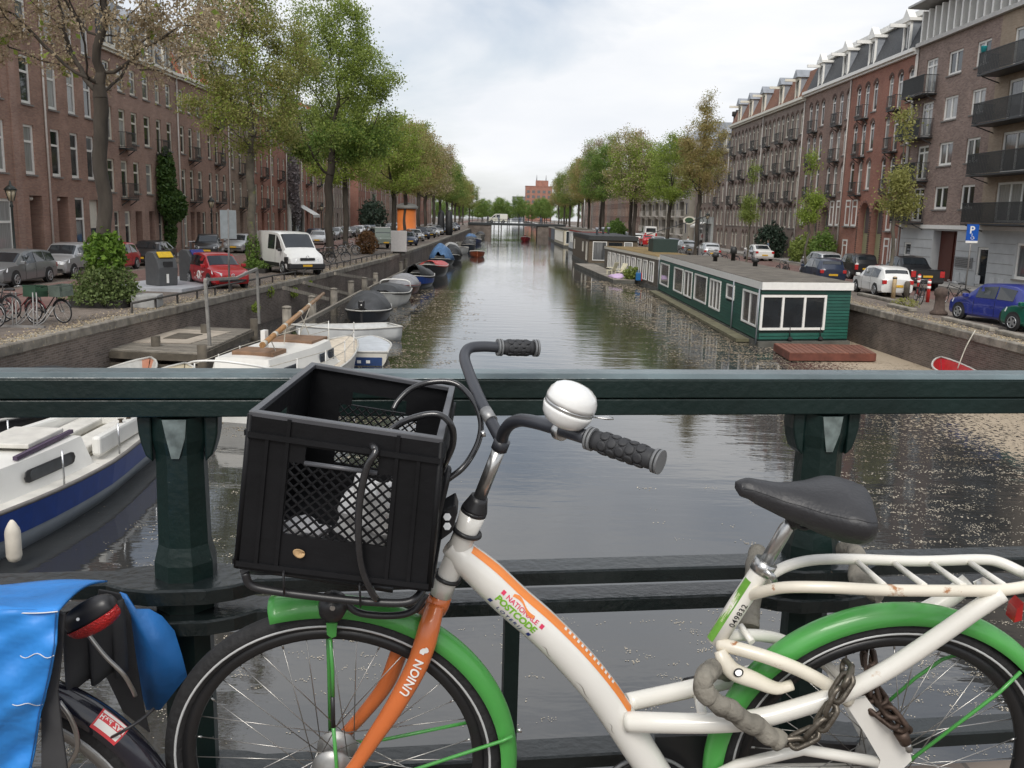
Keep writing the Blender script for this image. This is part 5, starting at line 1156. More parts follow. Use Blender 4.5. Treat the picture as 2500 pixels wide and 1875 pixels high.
def car(label, pos, head, kind, pm, group='parked cars', rear=False, z=S, name='parked_car', extra=None, dark_lower=False, sx=1.0, cat='car', plate=True):
    sp = SHAPES[kind]; t = thing(name, label, cat, (pos[0], pos[1], z), math.atan2(head[1], head[0]), group)
    key = (kind, pm.name)
    W2 = sp['W']/2; st = sp['st']
    def sec(i):
        x, zl, zb, fb, zt, ft = st[i]; zm = zl+(zb-zl)*.45
        return [(x, 0, zl), (x, W2*fb*.90, zl), (x, W2*fb*.985, zl+.08), (x, W2*fb, zm), (x, W2*fb*.975, zb), (x, W2*fb*ft, zt-.03), (x, W2*fb*ft*.86, zt), (x, 0, zt+.015)]
    def at(x):
        for i in range(len(st)-1):
            if st[i][0] <= x <= st[i+1][0]+1e-9:
                k = (x-st[i][0])/(st[i+1][0]-st[i][0]); a, b2 = sec(i), sec(i+1); return [tuple(lerp(V(p), V(q), k)) for p, q in zip(a, b2)]
        return sec(0 if x < 0 else len(st)-1)
    if key not in CARC:
        b_ = MB(); n = len(st); vs = []; fs = []
        for i in range(n):
            s_ = sec(i); vs += s_ + [(p[0], -p[1], p[2]) for p in s_[-2:0:-1]]
        k = 14
        for i in range(n-1):
            for j in range(k): fs.append((i*k+j, (i+1)*k+j, (i+1)*k+(j+1) % k, i*k+(j+1) % k))
        fs += [tuple(range(k)), tuple((n-1)*k+j for j in reversed(range(k)))]
        b_.add(vs, fs, True); me = recalc(b_.mesh('body')); me.set_sharp_from_angle(angle=R(24)); me.materials.append(pm)
        g = {}
        def strip4(p, off, nm):
            q = MB(); c = [V(v) for v in p]; nrm = (c[1]-c[0]).cross(c[3]-c[0]).normalized()
            if nrm.dot(V((sum(v.x for v in c)/4, sum(v.y for v in c)/4, 0)) - V((0, 0, -.6))) < 0: nrm = -nrm
            q.prism([v+nrm*off for v in c], nrm*.012); m2 = recalc(q.mesh(nm)); m2.materials.append(auto_g); return m2
        g['side'] = []
        for a, b2 in sp['side']:
            for s in (1, -1):
                A, B = at(a), at(b2); f = lambda S_, t_: V((S_[4][0], s*lerp(S_[4][1], S_[5][1], t_), lerp(S_[4][2], S_[5][2], t_)))
                hA, hB = A[5][2]-A[4][2], B[5][2]-B[4][2]
                g['side'].append(strip4([f(A, .08), f(B, .08), f(B, .88 if hB > .3 else .6), f(A, .88 if hA > .3 else .6)], .004, 'window'))
        def pane(A, B, nm, fwd, cut=.93):
            q = MB(); nrm = V((B[7][2]-A[7][2], 0, A[7][0]-B[7][0])).normalized()
            if nrm.z < 0: nrm = -nrm
            pa = [V((A[j][0], s*A[j][1]*cut, A[j][2])) for j, s in ((5, -1), (6, -1), (7, 1), (6, 1), (5, 1))]; pb = [V((B[j][0], s*B[j][1]*cut, B[j][2])) for j, s in ((5, -1), (6, -1), (7, 1), (6, 1), (5, 1))]
            for i in range(4): q.prism([pa[i]+nrm*.004, pa[i+1]+nrm*.004, pb[i+1]+nrm*.004, pb[i]+nrm*.004], nrm*.010)
            m2 = recalc(q.mesh(nm)); m2.materials.append(auto_g); return m2
        a, b2 = sp['ws']; g['ws'] = pane(at(a+.07), at(b2-.05), 'windscreen', 1)
        a, b2 = sp['rw']; A, B = at(a), at(b2); lo, hi = (A, B) if A[5][2] < B[5][2] else (B, A)
        if kind in ('van', 'jeep'): zt = sp['H']-.25; g['rw'] = strip4([(st[0][0]-.01, -W2*.75, zt-.6), (st[0][0]-.01, W2*.75, zt-.6), (st[1][0]-.02, W2*.72, zt), (st[1][0]-.02, -W2*.72, zt)], .01, 'rear_window')
        else: g['rw'] = pane(A, B, 'rear_window', -1, .9)
        r = sp['r']; q = MB(); q.lathe([(r*.62, -.10), (r*.9, -.11), (r, -.06), (r, .06), (r*.9, .11), (r*.62, .10)], (0, 0, 0), (0, 1, 0), 20); ty = q.mesh('tyre'); ty.materials.append(tyre_m)
        q = MB(); q.lathe([(.03, .098), (r*.2, .104), (r*.22, .09)], (0, 0, 0), (0, 1, 0), 14); q.torus((0, .10, 0), (0, 1, 0), r*.62, .018, 24, 5)
        for i in range(5): an = 2*math.pi*i/5; q.beam((0, .096, 0), (math.cos(an)*r*.6, .10, math.sin(an)*r*.6), .075, .02, (0, 1, 0))
        ri = q.mesh('rim'); ri.materials.append(rim_m)
        q = MB(); q.lathe([(r*1.13, 0), (r*1.13, .02)], (0, 0, 0), (0, 1, 0), 24); ar = q.mesh('arch'); ar.materials.append(black_pl)
        CARC[key] = (me, g, ty, ri, ar)
    me, g, ty, ri, ar = CARC[key]
    body = link('body', me, t)
    for i, m2 in enumerate(g['side']): link('side_window', m2, body)
    link('windscreen', g['ws'], body); link('rear_window', g['rw'], body)
    for x in sp['wb']:
        for s in (1, -1):
            h = at(x)[3][1]
            a_ = share('wheel_arch', ar, None, body, (x, s*(h-.012) if s > 0 else -(h+.008), sp['r']+.03))
            w_ = share('wheel', ty, None, t, (x, s*(h-.085), sp['r'])); w_.rotation_euler = (0, 0, 0 if s > 0 else math.pi)
            share('rim', ri, None, w_, (0, .022, 0))
    F = st[-1][0]; B0 = st[0][0]; fz = st[-2][2]
    for s in (1, -1):
        q = MB(); A, B = at(F-.36), at(F-.08); hy = lambda P_, k: (P_[0][0], s*P_[4][1]*k, P_[4][2])
        q.prism([V((F-.40, s*A[4][1]*1.0, A[4][2]-.02)), V((F-.06, s*B[4][1]*.62, B[4][2]+.03)), V((F-.02, s*B[4][1]*.66, B[4][2]-.10)), V((F-.34, s*A[4][1]*1.02, A[4][2]-.17))], V((.03, s*.02, .02))); q.build('headlight', lamp_w, body)
        C = at(B0+.1); zz = C[4][2]; hh = .55 if kind == 'van' else (.34 if kind in ('pickup', 'suv') else .2)
        q = MB(); q.box((B0-.015, min(s*C[4][1]*.72, s*C[4][1]*1.0), zz-hh), (B0+.16, max(s*C[4][1]*.72, s*C[4][1]*1.0), zz-.01)); q.build('tail_light', lamp_r, body, bevel=.015)
        wx = sp['ws'][1]-.18; D = at(wx); MB().box((wx-.09, min(s*D[4][1], s*(D[4][1]+.2)), D[4][2]+.02), (wx+.06, max(s*D[4][1], s*(D[4][1]+.2)), D[4][2]+.17)).build('door_mirror', pm if kind != 'van' else black_pl, body, bevel=.03)
    for zz in ((st[-1][1]-.02, .10),):
        b_ = MB(); E_ = at(F-.12); b_.box((F-.10, -E_[3][1]*.8, st[-1][1]-.03), (F+.012, E_[3][1]*.8, st[-1][1]+.07)); b_.build('grille', black_pl, body, bevel=.02)
    if plate:
        MB().box((F+.013, -.26, st[-1][1]+.075), (F+.03, .26, st[-1][1]+.185)).build('number_plate', plate_m, body)
        MB().box((B0-.035, -.26, st[0][2]-.30), (B0-.013, .26, st[0][2]-.19)).build('number_plate', plate_m, body)
    for a, b2 in sp['side'][:]:
        for s in (1, -1): D = at((a+b2)/2); MB().box((a+.02, min(s*D[3][1]*.995, s*(D[3][1]+.006)), D[3][2]+.14), (a+.18, max(s*D[3][1]*.995, s*(D[3][1]+.02)), D[3][2]+.17)).build('door_handle', pm, body)
    for x in {sp['side'][-1][0]-.03, sp['side'][-1][1]+.06}:
        for s in (1, -1):
            D = at(x); q = MB()
            for j in (2, 3): q.beam(V((x, s*(D[j][1]+.002), D[j][2])), V((x, s*(D[j+1][1]+.002), D[j+1][2])), .012, .006, (1, 0, 0))
            q.build('door_seam', black_pl, body)
    if dark_lower:
        for s in (1, -1): D = at(0); MB().box((sp['wb'][0]+.45, min(s*D[3][1]*.99, s*(D[3][1]+.015)), D[2][2]), (sp['wb'][1]-.45, max(s*D[3][1]*.99, s*(D[3][1]+.015)), D[2][2]+.16)).build('side_strip', black_pl, body)
    if extra: extra(t, body, at, F, B0, W2)
    return t
silver = paint('silver', (.42, .43, .44), .55); red_c = paint('red', (.42, .012, .018)); black_c = paint('black', (.012, .013, .015)); white_c = paint('white', (.72, .72, .70)); grey_c = paint('grey', (.22, .23, .235), .5)
blue_c = paint('cobalt', (.018, .03, .22)); teal_c = paint('teal', (.01, .13, .085), .3); navy_c = paint('navy', (.02, .03, .06)); olive_c = paint('sage_green', (.16, .19, .16)); lsil = paint('pale_silver', (.5, .51, .52), .4)
# left bank, near
car('grey estate car parked at the very left edge', (-20.9, 39.3), (0, -1), 'estate', grey_c)
car('silver compact car with roof rails facing us on the left street', (-20.85, 44.3), (0, -1), 'suv', silver, dark_lower=True)
car('red small car half hidden behind the ivy tree and the waste containers', (-21.0, 49.6), (0, -1), 'hatch', red_c)
car('black car parked behind the grey waste containers', (-21.0, 55.2), (.05, -1), 'saloon', black_c)
def roundel(t, body, at, F, B0, W2):
    D = at(.1); s = -1
    q = MB(); q.torus((.1, s*(D[3][1]+.006), D[3][2]+.02), (0, 1, 0), .15, .045, 24, 6); o = q.build('white_ring', white_p, body); o.scale = (1, .999, 1)
    for x_, z_, w_ in ((.55, .18, .42), (.62, .13, .2)): MB().box((x_-.2, s*(D[3][1]+.012), D[3][2]+z_), (x_+w_-.2, s*(D[3][1]+.001), D[3][2]+z_+.025)).build('lettering_strip', white_p, body)
    for x_, z_ in ((-.25, -.05), (-.45, -.12), (.3, -.14), (-.5, .06), (.42, -.02)): MB().cyl((x_, s*(D[3][1]-.01), D[3][2]+z_), (x_, s*(D[3][1]+.008), D[3][2]+z_), .028, 10).build('white_dot', white_p, body)
    MB().torus((F+.02, 0, .60), (1, 0, 0), .065, .012, 20, 6).build('badge', lamp_w, body)
    q = MB(); q.tube([(F+.02, -.035, .635), (F+.02, 0, .57), (F+.02, .035, .635)], .009, 5); q.build('badge_mark', lamp_w, body)
car('bright red city car with a white ring on its door, nosing to the quay', (-12.75, 41.0), (.6, -.8), 'hatch', red_c, extra=roundel)
def vanx(t, body, at, F, B0, W2):
    b_ = MB(); A = at(1.5); b_.box((F-.42, -A[3][1]*.99, .32), (F+.02, A[3][1]*.99, .66)); b_.build('bumper', black_pl, body, bevel=.08)
    for s in (1, -1): MB().box((1.75, min(s*A[3][1]*.8, s*A[3][1]*1.02), .6), (F-.25, max(s*A[3][1]*.8, s*A[3][1]*1.02), .98)).build('bumper_corner', black_pl, body, bevel=.08)
    MB().box((F-.02, -.42, .80), (F+.035, .42, .94)).build('grille_opening', black_pl, body, bevel=.04)
    MB().torus((F+.02, 0, .98), (1, 0, 0), .07, .016, 16, 6).build('badge', rim_m, body)
    for s in (1, -1): D = at(-1); MB().box((-1.9, min(s*D[3][1]*.99, s*(D[3][1]+.02)), .42), (1.1, max(s*D[3][1]*.99, s*(D[3][1]+.02)), .62)).build('side_strip', black_pl, body)
vp = G(692, 671); h_ = V((.58, -.815, 0)); nn = V((-.815, -.58, 0)); vc = vp - h_*1.55 - nn*.98
car('white delivery van with black bumper parked at an angle by the quay', (vc.x, vc.y), (.58, -.815), 'van', white_c, extra=vanx, name='delivery_van', cat='van')
car('black car with yellow plate behind the grey sign, left of the van', (-20.6, 64.5), (.25, -1), 'suv', black_c)
car('silver hatchback whose roof shows above the white van', (-20.8, 73), (0, -1), 'hatch', silver)
car('pale silver saloon parked left of the big elm trunk', (-20.2, 82), (.05, -1), 'saloon', lsil)
car('pale silver saloon parked right of the big elm trunk', (-19.0, 95), (.12, -1), 'saloon', lsil)
lr = G(960, 608)
car('sage green off-road car with a white roof parked by the quay', (-11.6, 88.2), (.35, -1), 'jeep', olive_c, extra=lambda t, body, at, F, B0, W2: MB().box((-1.9, -.74, 1.955), (.3, .74, 2.0)).build('white_roof', white_c, body, bevel=.02), name='off_road_car')
car('dark navy car just beyond the sage green off-road car', (-10.4, 99), (.35, -1), 'hatch', navy_c)
carm = [navy_c, black_c, grey_c, silver, black_c, lsil, grey_c, navy_c, white_c]
for k in range(14):
    car(ORD[k]+' car of the far row along the left houses, counting away', (-20.7, 101+k*6.2), (0, -1), ['hatch', 'saloon', 'estate'][k % 3], carm[k % 9], 'far cars along the left houses')
for k in range(12):
    car(ORD[k]+' car of the far row along the left quay, counting away', (-11.2+.04*k, 107+k*8.5), (.4, -1), ['saloon', 'hatch', 'suv'][k % 3], carm[(k*4+1) % 9], 'far cars along the left quay')
# right bank
car('white hatchback parked on the right quay behind the green houseboat', (19.15, 46.1), (0, 1), 'hatch', white_c)
car('black pickup truck with tinted glass in front of the grey base wall', (22.7, 51.4), (0, 1), 'pickup', black_c, name='pickup_truck', cat='pickup')
car('dark hatchback with a red tail light just left of the white hatchback', (19.0, 54.5), (0, 1), 'hatch', navy_c)
car('black car parked beyond the pickup near the arched doors', (22.9, 59.5), (0, 1), 'suv', black_c)
car('pale silver estate car beyond the black one near the brown arched house', (23.0, 66.3), (0, 1), 'estate', lsil)
car('silver hatchback seen from behind above the houseboat roofs', (18.9, 84.5), (.05, 1), 'hatch', lsil)
car('white saloon left of the dark bush on the right street', (23.3, 84), (0, 1), 'saloon', white_c)
car('cobalt blue hatchback nosing left on the right quay', (18.45, 33.5), (-.22, .975), 'hatch', blue_c)
car('dark teal green hatchback at the right edge, nearest the bridge', (18.55, 29.9), (-.25, .97), 'hatch', teal_c)
for k in range(9):
    car(ORD[k]+' far car along the right bank, counting away past the silver hatchback', (18.4, 93+k*8.5), (0, 1), ['hatch', 'estate', 'saloon'][k % 3], [silver, navy_c, lsil, red_c, white_c, grey_c][k % 6], 'far cars on the right bank')
car('white van parked far off on the right bank', (23.5, 150), (0, 1), 'van', white_c, name='delivery_van', cat='van')
car('pale van crossing the far bridge', (-1.6, 236), (-1, 0.02), 'van', paint('cream', (.66, .65, .56)), z=3.1, name='delivery_van', cat='van', plate=False)

# ================================================================== BICYCLES (street)
chrome = mat('dull_chrome', (.5, .5, .5), .3, .9, var=.1)
bk = mat('black_enamel', (.02, .02, .022), .4, var=.2)
def bicycle(label, loc, ang, fm=None, lean=6, crate=None, group='parked bicycles', z=S, carrier=True):
    t = thing('bicycle', label, 'bicycle', (loc[0], loc[1], z), R(ang), group); t.rotation_euler = (R(lean), 0, R(ang)); fm = fm or bk
    for nm, x in (('front_wheel', .56), ('rear_wheel', -.54)):
        w_ = MB().torus((x, 0, .345), (0, 1, 0), .325, .02, 36, 6).build(nm, tyre_m, t); MB().torus((x, 0, .345), (0, 1, 0), .30, .009, 36, 5).build('rim', chrome, w_)
        q = MB()
        for i in range(14): a = 2*math.pi*i/14; q.tube([(x, .02*(-1)**i, .345), (x+math.cos(a)*.30, 0, .345+math.sin(a)*.30)], .0022, 3, cap=False)
        q.tube([(x, -.05, .345), (x, .05, .345)], .022, 8); q.build('spokes', chrome, w_)
        MB().torus((x, 0, .345), (0, 1, 0), .362, .022, 18, 5, R(20), R(160)).build('mudguard', fm, t)
    q = MB(); q.tube([(-.12, 0, .29), (.36, 0, .82)], .017, 8); q.tube([(-.12, 0, .29), (-.28, 0, .86)], .017, 8); q.tube([(-.25, 0, .74), (.34, 0, .92)], .016, 8); q.tube([(.33, 0, .98), (.40, 0, .72)], .019, 8)
    for s in (.05, -.05): q.tube([(-.54, s, .345), (-.12, s*.6, .29)], .010, 6); q.tube([(-.54, s, .345), (-.25, s*.4, .78)], .009, 6)
    q.build('frame', fm, t)
    q = MB()
    for s in (.05, -.05): q.tube(spline([(.40, s*.6, .72), (.45, s, .6), (.50, s, .45), (.56, s, .345)], 3), .011, 6)
    q.build('fork', fm, t)
    MB().tube(spline([(.10, .28, 1.06), (.22, .27, 1.09), (.33, .16, 1.08), (.35, 0, 1.06), (.33, -.16, 1.08), (.22, -.27, 1.09), (.10, -.28, 1.06)], 4), .012, 6).build('handlebar', chrome, t)
    MB().tube([(.33, 0, .97), (.345, 0, 1.07)], .013, 6).build('stem', chrome, t)
    q = MB(); q.grid(lambda u, v: (-.42+.27*u, (v-.5)*(.20-.155*u**.7), .98+.015*math.sin(3*u)-.05*abs(v-.5)**2*4), 8, 6); q.build('saddle', black_pl, t, solid=.04); MB().tube([(-.28, 0, .85), (-.305, 0, .97)], .013, 6).build('seat_post', chrome, t)
    q = MB(); q.tube([(-.12, -.06, .29), (-.12, .06, .29)], .03, 8); q.tube([(-.12, .06, .29), (-.02, .09, .17)], .012, 6); q.tube([(-.12, -.06, .29), (-.22, -.09, .41)], .012, 6); q.box((-.06, .09, .14), (.03, .17, .17)); q.box((-.26, -.17, .40), (-.17, -.09, .43)); q.build('cranks', black_pl, t)
    if carrier:
        q = MB()
        for s in (.06, -.06): q.tube([(-.28, s, .74), (-.82, s, .74)], .007, 5); q.tube([(-.72, s, .74), (-.54, s, .36)], .006, 5)
        for x in (-.4, -.55, -.7, -.82): q.tube([(x, -.06, .74), (x, .06, .74)], .006, 5)
        q.build('carrier', bk, t)
    if crate:
        q = MB(); x0, x1, y0, y1, z0, z1 = .36, .78, -.25, .25, .80, 1.12
        for a, b2 in (((x0, y0, z0), (x1, y0+.015, z1)), ((x0, y1-.015, z0), (x1, y1, z1)), ((x0, y0+.016, z0), (x0+.015, y1-.016, z1)), ((x1-.015, y0+.016, z0), (x1, y1-.016, z0+.16)), ((x1-.015, y0+.016, z1-.04), (x1, y1-.016, z1)), ((x0+.016, y0+.016, z0), (x1-.016, y1-.016, z0+.015))): q.box(a, b2)
        for y_ in (y0-.006, y1-.012): q.box((x0-.012, y_, z1-.03), (x1+.012, y_+.02, z1+.005))
        q.build('crate', crate, t)
    return t
g_crate = mat('grey_green_crate', (.10, .125, .105), .6, var=.2); d_crate = mat('dark_green_crate', (.02, .055, .03), .6, var=.2)
bicycle('bicycle with a grey green crate at the right end of the left rack', (-13.35, 26.9), -20, crate=g_crate, lean=3)
bicycle('bicycle with a dark green crate in the middle of the left rack', (-13.95, 26.4), -14, mat('maroon_enamel', (.14, .02, .02), .4), crate=d_crate, lean=-3)
bicycle('dark bicycle in the left rack with its wheel lifted, near the picture edge', (-14.35, 25.9), 165, lean=2, z=S+.18)
bicycle('black bicycle at the left end of the rack', (-14.6, 25.4), -10, lean=-4)
rk = thing('bicycle_rack', 'galvanised bicycle rack with curved wheel holders on the left quay', 'bicycle rack', (-13.5, 25.9, S)); gal = mat('galvanised_rack', (.27, .26, .25), .55, .5, var=.2)
for k in range(4):
    x = -1.3+k*.58
    for s in (-.05, .05): MB().tube(spline([(x+s, -.35, .02), (x+s-.02, -.3, .35), (x+s-.1, -.1, .75), (x+s-.15, .0, .95)], 4), .02, 6).build('wheel_holder', gal, rk); MB().tube(spline([(x+s, -.35, .05), (x+s+.1, -.1, .18), (x+s+.25, .2, .55)], 4), .018, 6).build('wheel_guide', gal, rk)
MB().box((-1.6, -.42, 0), (.7, -.30, .06)).build('ground_rail', gal, rk)
bicycle('black bicycle leaning by the big elm near the white van', (-11.6, 60.5), -35, lean=5)
bicycle('dark bicycle beside the elm, farther from the van', (-11.2, 62.3), 20, lean=-5)
bicycle('silver framed bicycle on the quay before the rusty shrub', (-12.3, 73.5), 8, mat('silver_enamel', (.4, .4, .4), .35, .4), lean=5)
bicycle('black bicycle with a light blue bag by the rusty shrub', (-12.6, 75.0), 15, lean=-4)
bicycle('black bicycle left of the silver framed one', (-14.0, 74.5), 60, lean=6)
bicycle('black bicycle parked upright by the white pickup posts on the right quay', (18.85, 41.2), 78, lean=6)
bicycle('black roadster bicycle with a rear carrier before the pickup truck', (20.3, 41.0), 192, lean=-8)
for k, (x_, y_) in enumerate(((17.6, 57), (17.9, 59), (18.3, 74), (18.0, 79), (17.8, 90), (18.6, 92), (24.6, 92))):
    bicycle(ORD[k]+' bicycle in the clutter behind the houseboat roofs, counting away', (x_, y_), 60+k*37, group='bicycles behind the houseboats', lean=5)
for k in range(12):
    bicycle(ORD[k]+' bicycle of the far clutter on the left quay, counting away', (-10.3-.9*(k % 3), 112+k*7.5), 30+k*47, group='far bicycles on the left quay', lean=5)

# ================================================================== STREET FURNITURE
def lamp(label, x, y_, h=3.9, z=S):
    t = thing('street_lamp', label, 'street lamp', (x, y_, z), 0, 'old street lamps'); m = mat('lamp_iron', (.022, .028, .026), .5, var=.2)
    MB().lathe([(.2, 0), (.2, .3), (.14, .4), (.1, .9), (.12, .95), (.06, 1.05), (.05, h-.9), (.09, h-.85), (.05, h-.75), (.06, h-.62)], (0, 0, 0), (0, 0, 1), 12).build('post', m, t)
    b_ = MB(); b_.lathe([(.12, h-.6), (.25, h-.12)], (0, 0, 0), (0, 0, 1), 6); b_.build('lantern_glass', mat('lantern_glass', (.42, .36, .25), .2, var=.1), t)
    b_ = MB(); b_.lathe([(.30, h-.115), (.18, h+.03), (.06, h+.12), (.05, h+.2), (.02, h+.32)], (0, 0, 0), (0, 0, 1), 6)
    for i in range(6): a = math.pi*i/3; b_.beam((.125*math.cos(a), .125*math.sin(a), h-.6), (.26*math.cos(a), .26*math.sin(a), h-.12), .025, .025)
    b_.build('lantern_frame', m, t)
lamp('old iron street lamp at the left picture edge before the dark red house', -22.7, 43.0, 4.1)
lamp('old iron street lamp before the brown brick house, left bank', -22.8, 72.5, 4.0)
lamp('old iron street lamp near the shop awning, far on the left', -22.8, 116, 4.0)
lamp('old iron street lamp before the pub on the right bank', 24.6, 112, 4.2)
lamp('old iron street lamp before the grey brown houses on the right bank', 24.8, 93, 4.2)
# underground waste containers
cont_m = mat('dark_grey_container', (.085, .088, .09), .5, var=.1)
def container(label, p, lid, ang):
    t = thing('waste_container', label, 'waste container', (p[0], p[1], S+.13), R(ang), 'underground waste containers')
    prof = [(-.5, 0), (.5, 0), (.56, .75), (.42, 1.12), (.16, 1.38), (-.25, 1.42), (-.45, 1.30), (-.5, 1.1)]
    b_ = MB(); b_.prism([(x, -.45, z) for x, z in prof], (0, .9, 0)); b_.build('body', cont_m, t, bevel=.04)
    d = V((.26, 0, -.26)).normalized(); n_ = V((.7, 0, .7))
    b_ = MB(); c = V((.29, 0, 1.26)); b_.prism([c-d*.16+V((0, -.33, 0))+n_*.02, c+d*.16+V((0, -.33, 0))+n_*.02, c+d*.16+V((0, .33, 0))+n_*.02, c-d*.16+V((0, .33, 0))+n_*.02], n_*.06); b_.build('lid', mat('lid_%.2f' % lid[0], lid, .45), t, bevel=.015)
    MB().box((.50, -.2, .80), (.575, .2, 1.02)).build('mouth', black_pl, t); MB().box((.535, -.10, .12), (.568, .0, .5)).build('sticker', white_p, t)
    MB().lathe([(.05, 0), (.05, .3), (.1, .32), (.1, .36)], (-.2, 0, 1.42), (0, 0, 1), 10).build('lifting_pin', rim_m, t)
container('grey waste container with a yellow lid, nearer of the pair', (-14.55, 39.2), (.75, .48, .01), -38)
container('grey waste container with a dark blue lid, farther of the pair', (-14.1, 42.0), (.02, .03, .20), -38)
b_ = MB(); b_.box((-16.2, 37.6, S-.05), (-12.6, 44.2, S+.13), rz=R(-8)); tag(b_.build('concrete_plinth', mat('pale_concrete', (.42, .43, .45), .85, var=.15, scale=2)), 'pale concrete plinth under the waste containers', 'plinth')
b_ = MB(); b_.box((-12.75, 31.3, S-.02), (-11.9, 32.3, S+.42), rz=R(8)); tag(b_.build('concrete_block', mat('grey_concrete', (.33, .33, .32), .9, var=.2, scale=4), bevel=.03), 'low grey concrete block beside the ivy planter', 'block')
# planter box round the ivy tree and the small one by the second tree
plm = mat('planter_board', (.03, .028, .025), .8, var=.3)
for nm, (x0, y0, x1, y1, h), lab in (('planter', (-14.6, 30.9, -12.85, 32.9, .28), 'low dark planter box under the ivy clad tree'), ('planter', (-14.4, 49.8, -12.9, 51.2, .25), 'low dark planter box at the foot of the second tree')):
    t = thing('planter', lab, 'planter', ((x0+x1)/2, (y0+y1)/2, S)); hx, hy = (x1-x0)/2, (y1-y0)/2
    for a, b2 in (((-hx, -hy), (hx, -hy)), ((hx, -hy), (hx, hy)), ((hx, hy), (-hx, hy)), ((-hx, hy), (-hx, -hy))): MB().beam((*a, h/2), (*b2, h/2), .06, h).build('board', plm, t)
    MB().box((-hx, -hy, 0), (hx, hy, h-.05)).build('soil', mat('soil', (.05, .038, .028), .95), t)
# back of a traffic sign
sg = G(560, 715); t = thing('traffic_sign', 'grey back of a tall traffic sign beside the red city car', 'sign', (sg.x, sg.y, S))
MB().tube([(0, 0, 0), (.05, 0, 3.4)], .04, 8).build('pole', gal, t); MB().box((-.28, -.02, 2.2), (.36, .02, 3.35), rz=R(25)).build('panel', mat('sign_back', (.36, .39, .40), .5, .3, var=.1), t, bevel=.01)
# parking sign with wheelchair, right
sg = G(1850+1615/3.19, 400+992/3.19); t = thing('parking_sign', 'blue P parking sign with wheelchair symbol on a grey pole', 'sign', (sg.x, sg.y, S)); sgm = mat('sign_blue', (.01, .09, .42), .4); rz_ = math.atan2(-sg.x, sg.y)*.0
MB().tube([(0, 0, 0), (0, 0, 3.6)], .04, 8).build('pole', gal, t)
pn = MB().box((-.33, -.065, 2.62), (.33, -.045, 3.62)).build('panel', sgm, t, bevel=.02)
MB().box((-.33, -.075, 2.62), (.33, -.066, 2.74)).build('white_footer', white_p, pn)
def flat_text(body, size, m, par, loc, rot, name='lettering', **k):
    me = text_mesh(body, size, **k); me.materials.append(m); o = link(name, me, par); o.location = loc; o.rotation_euler = rot; return o
flat_text('P', .55, white_p, pn, (-.17, -.067, 3.14), (R(90), 0, 0), bold=.012)
q = MB(); q.torus((.02, -.070, 2.90), (0, 1, 0), .085, .014, 20, 5, R(-200), R(60)); q.tube([(-.02, -.07, 3.06), (-.01, -.07, 2.95), (.09, -.07, 2.94), (.13, -.07, 2.84)], .014, 5); q.cyl((-.02, -.062, 3.10), (-.02, -.078, 3.10), .025, 10); q.build('wheelchair_symbol', white_p, pn)
# posts and bollards on the right quay
for px_, py_, kind, lab in ((2180, 728, 'wood', 'pale wooden post nearest the white hatchback'), (2158, 718, 'wood', 'second pale wooden post behind the white hatchback'), (2264, 738, 'red', 'red and white striped post between the two bicycles'), (2240, 720, 'red', 'red and white post behind the upright bicycle')):
    g_ = G(px_, py_); t = thing('marker_post', lab, 'post', (g_.x, g_.y, S), 0, 'posts on the right quay')
    if kind == 'wood': MB().lathe([(.10, 0), (.10, 1.0), (.07, 1.04)], (0, 0, 0), (0, 0, 1), 10).build('shaft', mat('pale_post_wood', (.45, .33, .18), .7, var=.2), t); MB().lathe([(.105, .93), (.105, 1.0)], (0, 0, 0), (0, 0, 1), 10).build('band', iron_m, t)
    else:
        MB().lathe([(.08, 0), (.08, 1.0), (.05, 1.06)], (0, 0, 0), (0, 0, 1), 10).build('shaft', mat('post_red', (.5, .03, .025), .5), t)
        for zz in (.62, .86): MB().lathe([(.084, zz), (.084, zz+.12)], (0, 0, 0), (0, 0, 1), 10).build('white_band', white_p, t)
bl = G(1850+1408/3.19, 400+1175/3.19); t = thing('mooring_bollard', 'rusty iron mooring bollard on the right quay', 'bollard', (bl.x, bl.y, S)); MB().lathe([(.34, 0), (.34, .1), (.22, .2), (.19, .5), (.2, .72), (.25, .78), (.26, .95), (.2, 1.05), (.06, 1.1)], (0, 0, 0), (0, 0, 1), 14).build('casting', mat('rusty_iron', (.085, .06, .048), .85, var=.3, scale=8), t)
bl = G(2212, 728); t = thing('mooring_bollard', 'slim dark wooden bollard left of the upright bicycle', 'bollard', (bl.x, bl.y, S)); MB().lathe([(.13, 0), (.13, .75), (.08, .82)], (0, 0, 0), (0, 0, 1), 12).build('shaft', old_d, t)
for (x0, x1, ya, yb, lab) in ((16.5, 16.8, 30.5, 34.0, 'loose stone kerb near the blue hatchback'), (16.6, 16.95, 37.0, 39.2, 'loose stone kerb behind the mooring bollard'), (17.6, 17.9, 41.2, 45.2, 'stone kerb below the wooden posts'), (16.4, 16.75, 27.0, 30.0, 'loose stone kerb near the teal hatchback')):
    tag(MB().box((x0, ya, S), (x1, yb, S+.14)).build('kerb_stone', stone_m, bevel=.03), lab, 'kerb', 'loose kerbs')
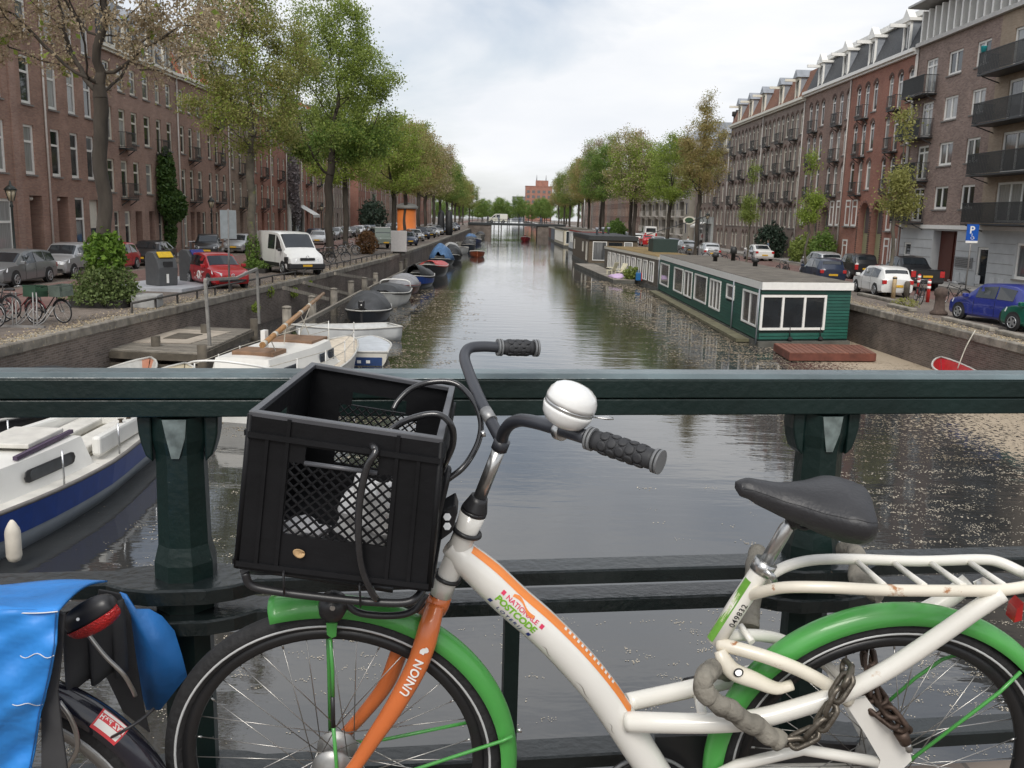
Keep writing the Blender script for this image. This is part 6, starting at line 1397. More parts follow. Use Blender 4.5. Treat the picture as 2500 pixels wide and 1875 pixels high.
# orange advertising column, white cabinet, flagpoles, dark wrapped posts
t = thing('advertising_column', 'tall orange advertising column between the left quay trees', 'column', (-12.5, 119, S)); MB().lathe([(1.3, 0), (1.3, .3), (1.2, .35), (1.2, 3.9)], (0, 0, 0), (0, 0, 1), 24).build('drum', mat('orange_poster', (.62, .17, .03), .55, var=.12, scale=.6), t); MB().lathe([(1.4, 3.9), (1.45, 4.2), (1.0, 4.5), (.2, 4.7)], (0, 0, 0), (0, 0, 1), 24).build('cap', mat('column_cap', (.3, .3, .28), .6), t)
t = thing('switch_cabinet', 'pale square cabinet standing at the left quay edge', 'cabinet', (-8.9, 78.6, S)); MB().box((-.65, -.3, .15), (.65, .3, 1.9)).build('box', white_p, t, bevel=.02); MB().box((-.5, -.25, 0), (.5, .25, .15)).build('foot', dark_m, t)
for k, (x_, y_, h_) in enumerate(((16.9, 196, 13), (17.9, 190, 15))): tag(MB().tube([(x_, y_, S), (x_, y_, S+h_)], [.16, .08], 8).build('flagpole', white_p), ['shorter white pole rising before the far right trees', 'taller white pole rising before the far right trees'][k], 'pole')
for k, x_ in enumerate((-10.2, -8.9)): tag(MB().lathe([(.55, 0), (.6, 1.5), (.5, 3.6), (.12, 4.0)], (x_, 150, S), (0, 0, 1), 12).build('wrapped_parasol', black_t), ['left folded black parasol on the far left quay', 'right folded black parasol on the far left quay'][k], 'parasol')
# rigging boom over the houseboats, right
t = thing('boom_crane', 'thin dark boom with a ring hanging over the houseboats', 'boom', (16.5, 78, S)); MB().tube([(0, 0, 0), (0, 0, 4.3)], .05, 6).build('mast', iron_m, t); MB().tube([(-5, -4, 2.2), (0, 0, 3.6), (1, 1, 3.9)], .035, 6).build('boom', iron_m, t); MB().torus((0, 0, 3.4), (0, 1, 0), .3, .03, 16, 5).build('ring', iron_m, t)

# ================================================================== PEOPLE (far off)
def person(label, loc, ang, joints, radii, edges, m, head, skin=(.42, .26, .19), hair=(.05, .035, .025)):
    t = thing('person', label, 'person', loc, R(ang), None)
    me = bpy.data.meshes.new('body'); me.from_pydata(joints, edges, []); me.update(); o = link('body', me, t)
    md = o.modifiers.new('skin', 'SKIN'); sv = me.skin_vertices
    if not sv:
        bm = bmesh.new(); bm.from_mesh(me); bm.verts.layers.skin.verify(); bm.to_mesh(me); bm.free()
    for i, r_ in enumerate(radii): me.skin_vertices[0].data[i].radius = (r_, r_)
    me.skin_vertices[0].data[0].use_root = True
    o.modifiers.new('sub', 'SUBSURF').levels = 1; o.modifiers['sub'].render_levels = 2; me.materials.append(m)
    h = V(head); MB().lathe([(.03, -.13), (.07, -.1), (.085, -.02), (.09, .05), (.07, .11), (.02, .135)], h, (0, 0, 1), 12).build('head', mat('skin', skin, .6), t)
    MB().lathe([(.095, .0), (.1, .06), (.08, .125), (.02, .15)], h+V((-.015, 0, 0)), (0, 0, 1), 12).build('hair', mat('hair_%.2f' % hair[0], hair, .8), t)
    return t
SIT = ([(0, 0, .5), (0, 0, .78), (0, 0, 1.02), (0, 0, 1.14), (.22, .1, .5), (.45, .12, .48), (.48, .12, .06), (.22, -.1, .5), (.45, -.12, .48), (.48, -.12, .06), (0, .2, .98), (.12, .24, .72), (.32, .2, .66), (0, -.2, .98), (.12, -.24, .72), (.32, -.2, .66)],
       [.15, .14, .13, .055, .1, .075, .05, .1, .075, .05, .065, .05, .038, .065, .05, .038], [(0, 1), (1, 2), (2, 3), (0, 4), (4, 5), (5, 6), (0, 7), (7, 8), (8, 9), (2, 10), (10, 11), (11, 12), (2, 13), (13, 14), (14, 15)], (0, 0, 1.27))
STAND = ([(0, 0, .92), (0, 0, 1.2), (0, 0, 1.42), (0, 0, 1.53), (0, .1, .88), (.03, .11, .48), (0, .11, .05), (0, -.1, .88), (.05, -.11, .48), (-.03, -.11, .05), (0, .2, 1.38), (.02, .25, 1.1), (.12, .22, .9), (0, -.2, 1.38), (.02, -.25, 1.1), (.12, -.22, .9)],
         [.14, .13, .13, .055, .1, .07, .05, .1, .07, .05, .065, .05, .038, .065, .05, .038], SIT[2], (0, 0, 1.66))
wc = mat('white_shirt', (.7, .7, .68), .8); dc = mat('dark_clothes', (.03, .032, .04), .8); bc = mat('grey_blue_clothes', (.1, .13, .18), .8)
person('person in a white shirt sitting on the pub terrace', (23.2, 116, S), 200, SIT[0], SIT[1], SIT[2], wc, SIT[3])
person('person in dark clothes sitting on the pub terrace', (23.6, 112.5, S), 160, SIT[0], SIT[1], SIT[2], dc, SIT[3])
person('person in dark clothes standing on the right street near the arched doors', (24.6, 88, S), 180, STAND[0], STAND[1], STAND[2], dc, STAND[3])
person('person in grey blue clothes standing beside the one in dark clothes', (24.9, 86.6, S), 170, STAND[0], STAND[1], STAND[2], bc, STAND[3])
person('person steering the dark red motor boat', (4.3, 187.8, .1), -95, SIT[0], SIT[1], SIT[2], mat('maroon_jacket', (.12, .01, .015), .8), SIT[3])
for k in range(6): person(ORD[k]+' small figure from the left on the far bridge', (-4+k*2.6+.5*math.sin(k*3), 233.6, 3.1), 90*(k % 2), STAND[0], STAND[1], STAND[2], [dc, bc][k % 2], STAND[3])['group'] = 'people on the far bridge'
# ================================================================== TREES AND PLANTS
def leaf_mesh(C, size, rng, aspect=.62, flat=0.):
    """one small bent leaf per centre, joined: C is (n,3)"""
    n = len(C); a = rng.normal(size=(n, 3)); a[:, 2] *= (1-flat); a /= np.linalg.norm(a, axis=1)[:, None]
    b = rng.normal(size=(n, 3)); b -= a*(a*b).sum(1)[:, None]; b /= np.linalg.norm(b, axis=1)[:, None]
    s = size*rng.uniform(.6, 1.35, (n, 1)); v = np.empty((n, 4, 3))
    v[:, 0] = C-a*s; v[:, 1] = C+b*s*aspect; v[:, 2] = C+a*s; v[:, 3] = C-b*s*aspect
    me = bpy.data.meshes.new('leaves'); me.vertices.add(4*n); me.vertices.foreach_set('co', v.reshape(-1))
    me.loops.add(4*n); me.loops.foreach_set('vertex_index', np.arange(4*n, dtype=np.int32))
    me.polygons.add(n); me.polygons.foreach_set('loop_start', np.arange(0, 4*n, 4, dtype=np.int32)); me.polygons.foreach_set('loop_total', np.full(n, 4, dtype=np.int32))
    at = me.attributes.new('rnd', 'FLOAT', 'FACE'); at.data.foreach_set('value', np.clip(rng.beta(2, 2, n), 0, 1).astype(np.float32))
    me.update(); me.validate(); return me
def grow(att, trunk, step, infl, kill, maxn=2600, bias=(0, 0, .15), rng=None):
    nodes = [np.array(p, float) for p in trunk]; par = [i-1 for i in range(len(trunk))]; att = att.copy()
    P = np.array(nodes)
    for it in range(140):
        if len(att) == 0 or len(P) > maxn: break
        d = np.linalg.norm(att[:, None, :]-P[None], axis=2); near = d.argmin(1); dm = d.min(1); ok = dm < infl
        if not ok.any(): infl *= 1.5; continue
        new = []
        for k in np.unique(near[ok]):
            sel = ok & (near == k); v = (att[sel]-P[k])/dm[sel][:, None]; v = v.sum(0)+np.array(bias)*sel.sum()
            if rng is not None: v = v+rng.normal(size=3)*.12*sel.sum()
            L_ = np.linalg.norm(v)
            if L_ < 1e-3: continue
            q = P[k]+v/L_*step
            if np.linalg.norm(P-q, axis=1).min() < step*.35: continue
            new.append((q, k))
        if not new: break
        par += [k for _, k in new]; P = np.vstack([P, np.array([q for q, _ in new])])
        d = np.linalg.norm(att[:, None, :]-P[None, -len(new):], axis=2).min(1); att = att[d > kill]
    return P, par
def tree_proto(name, h, th, tr, crown, seed, bark, leafm, n_att=260, n_leaf=9000, lsize=.11, spread=.38, lean=(0, 0), inner=.25, step=.42, tip=.012, extra=None, rough=.25, expo=2.4):
    """crown(rng) -> points of the crown volume in metres above the foot; returns the wood mesh and the leaf mesh(es)"""
    rng = np.random.default_rng(seed); A = crown(rng, n_att)
    k = max(4, int(th/step)); trunk = [(lean[0]*(i/k)**1.3+.05*math.sin(i*1.1+seed), lean[1]*(i/k)+.05*math.cos(i*.9+seed), th*i/k) for i in range(k+1)]
    P, par = grow(A, trunk, step, 6.0, step*1.5, rng=rng)
    n = len(P); kids = [[] for _ in range(n)]
    for i, p in enumerate(par):
        if p >= 0: kids[p].append(i)
    rad = np.zeros(n)
    for i in range(n-1, -1, -1):
        rad[i] = tip if not kids[i] else sum(rad[c]**expo for c in kids[i])**(1/expo)
    rad *= (tr/rad[0])**.0; sc = tr/max(rad[0], 1e-6)
    rad = np.where(rad > tip*1.5, rad*np.clip(sc, .3, 3)**(np.log(rad/tip)/np.log(rad[0]/tip)), rad)
    rad[0] *= 1.35
    b_ = MB()
    for i in range(n):
        if par[i] >= 0 and len(kids[par[i]]) <= 1 and not (i == 0): continue
        if par[i] < 0 and i > 0: continue
        ch = [i]; c = i
        while kids[c]:
            c2 = max(kids[c], key=lambda q: rad[q]) if len(kids[c]) > 1 else kids[c][0]
            if len(kids[c]) > 1: break
            ch.append(c2); c = c2
        # follow the thickest child so limbs run on
        if par[i] >= 0: ch = [par[i]]+ch
        if len(ch) < 2: continue
        pts = [P[q] for q in ch]; top_ = par[i] >= 0 and i == max(kids[par[i]], key=lambda q: rad[q]); rr = [float(min(rad[q], rad[ch[1]])) if (j == 0 and par[i] >= 0 and not top_) else float(rad[q]) for j, q in enumerate(ch)]
        m_ = max(rr); b_.tube(pts, rr, 10 if m_ > .12 else (6 if m_ > .035 else 4), cap=False)
    wood = b_.mesh('trunk'); wood.materials.append(bark)
    ends = np.array([P[i] for i in range(n) if rad[i] < tip*2.6 and P[i][2] > th*.7])
    lm = []
    for (mat_, cnt, sz, sprd, sel) in ([(leafm, n_leaf, lsize, spread, None)]+(extra or [])):
        E = ends if sel is None else ends[[sel(e, rng) for e in ends]]
        if len(E) == 0: continue
        # uneven clumping: some twigs carry much, some nothing
        wgt = rng.gamma(.9, 1, len(E)); wgt /= wgt.sum(); idx = rng.choice(len(E), cnt, p=wgt)
        C = E[idx]+rng.normal(size=(cnt, 3))*sprd*np.array([1, 1, .75])
        me = leaf_mesh(C, sz, rng); me.materials.append(mat_); lm.append(me)
    return wood, lm
def plant_tree(proto, label, loc, sc=1., rz=0, group=None, name='tree', sz=None, lm=None):
    wood, leaves = proto; t = thing(name, label, 'tree', (loc[0], loc[1], loc[2] if len(loc) > 2 else S), rz, group); t.scale = (sc, sc, sz or sc)
    link('trunk', wood, t)
    for i, me in enumerate(leaves):
        o = link('crown' if i == 0 else 'crown_tuft', me, t)
        o['kind'] = 'stuff'
        if lm:
            o.material_slots[0].link = 'OBJECT'; o.material_slots[0].material = lm[min(i, len(lm)-1)]
    return t
bark = mat('elm_bark', (.060, .050, .040), .95, var=.4, scale=3, bump=.8, bscale=14, stretch=(1, 1, .25), spots=((.10, .11, .05), .64, 2))
bark2 = mat('pale_bark', (.10, .088, .068), .95, var=.35, scale=3, bump=.6, bscale=14, spots=((.13, .14, .05), .58, 2))
lf_tan = leafmat('elm_seed_tan', (.25, .185, .11), (.58, .49, .34), .3)
lf_green = leafmat('fresh_leaf', (.15, .22, .035), (.42, .52, .11), .5)
lf_mid = leafmat('elm_leaf', (.13, .185, .04), (.38, .45, .13), .5)
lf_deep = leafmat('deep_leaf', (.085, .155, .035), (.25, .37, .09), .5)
lf_ol = leafmat('olive_leaf', (.19, .20, .055), (.44, .43, .16), .5)
lf_rust = leafmat('rusty_leaf', (.25, .19, .07), (.50, .41, .19), .5)
lf_pale = leafmat('pale_blossom', (.24, .19, .13), (.58, .52, .42), .35)
def ell(cx, cy, cz, rx, ry, rz_, p=.45, cut=None):
    def f(rng, n):
        out = []
        while len(out) < n:
            v = rng.normal(size=3); v /= np.linalg.norm(v); r_ = rng.uniform(0, 1)**p; q = np.array([cx, cy, cz])+v*r_*np.array([rx, ry, rz_])
            if cut is None or cut(q): out.append(q)
        return np.array(out)
    return f
def multi(*fs):
    def f(rng, n):
        tot = sum(w_ for w_, _ in fs); return np.vstack([g(rng, int(n*w_/tot)) for w_, g in fs])
    return f
# nearest: sparse spreading tree, tan seed clusters, a few big green leaves
T1 = tree_proto('t1', 16, 6.2, .235, multi((5, ell(0, 0, 10.2, 5.2, 5.0, 3.2)), (3, ell(.3, 0, 13.5, 4.2, 4.2, 2.6)), (1.2, ell(2.6, -1.2, 8.6, 2.2, 1.2, .8)), (.9, ell(-2.8, -1, 9.2, 2.6, 1.4, .8))), 11, bark, lf_tan, 480, 40000, .055, .25,
                extra=[(lf_green, 520, .13, .22, None)], tip=.011, step=.40, expo=2.25)
plant_tree(T1, 'nearest left tree with tan seed clusters, its trunk rising from the ivy', (-13.75, 32.0), 1.0, R(0))
# second: upright vase, olive green
T2 = tree_proto('t2', 16, 5.6, .26, multi((2.8, ell(0, 0, 8.4, 3.4, 3.2, 2.3)), (4, ell(0, 0, 11.2, 3.6, 3.4, 3.2)), (2.6, ell(-.4, 0, 14.4, 2.3, 2.3, 2.6))), 23, bark2, lf_ol, 460, 38000, .062, .36,
                extra=[(lf_green, 9000, .065, .42, None)], tip=.011, step=.42)
plant_tree(T2, 'second left tree, upright with olive green leaves, by the white van', (-13.9, 51.2), 1.0, R(10))
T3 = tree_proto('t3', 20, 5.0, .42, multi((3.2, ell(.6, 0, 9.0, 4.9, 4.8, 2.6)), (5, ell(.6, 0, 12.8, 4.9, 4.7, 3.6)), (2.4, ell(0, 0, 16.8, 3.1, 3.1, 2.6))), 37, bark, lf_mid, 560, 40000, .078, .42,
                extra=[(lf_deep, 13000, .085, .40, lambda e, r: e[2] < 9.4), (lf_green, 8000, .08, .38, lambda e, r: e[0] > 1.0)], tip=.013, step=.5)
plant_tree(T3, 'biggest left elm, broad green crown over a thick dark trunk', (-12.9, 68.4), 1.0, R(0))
T4 = tree_proto('t4', 15, 4.2, .26, multi((3, ell(0, 0, 7.6, 4.0, 4.0, 2.4)), (4, ell(0, 0, 11.0, 3.7, 3.7, 3.2))), 41, bark, lf_mid, 340, 15000, .095, .42, extra=[(lf_ol, 6500, .095, .45, None)], tip=.014, step=.55)
T5 = tree_proto('t5', 15, 4.6, .25, multi((3, ell(0, 0, 8.4, 3.6, 3.6, 2.8)), (3, ell(.4, 0, 11.8, 3.1, 3.1, 2.8))), 53, bark, lf_rust, 340, 13000, .09, .40, extra=[(lf_mid, 5500, .09, .45, None)], tip=.014, step=.55)
T6 = tree_proto('t6', 15, 4.6, .2, multi((3, ell(0, 0, 7.6, 2.5, 2.5, 2.2)), (4, ell(.1, 0, 10.2, 2.4, 2.4, 2.6)), (1.6, ell(.2, 0, 13.2, 1.2, 1.2, 2.0))), 61, bark, lf_rust, 360, 19000, .062, .30, extra=[(lf_ol, 8000, .062, .34, None)], tip=.012, step=.45)
T7 = tree_proto('t7', 9, 2.6, .10, multi((3, ell(0, 0, 4.6, .85, .85, 1.7)), (2, ell(0, 0, 7.2, .55, .55, 1.6))), 71, bark2, lf_green, 140, 4200, .06, .24, tip=.009, step=.32)
labs = ['left row elm just beyond the biggest one', 'left row elm above the sage green off-road car', 'left row elm before the orange column', 'left row elm beyond the orange column']
row = [(-15.0, 88, 1.06, T4, [lf_green, lf_ol]), (-12.0, 101, 1.0, T4, [lf_green, lf_ol]), (-12.6, 118, 1.06, T4, [lf_ol, lf_rust]), (-12.2, 132, 1.12, T5, None), (-12.6, 148, 1.08, T4, [lf_ol, lf_tan]), (-12.4, 164, 1.1, T5, [lf_tan, lf_ol]), (-12.6, 182, 1.1, T4, None), (-12.4, 200, 1.08, T4, [lf_deep, lf_mid]), (-12.4, 219, 1.05, T5, [lf_ol, lf_mid]), (-13, 245, 1.05, T4, None), (-13, 268, 1.0, T4, [lf_ol, lf_mid]), (-13, 292, 1.0, T5, None), (-12, 320, 1.0, T4, None)]
for k, (x_, y_, s_, pr, lm_) in enumerate(row):
    plant_tree(pr, labs[k] if k < 4 else ORD[k-4]+' tree of the far left row past the orange column', (x_, y_), s_, R(67*k), None if k < 4 else 'far left row trees', lm=lm_)
plant_tree(T6, 'rust coloured tapering tree on the right quay before the pub', (18.3, 87.5), 1.02, 0)
plant_tree(T5, 'green right tree just left of the rust coloured one', (17.6, 99), .86, R(40), lm=[lf_green, lf_mid])
plant_tree(T4, 'light green right tree before the pale apartment block', (17.6, 125), 1.02, R(130), lm=[lf_green, lf_tan])
plant_tree(T5, 'right tree with pale seed tufts left of the light green one', (17.6, 129), 1.08, R(200), lm=[lf_ol, lf_tan])
for k, (x_, y_, s_, pr, lm_) in enumerate(((17.6, 165, 1.18, T4, [lf_deep, lf_mid]), (18.2, 174, 1.28, T5, [lf_pale, lf_mid]), (17.0, 186, 1.08, T5, [lf_rust, lf_ol]), (17.4, 203, 1.15, T4, [lf_ol, lf_mid]), (17.8, 222, 1.2, T5, [lf_pale, lf_ol]), (17.0, 240, 1.15, T4, [lf_deep, lf_ol]), (17, 262, 1.1, T4, [lf_ol, lf_rust]), (17, 288, 1.05, T5, None))):
    plant_tree(pr, ['dark green far right tree beneath pale tufts', 'tall far right tree with pale seed tufts on top', 'rusty brown far right tree beside the white poles'][k] if k < 3 else ORD[k-3]+' tree of the far right row past the white poles', (x_, y_), s_, R(91*k+20), None if k < 3 else 'far right row trees', lm=lm_)
plant_tree(T7, 'slim young tree beside the white hatchback', (19.25, 45.4), 1.12, R(0), lm=[lf_ol])
plant_tree(T7, 'slim young green tree behind the houseboat roof, left of the first slim one', (19.6, 59.5), .98, R(120), lm=[lf_green])
plant_tree(T7, 'slim young tree farthest left of the three on the right quay', (19.8, 74.5), .98, R(220), lm=[lf_mid])
rngf = np.random.default_rng(5)
for k in range(30):
    x_ = -30+k*2.1+rngf.uniform(-1, 1); plant_tree([T4, T5][k % 2], ORD[k]+' distant tree from the left at the end of the canal', (x_, 380+rngf.uniform(-20, 90), S-2.5), rngf.uniform(.75, 1.0), k*1.3, 'distant trees', lm=[lf_deep, lf_mid])
# bushes and climbers
def bush(label, loc, pts_fn, n, size, m, seed, name='shrub', cat='shrub', stems=8, sub=None):
    rng = np.random.default_rng(seed); t = thing(name, label, cat, loc); C = pts_fn(rng, n); me = leaf_mesh(C, size, rng, flat=.1); me.materials.append(m); link('foliage', me, t)['kind'] = 'stuff'
    b_ = MB()
    for i in range(stems):
        e = C[rng.integers(len(C))]; b_.tube([(e[0]*.15, e[1]*.15, 0), (e[0]*.5, e[1]*.5, e[2]*.55), tuple(e)], [.03, .02, .008], 5)
    b_.build('stems', bark, t)
    if sub:
        m2, n2, s2, fn2 = sub; me = leaf_mesh(fn2(rng, n2), s2, rng); me.materials.append(m2); link('foliage', me, t)
    return t
def shell(cx, cy, cz, rx, ry, rz_, lump=.26, zmin=None):
    def f(rng, n):
        v = rng.normal(size=(n, 3)); v /= np.linalg.norm(v, axis=1)[:, None]
        r_ = .60+.46*rng.uniform(0, 1, n)**.6 + lump*np.sin(v[:, 0]*7+1)*np.sin(v[:, 1]*6+2)*np.sin(v[:, 2]*8) + lump*.6*np.sin(v[:, 0]*15)*np.cos(v[:, 2]*13+v[:, 1]*9)
        q = np.array([cx, cy, cz])+v*r_[:, None]*np.array([rx, ry, rz_])
        if zmin is not None: q[:, 2] = np.maximum(q[:, 2], zmin+.02*rng.uniform(0, 1, n))
        return q
    return f
lf_ivy = leafmat('ivy_leaf', (.055, .12, .018), (.20, .32, .045), .3); lf_bush = leafmat('bush_leaf', (.06, .10, .028), (.20, .25, .09), .3)
bush('glossy ivy wrapped round the nearest tree trunk', (-13.75, 31.9, S), shell(0, 0, 1.75, .60, .60, .78), 2600, .085, lf_ivy, 1, 'ivy', 'ivy')
bush('dense green bush filling the planter under the ivy', (-13.7, 31.7, S), multi((3, shell(0, 0, .75, .95, .9, .72, zmin=.15)), (1.6, shell(0, -.2, .38, 1.12, 1.1, .34, zmin=.1))), 6500, .055, lf_bush, 2)
pa, pb = atx(395, 460, -23.6), atx(440, 590, -23.6)
bush('big dark green climber covering the front of the plum brick house', (-23.75, 66.0, S), multi((3, ell(.1, -.5, 5.2, .42, 1.5, 2.3, .33)), (3, ell(.2, .3, 3.5, .5, 2.7, 1.25, .33)), (1.2, ell(.05, 0, 1.6, .3, .9, 1.6, .4))), 6000, .13, leafmat('climber_leaf', (.028, .07, .018), (.10, .17, .04), .25), 3, 'climbing_plant', 'climber')
bush('grey leafless wisteria on the red brick house front', (-23.7, 104.0, S), multi((2, ell(.2, 0, 6.5, .5, 2.0, 4.0, .4)), (1, ell(.2, 1, 3.5, .5, 1.5, 2, .4))), 3500, .12, leafmat('grey_wisteria', (.14, .12, .12), (.32, .28, .29), .2), 4, 'climbing_plant', 'climber')
bush('dark blue green bush before the grey brown houses', (25.7, 88.6, S), shell(0, 0, 1.6, 1.3, 1.5, 1.6, zmin=.1), 4200, .12, leafmat('dark_bush_leaf', (.018, .035, .025), (.06, .09, .06), .2), 6)
bush('green shrub below the arched brown house', (26.2, 80.5, S), shell(0, 0, 1.1, 1.0, 1.8, 1.2, zmin=.1), 2600, .11, lf_mid, 7)
bush('dark green shrub left of the tall arched doors', (26.3, 75.6, S), shell(0, 0, 1.3, .9, 1.6, 1.45, zmin=.1), 2600, .11, lf_deep, 8)
bush('rusty brown shrub on the left quay by the bicycles', (-11.3, 76.2, S), shell(0, 0, .9, .8, .9, .95, zmin=.05), 1500, .10, leafmat('rust_shrub', (.14, .07, .03), (.34, .20, .09), .3), 9)
bush('dark evergreen thicket beside the side street far left', (-21.5, 152, S), shell(0, 0, 2.6, 2.0, 4, 2.6, zmin=.1), 3500, .2, leafmat('dark_bush_leaf', (.018, .035, .025), (.06, .09, .06), .2), 10)
bush('green bush on the right quay behind the white houseboat', (16.6, 137, S), shell(0, 0, 1.5, 1.4, 3.5, 1.5, zmin=.1), 2500, .17, lf_deep, 12)
bush('small leafy plants in the planter by the second tree', (-13.6, 50.5, S), shell(0, 0, .35, .7, .6, .3, zmin=.2), 900, .06, lf_deep, 13)
bush('potted greenery on the terrace raft', (10.3, 72.8, .36), shell(0, 0, .45, .7, .8, .5, zmin=.05), 900, .09, lf_mid, 14)
for k, (x_, y_, z_, s_) in enumerate(((-10.75, 42.2, 1.35, .35), (-10.35, 45.5, 1.05, .3), (-10.6, 39.3, .9, .25), (-10.2, 48.4, 1.3, .2))):
    bush(ORD[k]+' weed tuft on the left quay wall below the guard rail', (x_, y_, z_-.2), shell(0, 0, .2, s_*.6, s_*1.2, s_*.8), 260, .05, lf_green, 20+k, 'weed', 'weed', 3)['group'] = 'weeds on the left quay wall'
bush('weed tuft on the right quay by the bollard', (17.6, 39.6, S), shell(0, 0, .15, .5, .6, .2, zmin=.01), 350, .05, lf_ol, 30, 'weed', 'weed', 4)
# ivy on the second tree's foot
bush('ivy climbing the foot of the second tree', (-13.9, 51.2, S), shell(0, 0, 1.1, .36, .36, 1.1, .1), 700, .08, lf_deep, 31, 'ivy', 'ivy')

# ================================================================== SEEDS ADRIFT ON THE WATER (uncountable)
rng = np.random.default_rng(17); cl = []
def drift(n, x0, x1, y0, y1, w=lambda x, y: 1.0):
    k = 0
    while k < n:
        y_ = y0*(y1/y0)**rng.uniform(); x_ = rng.uniform(x0, x1)
        if rng.uniform() < w(x_, y_): cl.append((x_, y_)); k += 1
streak = lambda x, y: .5+.5*math.sin(x*.9+1.3*math.sin(y*.7)+y*.35)*math.sin(y*.55+x*.3+2)
drift(230, -1.5, 2.6, 3.2, 11, lambda x, y: .12+.5*streak(x, y)**3)
drift(1700, 1.6, 9, 3.4, 17, lambda x, y: min(1, max(.03, (x/y-.12)*1.9))*(.25+.75*streak(x, y)))
drift(1500, 7, 15.5, 12, 34, lambda x, y: .3+.7*streak(x*.7, y*.6))
drift(520, -6, -1.0, 5, 20, lambda x, y: .1+.9*streak(x, y)**2)
drift(1500, -7, -1.2, 20, 62, lambda x, y: max(0, min(1, (-x-.8)/4))*(.2+.8*streak(x*1.3, y*.4)))
drift(1500, 5.5, 10.5, 32, 75, lambda x, y: max(.02, min(1, (x-5.2)/4))*(.2+.8*streak(x*1.2, y*.4)))
Cs = []; Sz = []
for x_, y_ in cl:
    sc = max(1., y_/9); m_ = rng.integers(3, 15)
    p = rng.normal(size=(m_, 2))*np.array([.055, .03])*sc; Cs += [(x_+a, y_+b, .004+.003*rng.uniform()) for a, b in p]; Sz += [.0085*sc*rng.uniform(.6, 1.4)]*m_
Cs = np.array(Cs); Sz = np.array(Sz); n = len(Cs); an = rng.uniform(0, 6.28, n); a = np.stack([np.cos(an), np.sin(an), rng.normal(0, .08, n)], 1)*Sz[:, None]; b = np.stack([-np.sin(an), np.cos(an), rng.normal(0, .08, n)], 1)*Sz[:, None]*.75
v = np.stack([Cs-a, Cs-b, Cs+a, Cs+b], 1); v[:, :, 2] = np.maximum(v[:, :, 2], .002)
for nm, sel, m_, lab in (('floating_seeds', Cs[:, 1] < 19, mat('elm_seed', (.52, .46, .36), .85, var=.2), 'pale elm seeds floating in drifts on the near canal'), ('floating_seeds', Cs[:, 1] >= 19, mat('wet_elm_seed', (.27, .22, .15), .85, var=.25), 'brown wet elm seeds floating along boats and houseboats')):
    q = v[sel]; me = bpy.data.meshes.new(nm); me.from_pydata(q.reshape(-1, 3).tolist(), [], [(4*i, 4*i+1, 4*i+2, 4*i+3) for i in range(len(q))]); me.materials.append(m_); tag(link(nm, me), lab, 'seeds', kind='stuff')
# seeds swept along the quay edges
rng = np.random.default_rng(18); P_ = []
for Q, s, y0, y1, n in ((QL, -1, 19, 80, 5000), (QR, 1, 24, 60, 4200)):
    for k in range(n):
        y_ = y0*(y1/y0)**rng.uniform(); d = abs(rng.normal(0, .55))+.02; P_.append((interp(Q, y_)+s*(d+.05), y_, S+.012))
P_ = np.array(P_); me = leaf_mesh(P_, .03, rng, flat=.0)
co = np.empty(len(me.vertices)*3); me.vertices.foreach_get('co', co); co = co.reshape(-1, 3); co[:, 2] = np.clip(co[:, 2], S+.006, S+.03); me.vertices.foreach_set('co', co.reshape(-1))
me.materials.append(mat('dry_seed', (.42, .34, .22), .9, var=.2)); tag(link('swept_seeds', me), 'dry beige seeds lying along the quay edges', 'seeds', kind='stuff')
# ================================================================== THE WHITE, GREEN AND ORANGE BICYCLE
BYAW, BLEAN = R(1.0), R(6.0)
BU = V((math.cos(BYAW), math.sin(BYAW), 0)); _bn = V((math.sin(BYAW), -math.cos(BYAW), 0)); ZU = V((0, 0, 1))
BV = ZU*math.cos(BLEAN) + _bn*math.sin(BLEAN); BN = _bn*math.cos(BLEAN) - ZU*math.sin(BLEAN)     # BN points to us
FH = aty(818, 1850, 1.70)                                                                        # front hub
def BP(px, py, off=0.): return atplane(px, py, FH + BN*off, BN)
def BL(u, v, off=0.): return FH + BU*u + BV*v + BN*off
def UV(px, py, off=0.):
    q = BP(px, py, off)-FH; return q.dot(BU), q.dot(BV)
RH = BP(2150, 1861); RH = BL((RH-FH).dot(BU), 0.0)
Rw = .343
bike = thing('bicycle', 'white frame bicycle with green mudguards, orange fork and black front crate in the foreground', 'bicycle', tuple(BL((RH-FH).dot(BU)*.5, -Rw)))
BOFF = -V(bike.location)
def bput(b_, name, m, par=None, **k):
    o = b_.build(name, m, par or bike, **k)
    if par is None: o.location = BOFF
    return o
wht = mat('white_bike_enamel', (.74, .72, .66), .30, var=.05, scale=5, coat=.5, spots=((.46, .27, .12), .66, 11))
wht2 = mat('white_frame_enamel', (.76, .745, .70), .26, var=.04, scale=5, coat=.6, spots=((.40, .36, .30), .70, 12))
rusty = mat('rust_stained_enamel', (.72, .67, .56), .36, var=.12, scale=7, coat=.3, spots=((.36, .16, .06), .60, 20))
orange = mat('orange_enamel', (.64, .165, .045), .28, var=.06, scale=6, coat=.5)
orange_s = mat('orange_stripe', (.80, .25, .055), .35, var=.03)
green = mat('green_enamel', (.070, .325, .066), .34, var=.12, scale=5, coat=.3, spots=((.16, .22, .06), .72, 14))
rub = mat('bike_tyre', (.016, .016, .017), .75, var=.25, scale=20, bump=.3, bscale=60)
rimb = mat('black_rim', (.014, .014, .015), .35, var=.15)
refl = mat('reflective_stripe', (.50, .51, .51), .4, var=.08)
spoke_m = mat('spoke_steel', (.42, .41, .39), .3, .9, var=.15)
alloy = mat('polished_alloy', (.55, .55, .54), .30, .95, var=.08, scale=20)
satin = mat('satin_black', (.020, .020, .022), .38, var=.2, scale=8)
